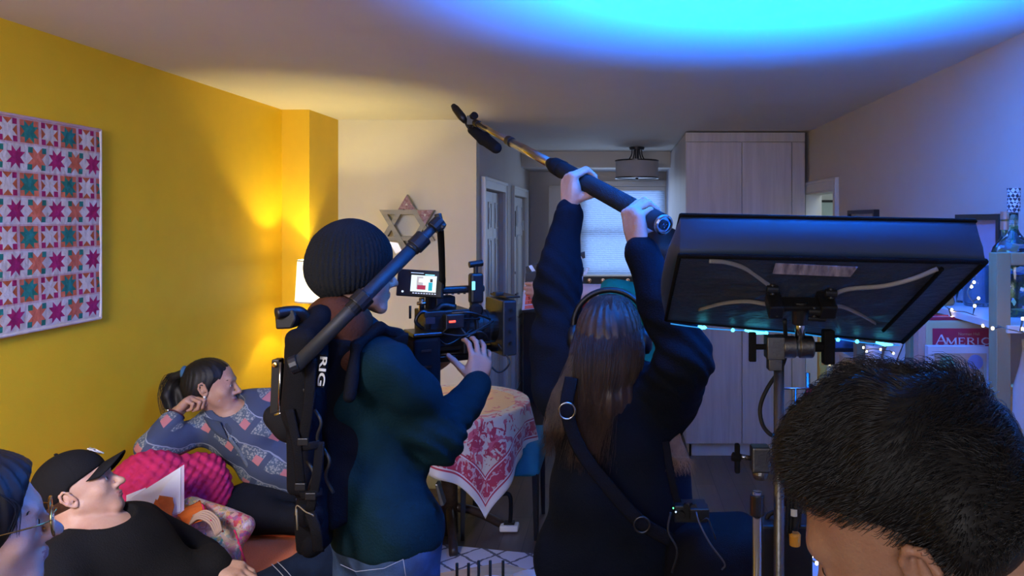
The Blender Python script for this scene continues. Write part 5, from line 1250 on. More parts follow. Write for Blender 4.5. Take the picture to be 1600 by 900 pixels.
hem = rcone(Vv((-.60, 2.0, .93)), Vv((-.71, 2.11, .93)), .118, .118); jt2 = union([jt2, cut(cut(inflate(hem, 0), (0, 0, .905), (0, 0, -1)), (0, 0, 1.0), (0, 0, 1))], .03)
def ruck(Q):   # sleeve wrinkles around the bent elbow
    q = Q-V3(J['elR']); r = np.linalg.norm(q, axis=1); return .007*np.sin((q@V3((.3, .55, .8)))*150)*np.exp(-(r/.11)**2)
nets(inflate(jt2, 0, lambda Q: fo(Q)+ruck(Q)), .0065, 'jacket', jk, po)
brn = mat('brown_hood', (.085, .03, .018), .9, bump=.4, bscale=120, var=.3)
nets(inflate(cut(union([rcone((-.835, 2.09, 1.495), (-.725, 1.985, 1.495), .058, .058), rcone((-.845, 2.10, 1.41), (-.73, 1.975, 1.41), .050, .05), rcone((-.825, 2.10, 1.53), (-.775, 1.995, 1.535), .040, .040)], .03), (0, 0, 1.572), (0, 0, 1)), .0, folds(44, .006, 30)), .006, 'hood', brn, po)
nets(inflate(union([limb(J['hipR'], J['knR'], J['anR'], (.105, .078, .062)), limb(J['hipL'], J['knL'], J['anL'], (.105, .078, .062)), cut(rcone(J['hipR']+Vv((0, 0, -.02)), J['hipL']+Vv((0, 0, -.02)), .116, .116), (0, 0, .94), (0, 0, 1))], .03), 0, folds(43, .005, 22)), .009, 'jeans', M['denim'], po)
bp_ = MB()      # back pocket stitching
def yv(u, v, Y): return P(u, v, Y)
bp_.tube([P(532, 882, 1.875), P(556, 893, 1.872), P(600, 888, 1.868), P(630, 874, 1.865)], .0009, 6).tube([P(630, 874, 1.865), P(634, 900, 1.86)], .0009, 6)
bp_.build('pocket_stitching', M['stitch'], po, smooth=True)
for x in 'RL': shoe(J['an'+x], J['an'+x]+Vv((.6, .6, 0)), shoem, po)
# beanie
bm_ = ribbed(mat('black_ribbed_knit', (.014, .015, .017), .95, bump=.4, bscale=260, var=.3, sheen=.2), 1, 'X', .0)
def beanie():
    A = union([Hd.e((-.020, 0, .046), (.112, .094, .104)), Hd.e((-.036, 0, .002), (.098, .091, .085))], .03)
    R = np.array(Hd.R); o = V3(Hd.w(-.02, 0, .05))
    def rib(Q):
        q = (Q-o)@R; a = np.arctan2(q[:, 1], q[:, 0]); return -.0050*np.abs(np.sin(a*24+q[:, 2]*9))*np.clip((.155-q[:, 2]-.055)/.05, .1, 1)
    g = inflate(A, 0, lambda Q: rib(Q)+folds(45, .003, 20)(Q))
    g = cut(g, Hd.w(0, 0, -.032), tuple(-(Hd.u*1.0+Hd.f*-.42)))
    band = union([Hd.e((-.028, 0, .010), (.104, .090, .042))], .01); band = cut(cut(inflate(band, .003, rib), Hd.w(0, 0, -.036), tuple(-(Hd.u*1.0+Hd.f*-.42))), Hd.w(0, 0, .03), tuple(Hd.u*1.0+Hd.f*-.34))
    return smin_field(g, band, .008)
nets(beanie(), .0035, 'beanie', bm_, po)
hr_ = cut(union([Hd.e((-.03, 0, -.015), (.084, .081, .055))], .01), Hd.w(.01, 0, 0), tuple(Hd.f)); nets(cut(hr_, Hd.w(0, 0, -.058), tuple(-Hd.u)), .005, 'hair', hairk, po)
# ---------------------------------------------------------------- boom operator
pb = person('person with long brown hair in navy sweatshirt holding a boom pole overhead, back turned', (0.0, 2.12, 0))
pe0, pe1 = Vv((.112, 1.93, 1.77)), Vv((-.63, 3.2, 2.206))     # boom pole axis
pd = (pe1-pe0).normalized()
def pole(t): return lerp(pe0, pe1, t)
nR = Vv((.86, .50, .0)); dR = Vv((-.16, .02, 1)).normalized(); ppR = pole(.045); wR = ppR-dR*.082-nR*.046
nL = Vv((.86, .50, .0)); dL = Vv((.02, .0, 1)).normalized(); ppL = pole(.30); wL = ppL-dL*.082-nL*.046
K = {k: Vv(v) for k, v in dict(neck=(-.02, 2.12, 1.345), shR=(.135, 2.07, 1.275), shL=(-.165, 2.14, 1.30), chest=(-.01, 2.12, 1.15), belly=(-.0, 2.13, .98), hipR=(.075, 2.13, .84), hipL=(-.085, 2.13, .84),
     elR=(.168, 1.90, 1.425), elL=(-.185, 2.22, 1.535), knR=(.09, 2.14, .46), knL=(-.10, 2.14, .46), anR=(.10, 2.12, .08), anL=(-.11, 2.12, .08)).items()}
K['wrR'], K['wrL'] = wR, wL
Hb = Head((-.022, 2.125, 1.432), (.12, 1, -.05))
cu_ = [(62, 62, 40), (66, 62, 40), (70, 62, 40), (74, 62, 40)]
hbR = hand(wR, dR, nR, 1, cu_, .0, (60, 30, 20), 1.1, thumb_dir=tuple(pd*.75+nR*.65+Vv((0, 0, -.0)))); hbL = hand(wL, dL, nL, -1, cu_, .0, (60, 30, 20), 1.1, thumb_dir=tuple(-pd*.6+nL*.6+Vv((0, 0, .4))))
bf_ = union([torso_field(K, .88)]+arms_field(K, r=(.048, .042, .027))+legs_field(K)+[rcone(K['neck'], Hb.w(-.02, 0, -.05), .05, .05)], .03)
F_ = smin_field(smin_field(smin_field(bf_, Hb.field(), .015), hbR, .010), hbL, .010)
nets(F_, .0045, 'body', [skinA, lipm], pb, matfn=Hb.lipmask()); Hb.eyes(pb)
nv = mat('navy_sweatshirt', (.005, .007, .013), .9, bump=.25, bscale=220, var=.3, vscale=10, sheen=.25)
fo2 = folds(51, .009, 20, (1, 1, 1.6))
def ruck2(Q):
    s = 0
    for e in ('elR', 'elL'):
        q = Q-V3(K[e]); r = np.linalg.norm(q, axis=1); s = s+.0045*np.sin(q[:, 2]*110+q[:, 0]*60+3*np.sin(q[:, 0]*25+q[:, 1]*22))*np.exp(-(r/.15)**2)
    return s
cw = lambda w, e, k=.012: w+(e-w).normalized()*k
sw = union([inflate(torso_field(K, .95), .035), rcone((-.085, 2.13, .80), (.085, 2.13, .80), .15, .15), rcone((-.04, 2.13, 1.0), (.045, 2.13, 1.0), .165, .165),
            union([rcone(K['shR'], K['elR'], .085, .076), rcone(K['elR'], cw(K['wrR'], K['elR'], .03), .076, .044)], .02), union([rcone(K['shL'], K['elL'], .083, .073), rcone(K['elL'], cw(K['wrL'], K['elL'], .035), .073, .042)], .02)], .05)
sw = cut(sw, (0, 0, .70), (0, 0, -1))
nets(inflate(sw, 0, lambda Q: fo2(Q)+ruck2(Q)), .0065, 'sweatshirt', nv, pb)
for w_, e_ in ((K['wrR'], K['elR']), (K['wrL'], K['elL'])):
    a = cw(w_, e_, .012); b = cw(w_, e_, .065); nets(inflate(rcone(a, b, .040, .044), 0, None), .005, 'cuff', nv, pb)
mar = mat('maroon_trousers', (.10, .012, .022), .85, bump=.3, bscale=200, var=.3)
nets(inflate(union([limb(K['hipR'], K['knR'], K['anR'], (.11, .085, .07)), limb(K['hipL'], K['knL'], K['anL'], (.11, .085, .07)), rcone(K['hipR'], K['hipL'], .13, .13)], .04), 0, folds(53, .006, 22)), .01, 'trousers', mar, pb)
for x in 'RL': shoe(K['an'+x], K['an'+x]+Vv((0, 1, 0)), shoem, pb)
# long hair: a shaped mass plus strands
hm = union([Hb.e((-.020, 0, .040), (.108, .090, .094)), rcone(Hb.w(-.065, 0, .0), Hb.w(-.085, .0, -.14), .085, .085), rcone(Hb.w(-.085, .0, -.14), Hb.w(-.10, .03, -.26), .078, .045), rcone(Hb.w(-.09, .0, -.12), Hb.w(-.12, .055, -.30), .06, .022)], .04)
hm = cut(hm, Hb.w(.055, 0, 0), tuple(Hb.f))
def hairlines(seed, R, o, amp=.0035, fr=260):
    R = np.array(R); o = V3(o)
    n = folds(seed, 1, 14)
    def f(Q):
        q = (Q-o)@R; a = np.arctan2(q[:, 1], -q[:, 0]); return amp*np.sin(a*34+2.5*n(Q))+amp*.5*np.sin(a*81+4*n(Q))
    return f
nets(inflate(hm, 0, hairlines(61, Hb.R, Hb.o, .0018)), .0045, 'hair', hairb, pb)
rs = random.Random(5); ch = []
for i in range(1300):
    a = rs.uniform(-1.7, 1.7); z = rs.uniform(.02, .12); r = math.sqrt(max(.02, 1-((z-.03)/.1)**2))
    p0 = Hb.w(-.02-.108*r*math.cos(a), .09*r*math.sin(a), z+.01)
    p1 = Hb.w(-.075-.095*math.cos(a), .100*math.sin(a), -.03); L = rs.uniform(.16, .34); sx = .075*math.sin(a)
    p2 = Hb.w(-.09-.085*math.cos(a), sx+.01, -.14); p3 = Hb.w(-.11-.05*math.cos(a), sx*.8+.035+rs.uniform(-.02, .02), -L)
    j = Vv((rs.uniform(-.006, .006), rs.uniform(-.006, .004), 0)); ch.append(catmull([p0, p1+j, p2+j, p3+j*3], 4))
# locks falling over the left shoulder, and the blond ends below the right arm
for i in range(170):
    t = rs.random(); s0 = P(902+rs.uniform(-12, 14), 560+rs.uniform(-10, 14), 2.0); s1 = P(888-26*t, 612, 1.985); s2 = P(862+rs.uniform(-14, 22), 668, 1.965); s3 = P(842+rs.uniform(0, 34), 700+rs.uniform(-18, 16), 1.98)
    ch.append(catmull([s0, s1, s2, s3], 5))
strands(ch, 'hair_strands', hairb, pb, .0008)
ch = []
blond = mat('blond_hair_tips', (.26, .15, .08), .5, var=.4, vscale=40)
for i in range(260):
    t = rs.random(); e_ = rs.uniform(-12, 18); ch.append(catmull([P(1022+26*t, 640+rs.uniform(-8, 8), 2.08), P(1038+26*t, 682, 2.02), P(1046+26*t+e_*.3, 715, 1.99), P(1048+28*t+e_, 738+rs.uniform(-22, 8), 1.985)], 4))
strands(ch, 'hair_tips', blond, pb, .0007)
# headphones
hp = thing('headphones', 'dark over-ear headphones on the boom operator', 'headphones', tuple(Hb.w(0, 0, .13)))
pts = [Hb.w(-.012-.02*math.cos(a)*0, .106*math.sin(a), .045+.100*math.cos(a)) for a in [math.radians(x) for x in range(-100, 101, 10)]]
MB().tube(pts, .0085, 10, flat=1.6, up=tuple(Hb.f)).build('headband', M['black'], hp, smooth=True)
for sg in (1, -1):
    MB().lathe([(.038, 0), (.042, .006), (.040, .020), (.028, .028), (0, .030)], Hb.w(-.012, .092*sg, .005), 28, axis=tuple(Hb.l*sg)).build('ear_cup', M['black'], hp, smooth=True)
    MB().lathe([(.020, -.004), (.038, -.004), (.038, .0), (.02, .0)], Hb.w(-.012, .092*sg, .005), 28, axis=tuple(Hb.l*sg)).build('ear_pad', M['rubber'], hp, smooth=True)
# boom pole
bpz = thing('boom_pole', 'telescopic boom pole held overhead with a microphone at its far end', 'boom pole', tuple(pe0))
foam = mat('dark_foam_grip', (.025, .028, .034), .9, bump=.3, bscale=300, var=.2); steel = mat('brushed_pole_metal', (.50, .47, .42), .22, metal=1, var=.1)
MB().tube([pole(.0), pole(.42)], .028, 24).build('foam_grip', foam, bpz, smooth=True)
MB().tube([pole(.40), pole(.44), pole(.455)], [.030, .028, .022], 24).build('collar', M['blackmatte'], bpz, smooth=True)
MB().tube([pole(.44), pole(.72)], .0165, 20).build('tube', steel, bpz, smooth=True)
MB().tube([pole(.70), pole(.725)], .0195, 20).tube([pole(.445), pole(.465)], .0195, 20).build('lock_ring', M['black'], bpz, bevel=.001)
MB().tube([pole(.72), pole(.975)], .0125, 20).build('tube', steel, bpz, smooth=True)
MB().tube([pole(.955), pole(.98)], .0155, 18).build('lock_ring', M['black'], bpz, bevel=.001)
MB().lathe([(.0255, -.002), (.0275, -.010), (.0275, -.016), (.0215, -.020), (.0205, -.012), (.0, -.012)], pole(0), 28, axis=tuple(pd)).build('end_cap', M['chrome'], bpz, smooth=False, bevel=.0008)
MB().lathe([(.0135, -.0125), (.0135, -.017), (.012, -.017), (.011, -.013), (.0, -.013)], pole(0), 24, axis=tuple(pd)).build('connector', M['black'], bpz)
d_, s_, u_ = frame(pd)
for k in range(3):
    a = k*2.094+.4; MB().tube([pole(0)-pd*.013+(s_*math.cos(a)+u_*math.sin(a))*.006, pole(0)-pd*.019+(s_*math.cos(a)+u_*math.sin(a))*.006], .0016, 8).build('pin', M['chrome'], bpz)
tip = P(737, 190, 3.2)
MB().tube([pole(.975), pole(1.0), tip], [.011, .010, .009], 12).cbox(tip+Vv((.0, 0, .004)), (.035, .035, .04)).tube([P(738, 184, 3.2), P(742, 180, 3.18)], .017, 12).build('mount_clamp', M['black'], bpz, bevel=.002)
micb = thing('shotgun_microphone', 'small microphone with black foam windshield hanging under the pole tip', 'microphone', tuple(P(757, 215, 3.17)))
mA, mB = P(738, 203, 3.24), P(775, 231, 3.06)
nets(union([rcone(mA, lerp(mA, mB, .5), .021, .028), rcone(lerp(mA, mB, .5), mB, .028, .024)], .01), .004, 'windshield', mat('black_foam', (.014, .015, .02), 1, bump=.5, bscale=500, var=.2), micb)
MB().tube([P(733, 190, 3.2), mA+(mB-mA)*.06], .007, 10).build('mic_clip', M['black'], micb, smooth=True)
mbk = thing('wireless_plug', 'dark transmitter plug angled up beyond the pole tip', 'transmitter', tuple(P(722, 178, 3.22)))
MB().tube([P(708, 165, 3.26), P(712, 170, 3.25), P(722, 183, 3.23), P(727, 190, 3.22)], [.011, .017, .018, .012], 14).build('plug_body', M['black'], mbk, smooth=True)
MB().tube(catmull([P(727, 190, 3.22), P(731, 198, 3.21), P(737, 204, 3.22), P(740, 196, 3.21)], 5), .006, 8).build('plug_cable', M['rubber'], mbk, smooth=True)
# shoulder bag, straps and recorder
bag = thing('audio_bag', 'black audio recorder bag hanging at the hip of the boom operator', 'bag', (.27, 2.02, .75))
nets(inflate(union([rbox((.265, 2.03, .82), (.135, .11, .13), .06), ell((.33, 2.02, .77), (.12, .10, .10))], .05), 0, folds(71, .010, 18)), .009, 'bag_body', M['nylon'], bag)
MB().cbox(P(1078, 798, 1.93), (.085, .05, .045)).build('recorder', M['black'], bag, bevel=.004)
MB().cbox(P(1092, 800, 1.90)+Vv((.0, 0, .0)), (.05, .04, .03), M=None).build('receiver', M['black'], bag, bevel=.003)
for u, v in ((1072, 790), (1083, 790), (1064, 802)): MB().lathe([(.009, 0), (.008, .012), (0, .012)], P(u, v, 1.905), 14, axis=(0, -1, 0)).build('recorder_knob', M['darkmetal'], bag)
gled = mat('green_led', (.1, .6, .2), .5, emit=(.1, 1, .3), estr=3); wled = mat('white_led', (.6, .7, .8), .5, emit=(.5, .8, 1), estr=3)
MB().sphere(P(1052, 794, 1.895), .002, n=5).build('led', gled, bag); MB().sphere(P(1056, 800, 1.895), .002, n=5).build('led', wled, bag)
MB().tube(catmull([P(1086, 790, 1.90), P(1092, 815, 1.86), P(1110, 850, 1.85), P(1132, 880, 1.87), P(1128, 890, 1.88)], 6), .0022, 6).build('cable', mat('grey_cable', (.08, .08, .09), .4, var=.1), bag, smooth=True)
MB().tube(catmull([P(1095, 815, 1.88), P(1105, 810, 1.87), P(1112, 825, 1.87), P(1118, 842, 1.88)], 6), .0022, 6).build('cable', M['rubber'], bag, smooth=True)
MB().tube(catmull([P(1048, 800, 1.89), P(1044, 830, 1.87), P(1058, 860, 1.86), P(1050, 895, 1.87)], 6), .003, 6).build('cable', M['rubber'], bag, smooth=True)
stp = mat('black_webbing', (.007, .007, .009), .85, bump=.4, bscale=400, var=.2)
MB().tube(catmull([P(893, 590, 1.965), P(886, 640, 1.935), P(905, 700, 1.925), P(950, 760, 1.915), P(1000, 815, 1.90), P(1050, 845, 1.90)], 8), .018, 10, flat=.18, up=(0, -1, 0)).build('strap', stp, bag, smooth=True)
MB().tube(catmull([P(1040, 690, 1.955), P(1048, 740, 1.93), P(1060, 790, 1.93)], 6), .010, 8, flat=.2, up=(0, -1, 0)).build('strap', stp, bag, smooth=True)
for (u, v, Y, r) in ((886, 642, 1.915, .021), (1003, 820, 1.888, .020)):
    MB().tube([P(u, v, Y)+Vv((r*math.cos(a), 0, r*math.sin(a))) for a in [i*math.pi/12 for i in range(25)]], .0028, 8, cap=False).build('strap_ring', M['chrome'] if v < 700 else M['darkmetal'], bag, smooth=True)
# ---------------------------------------------------------------- cinema camera
A_ = Vv((.86, .51, 0)).normalized(); L_ = Vv((-A_.y, A_.x, 0)); Z_ = Vv((0, 0, 1)); cc = P(700, 510, 2.43); TC = basis(cc, A_, L_, Z_)
cm = thing('cinema_camera', 'black cinema camera rig with monitor, battery and matte box held by the operator', 'camera', tuple(cc))
blu = mat('dark_blue_black_metal', (.03, .035, .045), .35, metal=.4, var=.2, bump=.05)
def cb(nm, c, sz, m=None, par=cm, bev=.003): return MB(TC).cbox(c, sz).build(nm, m or M['black'], par, bevel=bev)
cb('camera_body', (-.02, .0, -.005), (.15, .12, .13)); cb('side_plate', (-.02, -.064, -.005), (.12, .01, .10), M['blackmatte'])
bt = cb('battery', (-.105, -.075, -.105), (.085, .115, .19), M['blackmatte'], bev=.012); cb('battery_plate', (-.105, -.075, -.002), (.09, .12, .012), M['darkmetal'], bt)
for z in (-.05, -.1, -.15): MB(TC).cbox((-.11, -.134, z), (.03, .004, .006)).build('contact', M['darkmetal'], bt)
MB(TC).tube([(.055, 0, -.01), (.075, 0, -.01), (.08, 0, -.01), (.13, 0, -.01), (.135, 0, -.01), (.165, 0, -.01)], [.048, .048, .055, .055, .050, .050], 28).build('lens', M['black'], cm, smooth=False, bevel=.001)
for x in (.085, .105, .125): MB(TC).tube([(x, 0, -.01), (x+.008, 0, -.01)], .058, 36).build('focus_ring', M['rubber'], cm)
mx = cb('matte_box', (.185, .0, -.01), (.05, .165, .185), blu, bev=.006); cb('top_flag', (.20, 0, .092), (.05, .15, .006), M['black'], mx, .001); cb('tray_clip', (.175, 0, .098), (.03, .03, .014), M['black'], mx)
for z in (-.06, -.02, .02, .05): MB(TC).lathe([(.006, 0), (.006, .006)], (.185, -.085, z), 12, axis=(0, -1, 0)).build('screw', M['darkmetal'], mx)
for y in (-.03, .03): MB(TC).tube([(-.12, y, -.085), (.21, y, -.085)], .0075, 12).build('rail', M['darkmetal'], cm, smooth=True)
cb('base_plate', (.0, 0, -.10), (.16, .08, .02), M['darkmetal'])
hd_ = cb('top_handle', (.03, 0, .120), (.19, .03, .024), M['black'], bev=.008); cb('handle_post', (-.03, 0, .09), (.025, .025, .06), M['black'], hd_); cb('handle_post', (.09, 0, .09), (.025, .025, .06), M['black'], hd_)
for i, x in enumerate((-.03, -.01, .01, .03, .05, .07)): MB(TC).cbox((x, -.018, .108), (.008, .004, .004)).build('handle_hole', M['chrome'], hd_)
tr = cb('transmitter', (.085, -.03, .125), (.045, .035, .10), M['black'], bev=.008); cyn = mat('cyan_display', (.1, .5, .6), .4, emit=(.25, .9, 1.0), estr=1.1)
MB(TC).cbox((.070, -.050, .135), (.010, .004, .028)).build('display', cyn, tr)
MB(TC).tube([(.085, -.03, .17), (.085, -.03, .20)], .008, 10).tube([(.062, -.03, .203), (.108, -.03, .208)], .011, 12).build('antenna_knob', M['black'], tr, smooth=False, bevel=.001)
MB(TC).lathe([(.022, 0), (.022, .02), (.014, .026)], (.075, -.05, .055), 20, axis=(0, -1, 0)).build('follow_focus_wheel', M['blackmatte'], cm, bevel=.001)
cb('viewfinder', (-.02, .02, .075), (.09, .05, .05), M['blackmatte'], bev=.006); cb('side_box', (-.01, -.085, .03), (.06, .04, .045), M['black']); cb('motor', (.045, -.06, -.055), (.04, .05, .05), M['black'])
rled = mat('red_tally', (.6, .05, .03), .5, emit=(1, .06, .03), estr=2.5); MB(TC).cbox((-.020, -.108, .03), (.020, .003, .006)).build('tally_light', rled, cm)
bled = mat('side_cover', (.02, .02, .03), .4, var=.1); MB(TC).cbox((-.085, -.08, .035), (.03, .02, .02)).build('side_cover', bled, cm)
rs = random.Random(9)
for k in range(9):
    a = Vv((rs.uniform(-.08, .05), -.075, rs.uniform(-.03, .06))); b = Vv((rs.uniform(.05, .17), -.07, rs.uniform(-.07, .05))); mid = (a+b)/2+Vv((rs.uniform(-.03, .03), -.022, rs.uniform(-.03, .03)))
    MB(TC).tube(catmull([a, mid, b], 8), .0032, 8).build('cable', M['black'] if k % 3 else M['darkmetal'], cm, smooth=True)
MB(TC).tube(catmull([(.15, -.06, -.06), (.18, -.09, -.12), (.14, -.09, -.15), (.10, -.06, -.10)], 8), .003, 8).build('cable', M['black'], cm, smooth=True)
MB(TC).tube(catmull([(-.06, -.05, .04), (-.10, -.05, .06), (-.12, -.05, .03), (-.09, -.05, .0)], 8), .006, 8).build('bracket_arm', M['darkmetal'], cm, smooth=True)
MB(TC).tube([(-.135, -.04, .08), (-.135, -.04, .04)], .004, 8).build('antenna', M['black'], cm, smooth=True)
# monitor, facing the operator
mc = P(656, 443, 2.35); Tm = basis(mc, Vv((1, .08, -.07)).normalized(), Vv((.05, .12, 1)).normalized(), Vv((.05, -1, .12)).normalized())
mo = MB(Tm).cbox((0, 0, -.010), (.145, .086, .02)).build('monitor', M['black'], cm, bevel=.004)
def scr(nm, x, y, w, h, c, s, z=.0006): MB(Tm).cbox((x, y, z), (w, h, .0008)).build(nm, mat('screen_'+nm, tuple(k*.3 for k in c), .4, emit=c, estr=s, var=.0), mo)
scr('picture_area', .012, .0, .080, .052, (.75, .85, .82), 1.0); scr('picture_wall', .000, .002, .020, .040, (.55, .50, .45), .8, .0012); scr('picture_sofa', .006, -.012, .026, .014, (.35, .02, .06), 1.0, .0018)
scr('picture_window', .006, .010, .018, .012, (1, 1, 1), 1.0, .0018); scr('picture_figure', .034, -.008, .012, .026, (.0, .35, .42), 1.0, .0018); scr('picture_head', .036, .011, .008, .010, (.03, .02, .02), 1.0, .0022)
for i in range(9): scr('readout', -.018+i*.0085, -.031, .0055, .003, (.6, .65, .8), 1)
scr('top_readout', -.010, .033, .04, .002, (.5, .65, .8), 1); scr('status_bar', .03, .029, .03, .003, (.3, .85, .9), 1)
MB(Tm).lathe([(.0035, 0), (.0035, .001)], (-.052, -.028, .0), 12, axis=(0, 0, 1)).build('record_button', mat('white_button', (.6, .6, .6), .4, emit=(.8, .9, .9), estr=.8), mo)
MB().tube([P(659, 466, 2.36), P(659, 490, 2.38)], .009, 12).tube([P(652, 474, 2.36), P(666, 474, 2.36)], .006, 10).build('monitor_mount', M['chrome'], mo, smooth=True)
MB().tube(catmull([P(659, 486, 2.38), P(672, 495, 2.38), P(690, 478, 2.40), P(712, 480, 2.42)], 6), .010, 10).build('articulating_arm', M['black'], cm, smooth=True)
# ---------------------------------------------------------------- support rig worn by the camera operator
rg = thing('camera_support_rig', 'black body-worn camera support with a bar rising over the shoulder', 'camera rig', (-.80, 1.92, 1.2))
rA, rB = P(462, 572, 1.76), P(683, 350, 1.98); rp = lambda t: lerp(rA, rB, t)
rigm = mat('rig_tube', (.016, .018, .024), .55, var=.2)
MB().tube([rp(0), rp(.80)], .0175, 20).build('lower_tube', rigm, rg, smooth=True); MB().tube([rp(.78), rp(1.0)], .0125, 16).build('upper_tube', rigm, rg, smooth=True)
MB().tube([rp(.82), rp(.90)], .024, 10).tube([rp(.80), rp(.83)], .020, 14).build('tube_clamp', M['black'], rg, bevel=.003)
MB().tube([rp(.965), rp(1.03)], .019, 12).tube([P(684, 334, 1.98), P(688, 352, 1.98)], .010, 12).tube([P(688, 352, 1.98), P(694, 356, 1.98)], .012, 10).build('pulley_head', M['black'], rg, bevel=.002)
MB().tube([rp(.0)-Vv((.012, 0, 0)), rp(.02)], .022, 14).build('joint_collar', M['black'], rg, bevel=.002)
MB().tube([rp(.40), rp(.47)], .026, 14).tube([rp(.36), rp(.41)], .020, 14).build('joint_collar', M['black'], rg, bevel=.002)
cb2 = lambda nm, c, s, R=None, b=.01, m=None: nets(rbox(c, s, b, R), .006, nm, m or M['nylon'], rg)
MB().tube(catmull([P(688, 358, 1.985), P(690, 395, 2.14), P(691, 430, 2.30), TC @ Vv((-.02, -.0, .13))], 6), [.011]*13+[.012]*6, 8, flat=.4, up=(0, -1, 0)).build('hanging_strap', stp, rg, smooth=True)
# harness: back shell, shoulder straps, waist belt
Rv = np.array([[.70, -.70, 0], [.70, .70, 0], [0, 0, 1]]).T
def harness():
    t = torso_field(J, .96); g = inflate(t, .052); back = cut(g, lerp(J['shL'], J['shR'], .5)+Vv((.06, .06, 0)), (.7, .7, 0)); back = cut(cut(back, (0, 0, .98), (0, 0, -1)), (0, 0, 1.46), (0, 0, 1))
    nR_ = Vv((.70, -.70, 0)); back = cut(back, (-.655, 1.98, 1.2), tuple(nR_)); return back
nets(inflate(harness(), 0, folds(81, .006, 22)), .007, 'back_shell', M['nylon'], rg)
st_ = union([rcone(P(556, 540, 1.90), P(592, 514, 1.99), .016, .017), rcone(P(592, 514, 1.99), P(622, 524, 2.05), .017, .016), rcone(P(556, 540, 1.90), P(545, 620, 1.86), .016, .018)], .02); nets(inflate(st_, 0, folds(82, .004, 30)), .006, 'shoulder_strap', M['nylon'], rg)
T2 = basis(P(503, 580, 1.80), Vv((-.10, 0, -1)).normalized(), Vv((1, 0, -.10)).normalized(), (0, -1, 0))
text('lettering', 'RIG', .024, T2, mat('white_print', (.50, .50, .46), .5, var=.05), rg, bold=.0005, sx=2.0)
MB().prism([P(497, 553, 1.803), P(510, 554, 1.803), P(506, 606, 1.803), P(493, 605, 1.803)], (0, .004, 0)).build('label_tape', M['nylon'], rg)
nets(inflate(union([rbox(P(478, 590, 1.86), (.04, .06, .13), .03), rcone(P(497, 500, 1.95), P(470, 545, 1.88), .036, .042), rcone(P(464, 560, 1.86), P(462, 640, 1.86), .032, .034), rbox(P(478, 700, 1.88), (.034, .05, .11), .02), rbox(P(492, 800, 1.9), (.036, .05, .10), .02)], .015), 0, folds(84, .003, 26)), .0065, 'back_frame', M['nylon'], rg)
MB().tube(catmull([P(488, 520, 1.93), P(480, 500, 1.92), P(468, 488, 1.9), P(450, 487, 1.88), P(432, 490, 1.86)], 6), .015, 12).build('hook_arm', M['black'], rg, smooth=True)
m = MB(); m.prism([P(428, 484, 1.87), P(458, 484, 1.87), P(462, 500, 1.87), P(455, 514, 1.87), P(430, 515, 1.87)], (0, .045, 0)); m.build('hook_block', M['black'], rg, bevel=.005)
m = MB(); m.prism([P(424, 562, 1.86), P(436, 562, 1.86), P(438, 650, 1.86), P(421, 650, 1.86)], (0, .03, 0)); m.build('side_plate', M['black'], rg, bevel=.003)
MB().lathe([(.0055, 0), (.006, .004), (.003, .005)], P(430, 570, 1.858), 14, axis=(0, -1, 0)).build('brass_screw', mat('brass', (.7, .45, .12), .25, metal=1, var=.1), rg)
MB().tube([P(439, 566, 1.86), P(436, 642, 1.86)], .004, 10).build('steel_rod', M['chrome'], rg, smooth=True)
MB().tube([P(430, 648, 1.86), P(446, 645, 1.86)], .006, 10).build('steel_pin', M['chrome'], rg, smooth=True)
nets(inflate(union([rcone(P(428, 652, 1.88), P(450, 656, 1.88), .028, .032), ell(P(452, 668, 1.88), (.04, .04, .036))], .03), 0, folds(85, .006, 40)), .006, 'shock_housing', M['blackmatte'], rg)
nets(inflate(union([ell(P(482, 800, 1.86), (.036, .035, .035)), ell(P(490, 845, 1.88), (.034, .035, .04))], .03), 0, folds(86, .005, 45)), .006, 'waist_pouch', M['nylon'], rg)
MB().tube(catmull([P(462, 805, 1.80), P(464, 790, 1.80), P(478, 800, 1.79), P(490, 806, 1.79), P(500, 822, 1.80)], 6), .0016, 8).build('elastic_cord', mat('tan_cord', (.20, .15, .09), .7, var=.2), rg, smooth=True)
MB().tube([P(463, 795, 1.80), P(465, 828, 1.80)], .0025, 8).build('cord_lock', mat('tan_plastic', (.2, .16, .1), .6, var=.2), rg, smooth=True)
for k, (u, v) in enumerate(((470, 600), (492, 640), (505, 700), (480, 720))): MB().tube(catmull([P(u, v, 1.81), P(u+10, v+20, 1.80), P(u+4, v+45, 1.81), P(u+16, v+70, 1.82)], 6), .004, 8).build('harness_cord', M['rubber'], rg, smooth=True)
for k, (a, b, w_) in enumerate((((452, 640), (470, 760), .012), ((486, 560), (474, 690), .014), ((500, 690), (484, 800), .012), ((470, 775), (504, 768), .010), ((462, 700), (500, 694), .010), ((484, 800), (498, 862), .014))):
    Y_ = 1.795; m_ = ((a[0]+b[0])/2+3, (a[1]+b[1])/2); MB().tube(catmull([P(*a, Y_), P(*m_, Y_-.012), P(*b, Y_)], 6), w_, 8, flat=.2, up=(0, -1, 0)).build('harness_strap', stp, rg, smooth=True)
for u, v in ((470, 760), (474, 690), (486, 775)): MB().cbox(P(u, v, 1.785), (.026, .010, .018)).build('buckle', M['black'], rg, bevel=.002)
rad = thing('belt_clip', 'steel clip on the belt of the camera operator', 'clip', tuple(P(686, 770, 1.99))); m = MB(); m.prism([P(679, 757, 1.99), P(684, 757, 1.99), P(694, 790, 1.99), P(688, 792, 1.99)], (.0, .03, 0)); m.build('clip_plate', M['metal'], rad, bevel=.002)
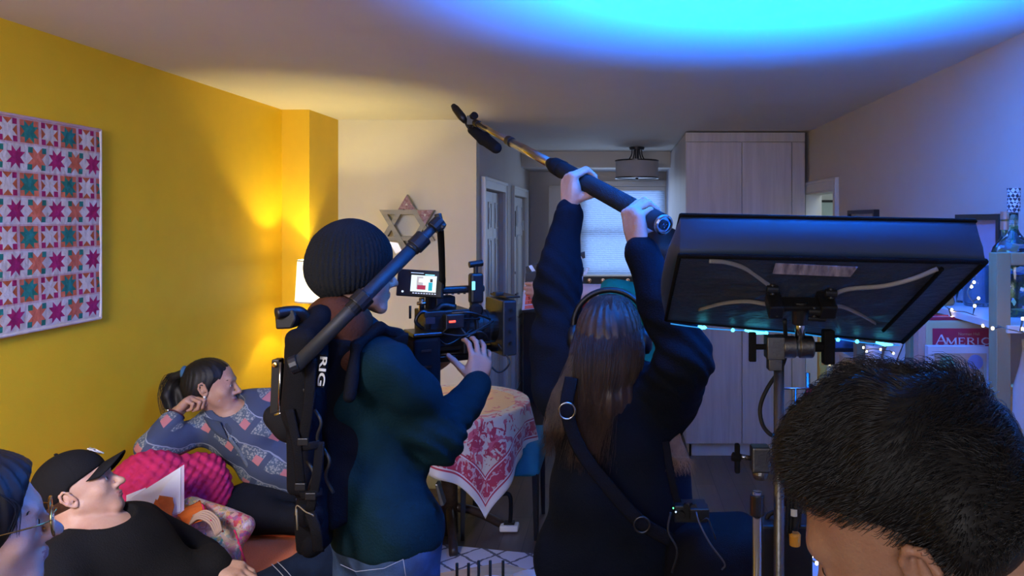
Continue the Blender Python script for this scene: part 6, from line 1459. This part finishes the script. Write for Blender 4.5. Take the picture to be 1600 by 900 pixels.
# ---------------------------------------------------------------- man in black cap on the daybed
pc = person('person in a black baseball cap and black sweater sitting on the orange daybed', (-1.35, 2.05, .46))
H1 = Head((-1.500, 2.045, 1.018), (.80, .38, .40), (-.40, 0, .90), .89)
Q_ = {k: Vv(v) for k, v in dict(neck=(-1.495, 2.035, .93), shR=(-1.435, 1.87, .865), shL=(-1.43, 2.21, .850), chest=(-1.385, 2.04, .79), belly=(-1.27, 2.04, .66), hipR=(-1.18, 1.93, .575), hipL=(-1.18, 2.07, .575),
      elL=(-1.27, 2.27, .715), wrL=(-1.155, 2.13, .752), elR=(-1.26, 1.80, .62), wrR=(-1.05, 1.85, .60), knL=(-.84, 2.25, .700), anL=(-.89, 2.55, .53), knR=(-.86, 1.75, .60), anR=(-.80, 1.72, .10)).items()}
hq = hand(Q_['wrL'], (.95, -.15, -.1), (-.2, .2, -1), -1, (25, 35, 25), .04); hq2 = hand(Q_['wrR'], (1, 0, -.1), (0, 0, -1), 1, (20, 30, 20))
bf_ = union([torso_field(Q_, .9)]+arms_field(Q_, r=(.050, .043, .028))+legs_field(Q_)+[rcone(Q_['neck'], H1.w(-.035, 0, -.05), .055, .052)], .03)
F_ = smin_field(smin_field(smin_field(bf_, H1.field(), .015), hq, .01), hq2, .01)
nets(F_, .0037, 'body', [skinA, lipm], pc, matfn=H1.lipmask()); H1.eyes(pc); brow_strands(H1, pc, hairb, 3)
bk = mat('black_sweater', (.014, .014, .016), .9, bump=.3, bscale=250, var=.3, sheen=.15)
swt = union([inflate(torso_field({**Q_, 'neck': Q_['neck']-Vv((0, 0, .05))}, .95), .02), union([rcone(Q_['shL'], Q_['elL'], .070, .060), rcone(Q_['elL'], Q_['wrL'], .060, .040)], .02), union([rcone(Q_['shR'], Q_['elR'], .070, .060), rcone(Q_['elR'], Q_['wrR'], .06, .04)], .02)], .04)
nk = Q_['neck']; swt = cut(swt, nk+Vv((.03, 0, -.012)), (-.30, 0, 1.0), .012) if False else swt
nf = rcone(nk+Vv((-.02, 0, .03)), nk+Vv((.07, -.02, .05)), .088, .088)
def swf(Q): return smax(swt(Q)+folds(91, .008, 18)(Q), -nf(Q), .008)
swf.bb = swt.bb; nets(swf, .006, 'sweater', bk, pc)
nets(inflate(union([limb(Q_['hipL'], Q_['knL'], Q_['anL'], (.10, .078, .06)), limb(Q_['hipR'], Q_['knR'], Q_['anR'], (.10, .075, .06)), rcone(Q_['hipL'], Q_['hipR'], .115, .115)], .03), 0, folds(92, .007, 24)), .007, 'jeans', M['darkdenim'], pc)
sm_ = MB(); d1_, s1_, u1_ = frame(Q_['knL']-Q_['hipL'])
for t_ in (.66, .70): c_ = lerp(Q_['hipL'], Q_['knL'], t_); sm_.tube([c_+(s1_*math.cos(a)+u1_*math.sin(a))*(.1035-.022*t_)+d1_*.02*math.cos(a*1.5) for a in [.2+k*.16 for k in range(14)]], .0011, 6)
sm_.build('seam_stitching', M['stitch'], pc, smooth=True)
shoe(Q_['anR'], Q_['anR']+Vv((1, 0, 0)), shoem, pc)
nets(union([rcone(Q_['anL'], Q_['anL']+Vv((.10, .05, -.03)), .045, .035)], .01), .008, 'shoe', shoem, pc)
# cap
def cap_field():
    A = H1.e((-.016, 0, .052), (.106, .087, .092)); R = np.array(H1.R); o = V3(H1.w(-.02, 0, .05))
    def seam(Q): q = (Q-o)@R; a = np.arctan2(q[:, 1], q[:, 0]); return .0016*np.exp(-(np.abs(np.sin(a*3))/.05)**2)
    g = inflate(A, 0, seam); g = cut(g, H1.w(0, 0, .030), tuple(-(H1.u*1.0-H1.f*.22))); back = cut(H1.e((-.03, 0, .03), (.096, .085, .062)), H1.w(-.03, 0, -.012), tuple(-(H1.u*1.0-H1.f*.05)))
    back = cut(back, H1.w(-.01, 0, 0), tuple(H1.f)); return smin_field(g, back, .015)
capm_ = mat('black_cap_cotton', (.011, .011, .013), .8, bump=.2, bscale=350, var=.2)
cp = nets(cap_field(), .0035, 'baseball_cap', capm_, pc)
b = MB(); vs = []; n = 20
for i in range(n+1):
    a = -1.15+2.3*i/n
    for j in range(8):
        r = j/7; x = .078*math.cos(a)+.010+(.068*r)*(math.cos(a*.9)); y = .080*math.sin(a)*(1-.10*r); z = .050-.020*abs(math.sin(a))*1.2-.012*r+.014*r*(1-abs(math.sin(a)))
        z = .050+.006*r-(.034+.016*r)*(math.sin(a)**2)
        vs.append(H1.w(x, y, z))
b.add(vs, [(i*8+j, (i+1)*8+j, (i+1)*8+j+1, i*8+j+1) for i in range(n) for j in range(7)]); o = b.build('brim', capm_, cp, smooth=True, fix=False); s = o.modifiers.new('t', 'SOLIDIFY'); s.thickness = .004
MB().sphere(H1.w(-.018, 0, .146), .0055, n=6, sc=(1, 1, .6)).build('cap_button', capm_, cp, smooth=True)
# interlocking embroidered letters on the front of the cap
wt = mat('white_embroidery', (.62, .62, .64), .7, bump=.4, bscale=900, var=.1)
eo = H1.w(.078, 0, .098); en = (H1.f*.80+H1.u*.60).normalized(); ex = H1.l; ez = en.cross(ex).normalized()*(1 if en.cross(ex).dot(H1.u) > 0 else -1)
m = MB()
for pts in ([(-.016, -.020), (-.016, .020), (.012, -.018), (.012, .020)], [(-.018, .012), (0, .001), (.018, .012)], [(0, .001), (0, -.024)]):
    m.tube([eo+ex*(-a)*.9+ez*c+en*(.0075-abs(c)*.10-abs(a)*.12) for a, c in pts], .0022, 6)
m.build('cap_emblem', wt, cp, smooth=True)
pc_shift = True
nets(inflate(cut(cut(H1.e((-.022, 0, .015), (.0925, .0785, .078)), H1.w(-.012, 0, 0), tuple(H1.f)), H1.w(0, 0, -.035), tuple(-H1.u)), 0), .004, 'cropped_hair', hairb, pc)
pc.location = Vector(pc.location)+Vv((-.085, .13, -.040))     # he leans back, a little further from the viewer
# ---------------------------------------------------------------- woman reclining against the pink cushion
pw = person('person with dark ponytail and patterned navy shirt reclining, head resting on her fist', (-1.45, 3.25, .46))
H2 = Head((-1.722, 3.13, 1.070), (.93, .20, .02), (-.30, .05, .95), .93, 1.0)
W_ = {k: Vv(v) for k, v in dict(neck=(-1.665, 3.16, .955), shR=(-1.775, 3.13, .875), shL=(-1.50, 3.24, .965), chest=(-1.58, 3.20, .85), belly=(-1.475, 3.26, .72), hipR=(-1.43, 3.24, .60), hipL=(-1.32, 3.34, .61),
      elR=(-1.865, 2.93, .870), wrR=(-1.822, 3.045, .985), elL=(-1.36, 3.22, .875), wrL=(-1.22, 3.12, .80), knR=(-1.62, 3.02, .575), anR=(-1.30, 3.08, .52), knL=(-1.08, 3.10, .60), anL=(-1.00, 3.12, .14)).items()}
hw = hand(W_['wrR'], (.62, .05, .62), (.45, -.1, -.9), 1, [(55, 80, 50), (62, 84, 50), (66, 84, 50), (68, 84, 50)], .0, (40, 20, 20), .92); hw2 = hand(W_['wrL'], (1, -.2, -.3), (0, 0, -1), -1, (20, 30, 20), .04, (35, 20, 20), .9)
bf_ = union([torso_field(W_, .80)]+arms_field(W_, r=(.043, .036, .025))+legs_field(W_, (.078, .052, .036))+[rcone(W_['neck'], H2.w(-.03, 0, -.05), .046, .044)], .03)
F_ = smin_field(smin_field(smin_field(bf_, H2.field(), .012), hw, .008), hw2, .01)
nets(F_, .0036, 'body', [skinB, lipm], pw, matfn=H2.lipmask()); H2.eyes(pw); brow_strands(H2, pw, hairk, 8)
shirt = bpy.data.materials.new('patterned_navy_shirt'); shirt.use_nodes = True; nt = shirt.node_tree; bsdf = nt.nodes['Principled BSDF']; LK = nt.links
tcn = nt.nodes.new('ShaderNodeTexCoord'); mpn = nt.nodes.new('ShaderNodeMapping'); mpn.inputs['Rotation'].default_value = (0, math.radians(-32), 0); mpn.inputs['Location'].default_value = (.02, 0, .03); LK.new(tcn.outputs['Object'], mpn.inputs[0])
sx_ = nt.nodes.new('ShaderNodeSeparateXYZ'); LK.new(mpn.outputs[0], sx_.inputs[0])
def mth(op, a, b=None):
    n = nt.nodes.new('ShaderNodeMath'); n.operation = op
    for i, x in enumerate((a, b)):
        if x is None: continue
        if isinstance(x, (int, float)): n.inputs[i].default_value = x
        else: LK.new(x, n.inputs[i])
    return n.outputs[0]
nz = nt.nodes.new('ShaderNodeTexNoise'); nz.inputs['Scale'].default_value = 9; LK.new(tcn.outputs['Object'], nz.inputs[0])
zz = mth('ADD', sx_.outputs[2], mth('MULTIPLY', nz.outputs[0], .05)); fr = mth('FRACT', mth('MULTIPLY', zz, 9.5)); band = mth('LESS_THAN', fr, .52)
fx = mth('FRACT', mth('MULTIPLY', sx_.outputs[0], 8.0)); blk = mth('LESS_THAN', fx, .80); patch = mth('MULTIPLY', band, blk)
vr = nt.nodes.new('ShaderNodeTexVoronoi'); vr.inputs['Scale'].default_value = 120; LK.new(mpn.outputs[0], vr.inputs[0])
def mixc(f, a, c):
    n = nt.nodes.new('ShaderNodeMix'); n.data_type = 'RGBA'; LK.new(f, n.inputs[0])
    for k, q in ((6, a), (7, c)):
        if isinstance(q, tuple): n.inputs[k].default_value = q+(1,)
        else: LK.new(q, n.inputs[k])
    return n.outputs[2]
pat = mixc(mth('GREATER_THAN', vr.outputs['Distance'], .45), (.26, .28, .27), (.08, .11, .15)); red_ = mth('MULTIPLY', mth('GREATER_THAN', fx, .52), mth('LESS_THAN', fr, .30)); pat = mixc(red_, pat, (.45, .16, .16))
colr = mixc(patch, (.045, .062, .11), pat); ed = mth('MULTIPLY', mth('LESS_THAN', fr, .57), mth('GREATER_THAN', fr, .53)); colr = mixc(ed, colr, (.25, .28, .32)); LK.new(colr, bsdf.inputs['Base Color']); bsdf.inputs['Roughness'].default_value = .8
sh_t = inflate(cut(torso_field({**W_, 'neck': W_['neck']-Vv((0, 0, .035))}, .86), (-1.46, 3.2, .640), (-.25, 0, -1)), .022)
shf = union([sh_t, union([rcone(W_['shR'], W_['elR'], .066, .056), rcone(W_['elR'], lerp(W_['elR'], W_['wrR'], .70), .054, .044)], .02), union([rcone(W_['shL'], W_['elL'], .066, .056), rcone(W_['elL'], W_['wrL'], .056, .042)], .02), rcone((-1.50, 3.20, .72), (-1.40, 3.24, .70), .135, .13)], .035)
shf = cut(shf, (-1.45, 3.2, .622), (-.30, -.1, -1)); nf2 = rcone(W_['neck']+Vv((.0, -.02, .02)), W_['neck']+Vv((.03, -.06, .08)), .058, .062)
def shq(Q): return smax(shf(Q)+folds(101, .008, 24)(Q), -nf2(Q), .006)
shq.bb = shf.bb; nets(shq, .0055, 'shirt', shirt, pw)
# collar, placket, buttons
colm = mat('navy_collar', (.05, .065, .10), .85, var=.2)
for cs_ in ((P(318, 650, 3.085), P(344, 660, 3.05), P(358, 690, 3.035), P(330, 672, 3.045)), (P(352, 662, 3.07), P(372, 654, 3.09), P(380, 676, 3.08), P(362, 692, 3.05))): cloth_patch(cs_, 'collar', colm, 5, .003, .003, pw, .010)
plk = catmull([P(358, 684, 3.03), P(374, 706, 3.055), P(388, 730, 3.07), P(400, 747, 3.08)], 5)
MB().tube(plk, .0085, 8, flat=.3, up=(0, -1, 0)).build('placket', mat('grey_placket', (.16, .19, .22), .8, var=.4, vscale=90), pw, smooth=True)
nets(inflate(union([limb(W_['hipR'], W_['knR'], W_['anR'], (.105, .085, .055)), limb(W_['hipL'], W_['knL'], W_['anL'], (.10, .075, .055)), rcone(W_['hipR'], W_['hipL'], .115, .115)], .03), 0, folds(104, .005, 20)), .008, 'trousers', trou, pw)
shoe(W_['anL'], W_['anL']+Vv((1, 0, 0)), shoem, pw)
# watch and earring
wd3 = (W_['wrR']-W_['elR']).normalized(); wc = W_['wrR']-wd3*.012
wt_ = MB(); d_, s_, u_ = frame(wd3); wt_.tube([wc+(s_*math.cos(a)*.031+u_*math.sin(a)*.029) for a in [i*math.pi/12 for i in range(25)]], .009, 8, flat=.3, up=tuple(wd3), cap=False)
wo = wt_.build('watch', mat('maroon_strap', (.08, .02, .03), .5, var=.2), pw, smooth=True)
MB().cbox(wc+Vv((-.024, -.018, .014)), (.016, .014, .022)).build('watch_case', M['chrome'], wo, bevel=.003)
MB().sphere(H2.w(-.010, -.085, -.038), .0055, n=6).build('pearl_earring', M['white'], pw, smooth=True)
# hair
hh = union([H2.e((-.026, 0, .042), (.106, .084, .090)), H2.e((-.052, 0, .0), (.075, .078, .07))], .03)
hh = cut(hh, H2.w(.048, 0, .03), tuple(H2.f-H2.u*.30)); R_h = hairlines(111, H2.R, H2.w(-.1, 0, .04), .0010)
nets(inflate(hh, 0, R_h), .0038, 'hair', hairk, pw)
tie = H2.w(-.118, -.01, .070); MB().tube([tie+(H2.l*math.cos(a)+H2.u*math.sin(a))*.020 for a in [i*math.pi/8 for i in range(17)]], .010, 10, cap=False).build('hair_tie', mat('blue_scrunchie', (.05, .13, .24), .8, var=.3), pw, smooth=True)
pt_ = catmull([tie, P(272, 588, 3.13), P(262, 612, 3.12), P(266, 640, 3.1), P(275, 652, 3.1)], 6); ch = []
nets(inflate(union([rcone(tie, P(272, 592, 3.13), .016, .024), rcone(P(272, 592, 3.13), P(264, 618, 3.12), .024, .030), rcone(P(264, 618, 3.12), P(272, 648, 3.10), .030, .018), rcone(P(278, 612, 3.14), P(284, 636, 3.12), .026, .02)], .015), 0, folds(113, .0035, 70, (1, 1, .2))), .004, 'ponytail', hairk, pw)
rs = random.Random(12)
for i in range(120): j = Vv((rs.uniform(-.03, .03), rs.uniform(-.03, .02), rs.uniform(-.01, .01))); ch.append([tie]+[p+j*min(1, (k+1)/6) for k, p in enumerate(pt_[1:])])
strands(ch, 'ponytail_strands', hairk, pw, .0009)
# ---------------------------------------------------------------- person with glasses at the left edge
pg = person('person with dark hair and gold-rimmed glasses at the left edge of the photo', (-1.10, 1.15, 0))
H3 = Head((-1.060, 1.215, 1.262), (.76, .62, .06), (-.06, 0, 1), .95)
G_ = {k: Vv(v) for k, v in dict(neck=(-1.09, 1.18, 1.15), shR=(-1.10, .98, 1.06), shL=(-1.18, 1.36, 1.06), chest=(-1.15, 1.18, .95), belly=(-1.17, 1.17, .78), hipR=(-1.18, 1.06, .58), hipL=(-1.20, 1.28, .58),
      elR=(-1.02, .92, .80), wrR=(-.86, .98, .68), elL=(-1.12, 1.40, .80), wrL=(-.96, 1.32, .66), knR=(-.80, 1.0, .58), knL=(-.82, 1.26, .58), anR=(-.78, .98, .09), anL=(-.80, 1.26, .09)).items()}
hg = hand(G_['wrR'], (1, .3, -.2), (0, 0, -1), 1, (20, 30, 20)); hg2 = hand(G_['wrL'], (1, -.3, -.2), (0, 0, -1), -1, (20, 30, 20))
bf_ = union([torso_field(G_, .9)]+arms_field(G_)+legs_field(G_)+[rcone(G_['neck'], H3.w(-.03, 0, -.05), .055, .052)], .03)
F_ = smin_field(smin_field(smin_field(bf_, H3.field(), .015), hg, .01), hg2, .01)
nets(F_, .005, 'body', [skinA, lipm], pg, matfn=H3.lipmask()); H3.eyes(pg); brow_strands(H3, pg, hairk, 2)
nets(inflate(union([inflate(torso_field({**G_, 'neck': G_['neck']-Vv((0, 0, .06))}, .95), .02)]+[union([rcone(G_['sh'+x], G_['el'+x], .07, .06), rcone(G_['el'+x], G_['wr'+x], .06, .04)], .02) for x in 'LR'], .04), 0, folds(121, .008, 20)), .009, 'sweater', trou, pg)
nets(inflate(union([limb(G_['hip'+x], G_['kn'+x], G_['an'+x], (.10, .078, .06)) for x in 'LR']+[rcone(G_['hipL'], G_['hipR'], .12, .12)], .03), 0, folds(122, .006, 20)), .011, 'jeans', M['darkdenim'], pg)
for x in 'RL': shoe(G_['an'+x], G_['an'+x]+Vv((1, 0, 0)), shoem, pg)
h3 = union([H3.e((-.014, 0, .046), (.116, .092, .100)), H3.e((-.050, 0, -.03), (.085, .090, .095))], .03); h3 = cut(h3, H3.w(.056, 0, .02), tuple(H3.f-H3.u*.34))
nets(inflate(h3, 0, hairlines(131, H3.R, H3.w(-.05, 0, .03), .0012)), .0035, 'hair', hairk, pg)
ch = []; rs = random.Random(31)
for i in range(900):
    a = rs.uniform(-1.3, 1.3); z = rs.uniform(.04, .13); zz_ = max(.05, 1-((z-.04)/.1)**2)**.5; p = H3.w(.065*math.cos(a)*zz_, .082*math.sin(a)*zz_, z); q = H3.w(.02*math.cos(a)*zz_-.02, .094*math.sin(a), z-.045); r_ = H3.w(-.03+rs.uniform(-.03, .02), .096*math.sin(a), z-.12)
    ch.append(catmull([p, q, r_], 4))
for i in range(40):
    dy = rs.uniform(-.016, .03); ch.append(catmull([H3.w(.03, -.066+dy, .085), H3.w(.052+rs.uniform(0, .01), -.070+dy, .05), H3.w(.050+rs.uniform(-.01, .012), -.074+dy, .0)], 5))
strands(ch, 'hair_strands', hairk, pg, .0007)
gf = mat('gold_frame', (.55, .38, .14), .25, metal=1, var=.1); gls = MB()
for sg in (1, -1):
    c = H3.w(.106, .033*sg, -.002); gls.tube([c+(H3.l*math.cos(a)*.026+H3.u*math.sin(a)*.025)-H3.f*.004*abs(math.cos(a)) for a in [i*math.pi/16 for i in range(33)]], .0014, 8, cap=False)
    gls.tube(catmull([H3.w(.103, .058*sg, .006), H3.w(.075, .078*sg, .008), H3.w(.0, .086*sg, .008), H3.w(-.03, .085*sg, -.012)], 5), .0014, 8)
gls.tube(catmull([H3.w(.107, .009, .004), H3.w(.112, 0, .009), H3.w(.107, -.009, .004)], 4), .0013, 8)
go = gls.build('glasses', gf, pg, smooth=True)
for sg in (1, -1): MB().lathe([(0, .0), (.0255, -.0005), (.0255, .001), (0, .0015)], H3.w(.106, .033*sg, -.002), 28, axis=tuple(H3.f)).build('lens', M['glass'], go, smooth=True)
# ---------------------------------------------------------------- foreground man, close, head bowed
pf = person('person with short dark wavy hair close to the viewer, head bowed, at lower right', (.30, .62, 0))
H4 = Head((.280, .700, 1.482), (-.72, .44, -.46), (-.40, .12, .86))
E_ = {k: Vv(v) for k, v in dict(neck=(.345, .68, 1.375), shR=(.40, .90, 1.27), shL=(.36, .47, 1.27), chest=(.40, .68, 1.16), belly=(.42, .68, .99), hipR=(.43, .78, .86), hipL=(.42, .60, .86),
      elR=(.42, .95, 1.0), wrR=(.22, .86, .98), elL=(.34, .42, 1.0), wrL=(.17, .50, 1.0), knR=(.42, .80, .47), knL=(.41, .58, .47), anR=(.44, .80, .09), anL=(.43, .58, .09)).items()}
he = hand(E_['wrR'], (-1, -.1, .2), (0, 0, 1), 1, (30, 40, 30)); he2 = hand(E_['wrL'], (-1, .2, .2), (0, 0, 1), -1, (30, 40, 30))
bf_ = union([torso_field(E_, .95)]+arms_field(E_)+legs_field(E_)+[rcone(E_['neck'], H4.w(-.04, 0, -.05), .060, .058)], .03)
F_ = smin_field(smin_field(smin_field(bf_, H4.field(), .015), he, .01), he2, .01)
nets(F_, .0036, 'body', [skinC, lipm], pf, matfn=H4.lipmask()); H4.eyes(pf);
nets(inflate(union([inflate(torso_field({**E_, 'neck': E_['neck']-Vv((0, 0, .05))}, .98), .02)]+[union([rcone(E_['sh'+x], E_['el'+x], .07, .06), rcone(E_['el'+x], E_['wr'+x], .06, .04)], .02) for x in 'LR'], .04), 0, folds(141, .008, 20)), .010, 'shirt', trou, pf)
nets(inflate(union([limb(E_['hip'+x], E_['kn'+x], E_['an'+x], (.105, .08, .06)) for x in 'LR']+[rcone(E_['hipL'], E_['hipR'], .125, .125)], .03), 0, folds(142, .006, 20)), .012, 'jeans', M['darkdenim'], pf)
for x in 'RL': shoe(E_['an'+x], E_['an'+x]+Vv((-1, .2, 0)), shoem, pf)
h4 = union([H4.e((-.024, 0, .050), (.108, .088, .094)), H4.e((.036, 0, .098), (.044, .058, .030)), H4.e((-.045, 0, .015), (.072, .080, .07))], .03)
h4 = cut(h4, H4.w(.068, 0, .078), tuple(H4.f*.7-H4.u*.8)); h4 = cut(h4, H4.w(-.02, 0, -.050), tuple(-H4.u))
er_c = union([H4.e((.026, .085, -.008), (.052, .040, .062)), H4.e((.026, -.085, -.008), (.052, .040, .062)), H4.e((-.022, .092, -.012), (.024, .02, .036)), H4.e((-.022, -.092, -.012), (.024, .02, .036))], .01)
fw = folds(151, .0075, 34, (1, 1, 1), 2.6)
def h4f(Q): return smax(h4(Q)+fw(Q), -er_c(Q), .014)
h4f.bb = h4.bb; hob = nets(h4f, .0033, 'hair', hairk, pf)
# short wavy strands grown from the surface of the hair mass
hmat = mat('black_hair_strand', (.014, .013, .016), .36, var=.3, spec=.6)
me = hob.data; nv_ = len(me.vertices); co = np.empty(nv_*3, dtype=np.float32); me.vertices.foreach_get('co', co); co = co.reshape(-1, 3)
no = np.empty(nv_*3, dtype=np.float32); me.vertices.foreach_get('normal', no); no = no.reshape(-1, 3)
ch = []; rs = random.Random(77); pick = [rs.randrange(nv_) for _ in range(13000)]
for i in pick:
    p = Vector(co[i]); nrm = Vector(no[i]); q = p-H4.o; x, y, z = q.dot(H4.f), q.dot(H4.l), q.dot(H4.u)
    if z < -.03 or nrm.dot(H4.u) < -.45 or (z < .05 and x > -.012): continue
    s1 = math.sin(x*55+y*30+z*20+2*math.sin(z*40)); s2 = math.sin(y*60-x*35+z*50)
    flow = H4.f*.8+H4.l*(.45*s1)+H4.u*(-.15+.4*s2); flow = (flow-nrm*flow.dot(nrm)).normalized(); sd = nrm.cross(flow)
    L = rs.uniform(.018, .032)*min(1.0, .35+max(0, z-.02)*11); lift = .006+.006*rs.random()*(1+s2); wv = .5*s2+rs.uniform(-.3, .3); pts = []
    for k in range(5):
        t = k/4; pts.append(p-nrm*.002+nrm*lift*math.sin(t*2.3)+flow*L*t+sd*wv*L*t*t*.7)
    ch.append(pts)
strands(ch, 'hair_strands', hmat, pf, .0005)
# ---------------------------------------------------------------- person with the clapperboard in the kitchen
ps = person('person in green t-shirt seen behind the boom operator, arm out with the clapperboard', (.20, 3.35, 0))
H5 = Head((.188, 3.33, 1.600), (-.75, .66, -.02))
S_ = {k: Vv(v) for k, v in dict(neck=(.20, 3.34, 1.47), shL=(.13, 3.20, 1.405), shR=(.24, 3.50, 1.38), chest=(.14, 3.35, 1.24), belly=(.09, 3.35, 1.06), hipL=(-.02, 3.28, .92), hipR=(.06, 3.42, .92),
      elL=(-.03, 3.20, 1.450), wrL=(-.285, 3.24, 1.470), elR=(.18, 3.6, 1.12), wrR=(.02, 3.7, 1.05), knL=(-.02, 3.28, .5), knR=(.05, 3.44, .5), anL=(-.02, 3.28, .09), anR=(.05, 3.44, .09)).items()}
hs = hand(S_['wrL'], (-1, .05, -.05), (0, .2, -.1) if False else (0, 1, 0), -1, (35, 45, 30), .03); hs2 = hand(S_['wrR'], (-.3, 1, 0), (0, 0, -1), 1, (20, 30, 20))
bf_ = union([torso_field(S_, .92)]+arms_field(S_, r=(.055, .048, .030))+legs_field(S_)+[rcone(S_['neck'], H5.w(-.03, 0, -.05), .055, .055)], .03)
F_ = smin_field(smin_field(smin_field(bf_, H5.field(), .015), hs, .01), hs2, .01)
nets(F_, .0065, 'body', [skinA, lipm], ps, matfn=H5.lipmask()); H5.eyes(ps)
grn = mat('green_tshirt', (.010, .17, .10), .85, bump=.2, var=.2)
tsf = union([inflate(torso_field({**S_, 'neck': S_['neck']-Vv((0, 0, .05))}, .95), .02), rcone(S_['shL'], lerp(S_['shL'], S_['elL'], .95), .078, .072), rcone(S_['shR'], lerp(S_['shR'], S_['elR'], .8), .078, .07)], .04)
nets(inflate(cut(tsf, (0, 0, .86), (0, 0, -1)), 0, folds(161, .006, 24)), .009, 'tshirt', grn, ps)
nets(inflate(union([limb(S_['hip'+x], S_['kn'+x], S_['an'+x], (.10, .078, .06)) for x in 'LR']+[rcone(S_['hipL'], S_['hipR'], .12, .12)], .03), 0, folds(162, .006, 20)), .011, 'jeans', M['darkdenim'], ps)
for x in 'RL': shoe(S_['an'+x], S_['an'+x]+Vv((-.7, .7, 0)), shoem, ps)
h5 = cut(union([H5.e((-.022, 0, .045), (.112, .096, .098)), H5.e((-.045, 0, -.01), (.088, .090, .085))], .03), H5.w(.055, 0, .02), tuple(H5.f-H5.u*.2)); nets(inflate(h5, 0, folds(163, .004, 50)), .005, 'hair', hairk, ps)
# clapperboard
cbx = thing('clapperboard', 'white clapperboard with orange strips and black sticks left of the boom operator', 'clapperboard', tuple(P(858, 455, 3.27)))
Tc = basis(P(815, 485, 3.27), Vv((1, .06, .10)).normalized(), Vv((.10, 0, 1)).normalized(), Vv((.0, -1, .06)).normalized())
wb = mat('whiteboard_acrylic', (.62, .62, .68), .25, var=.03); orr = mat('orange_tape', (.95, .13, .06), .6, emit=None, var=.08); ink = mat('black_marker', (.02, .01, .01), .6, var=.1)
MB(Tc).box((0, 0, -.006), (.262, .150, 0)).build('board', wb, cbx, bevel=.004)
MB(Tc).box((.002, .125, -.007), (.262, .165, .003)).build('lower_stick', M['black'], cbx, bevel=.001)
Tk = Tc @ Matrix.Translation((.004, .166, 0)) @ Matrix.Rotation(math.radians(9), 4, 'Z')
MB(Tk).box((0, 0, -.006), (.262, .030, .003)).build('upper_stick', M['black'], cbx, bevel=.001)
wst = mat('white_stripe', (.65, .68, .66), .5, var=.05); gst = mat('green_stripe', (.35, .60, .40), .5, var=.05); gys = mat('grey_stripe', (.30, .29, .36), .5, var=.05); rst = mat('red_stripe', (.6, .1, .08), .5, var=.05)
for i in range(6):
    MB(Tk).prism([Vv((.012+i*.042, .030, .0035)), Vv((.027+i*.042, .030, .0035)), Vv((.041+i*.042, 0, .0035)), Vv((.026+i*.042, 0, .0035))], (0, 0, .0006)).build('stripe', [wst, gst, wst, gys, rst, wst][i], cbx)
    MB(Tc).prism([Vv((.050+i*.042, .129, .0035)), Vv((.066+i*.042, .129, .0035)), Vv((.078+i*.042, .162, .0035)), Vv((.062+i*.042, .162, .0035))], (0, 0, .0006)).build('stripe', [wst, gys, wst, gst, rst, wst][i] if i else gys, cbx)
for (x0, y0, x1, y1) in ((.012, .061, .25, .085), (.012, .042, .25, .060), (.012, .024, .25, .041), (.012, .004, .06, .020), (.07, .004, .12, .020), (.13, .004, .25, .020)): MB(Tc).box((x0, y0, 0), (x1, y1, .0008)).build('orange_strip', orr, cbx)
MB(Tc).box((.012, .095, 0), (.045, .118, .0008)).box((.05, .092, 0), (.056, .122, .0008)).build('printed_box', mat('grey_print_ink', (.35, .37, .50), .5, var=.1), cbx)
def hw_text(s, x, y, size): text('handwriting', s, size, Tc @ Matrix.Translation((x, y, .0011)), ink, cbx, bold=.0004, align='LEFT')
hw_text('THE F', .024, .073, .019); hw_text('5  RA', .024, .051, .017); hw_text('1  D', .024, .033, .014)
text('printing', 'Roll', .012, Tc @ Matrix.Translation((.028, .106, .0012)), ink, cbx)
# chrome chair-back detail and headphones cable are out of sight from here
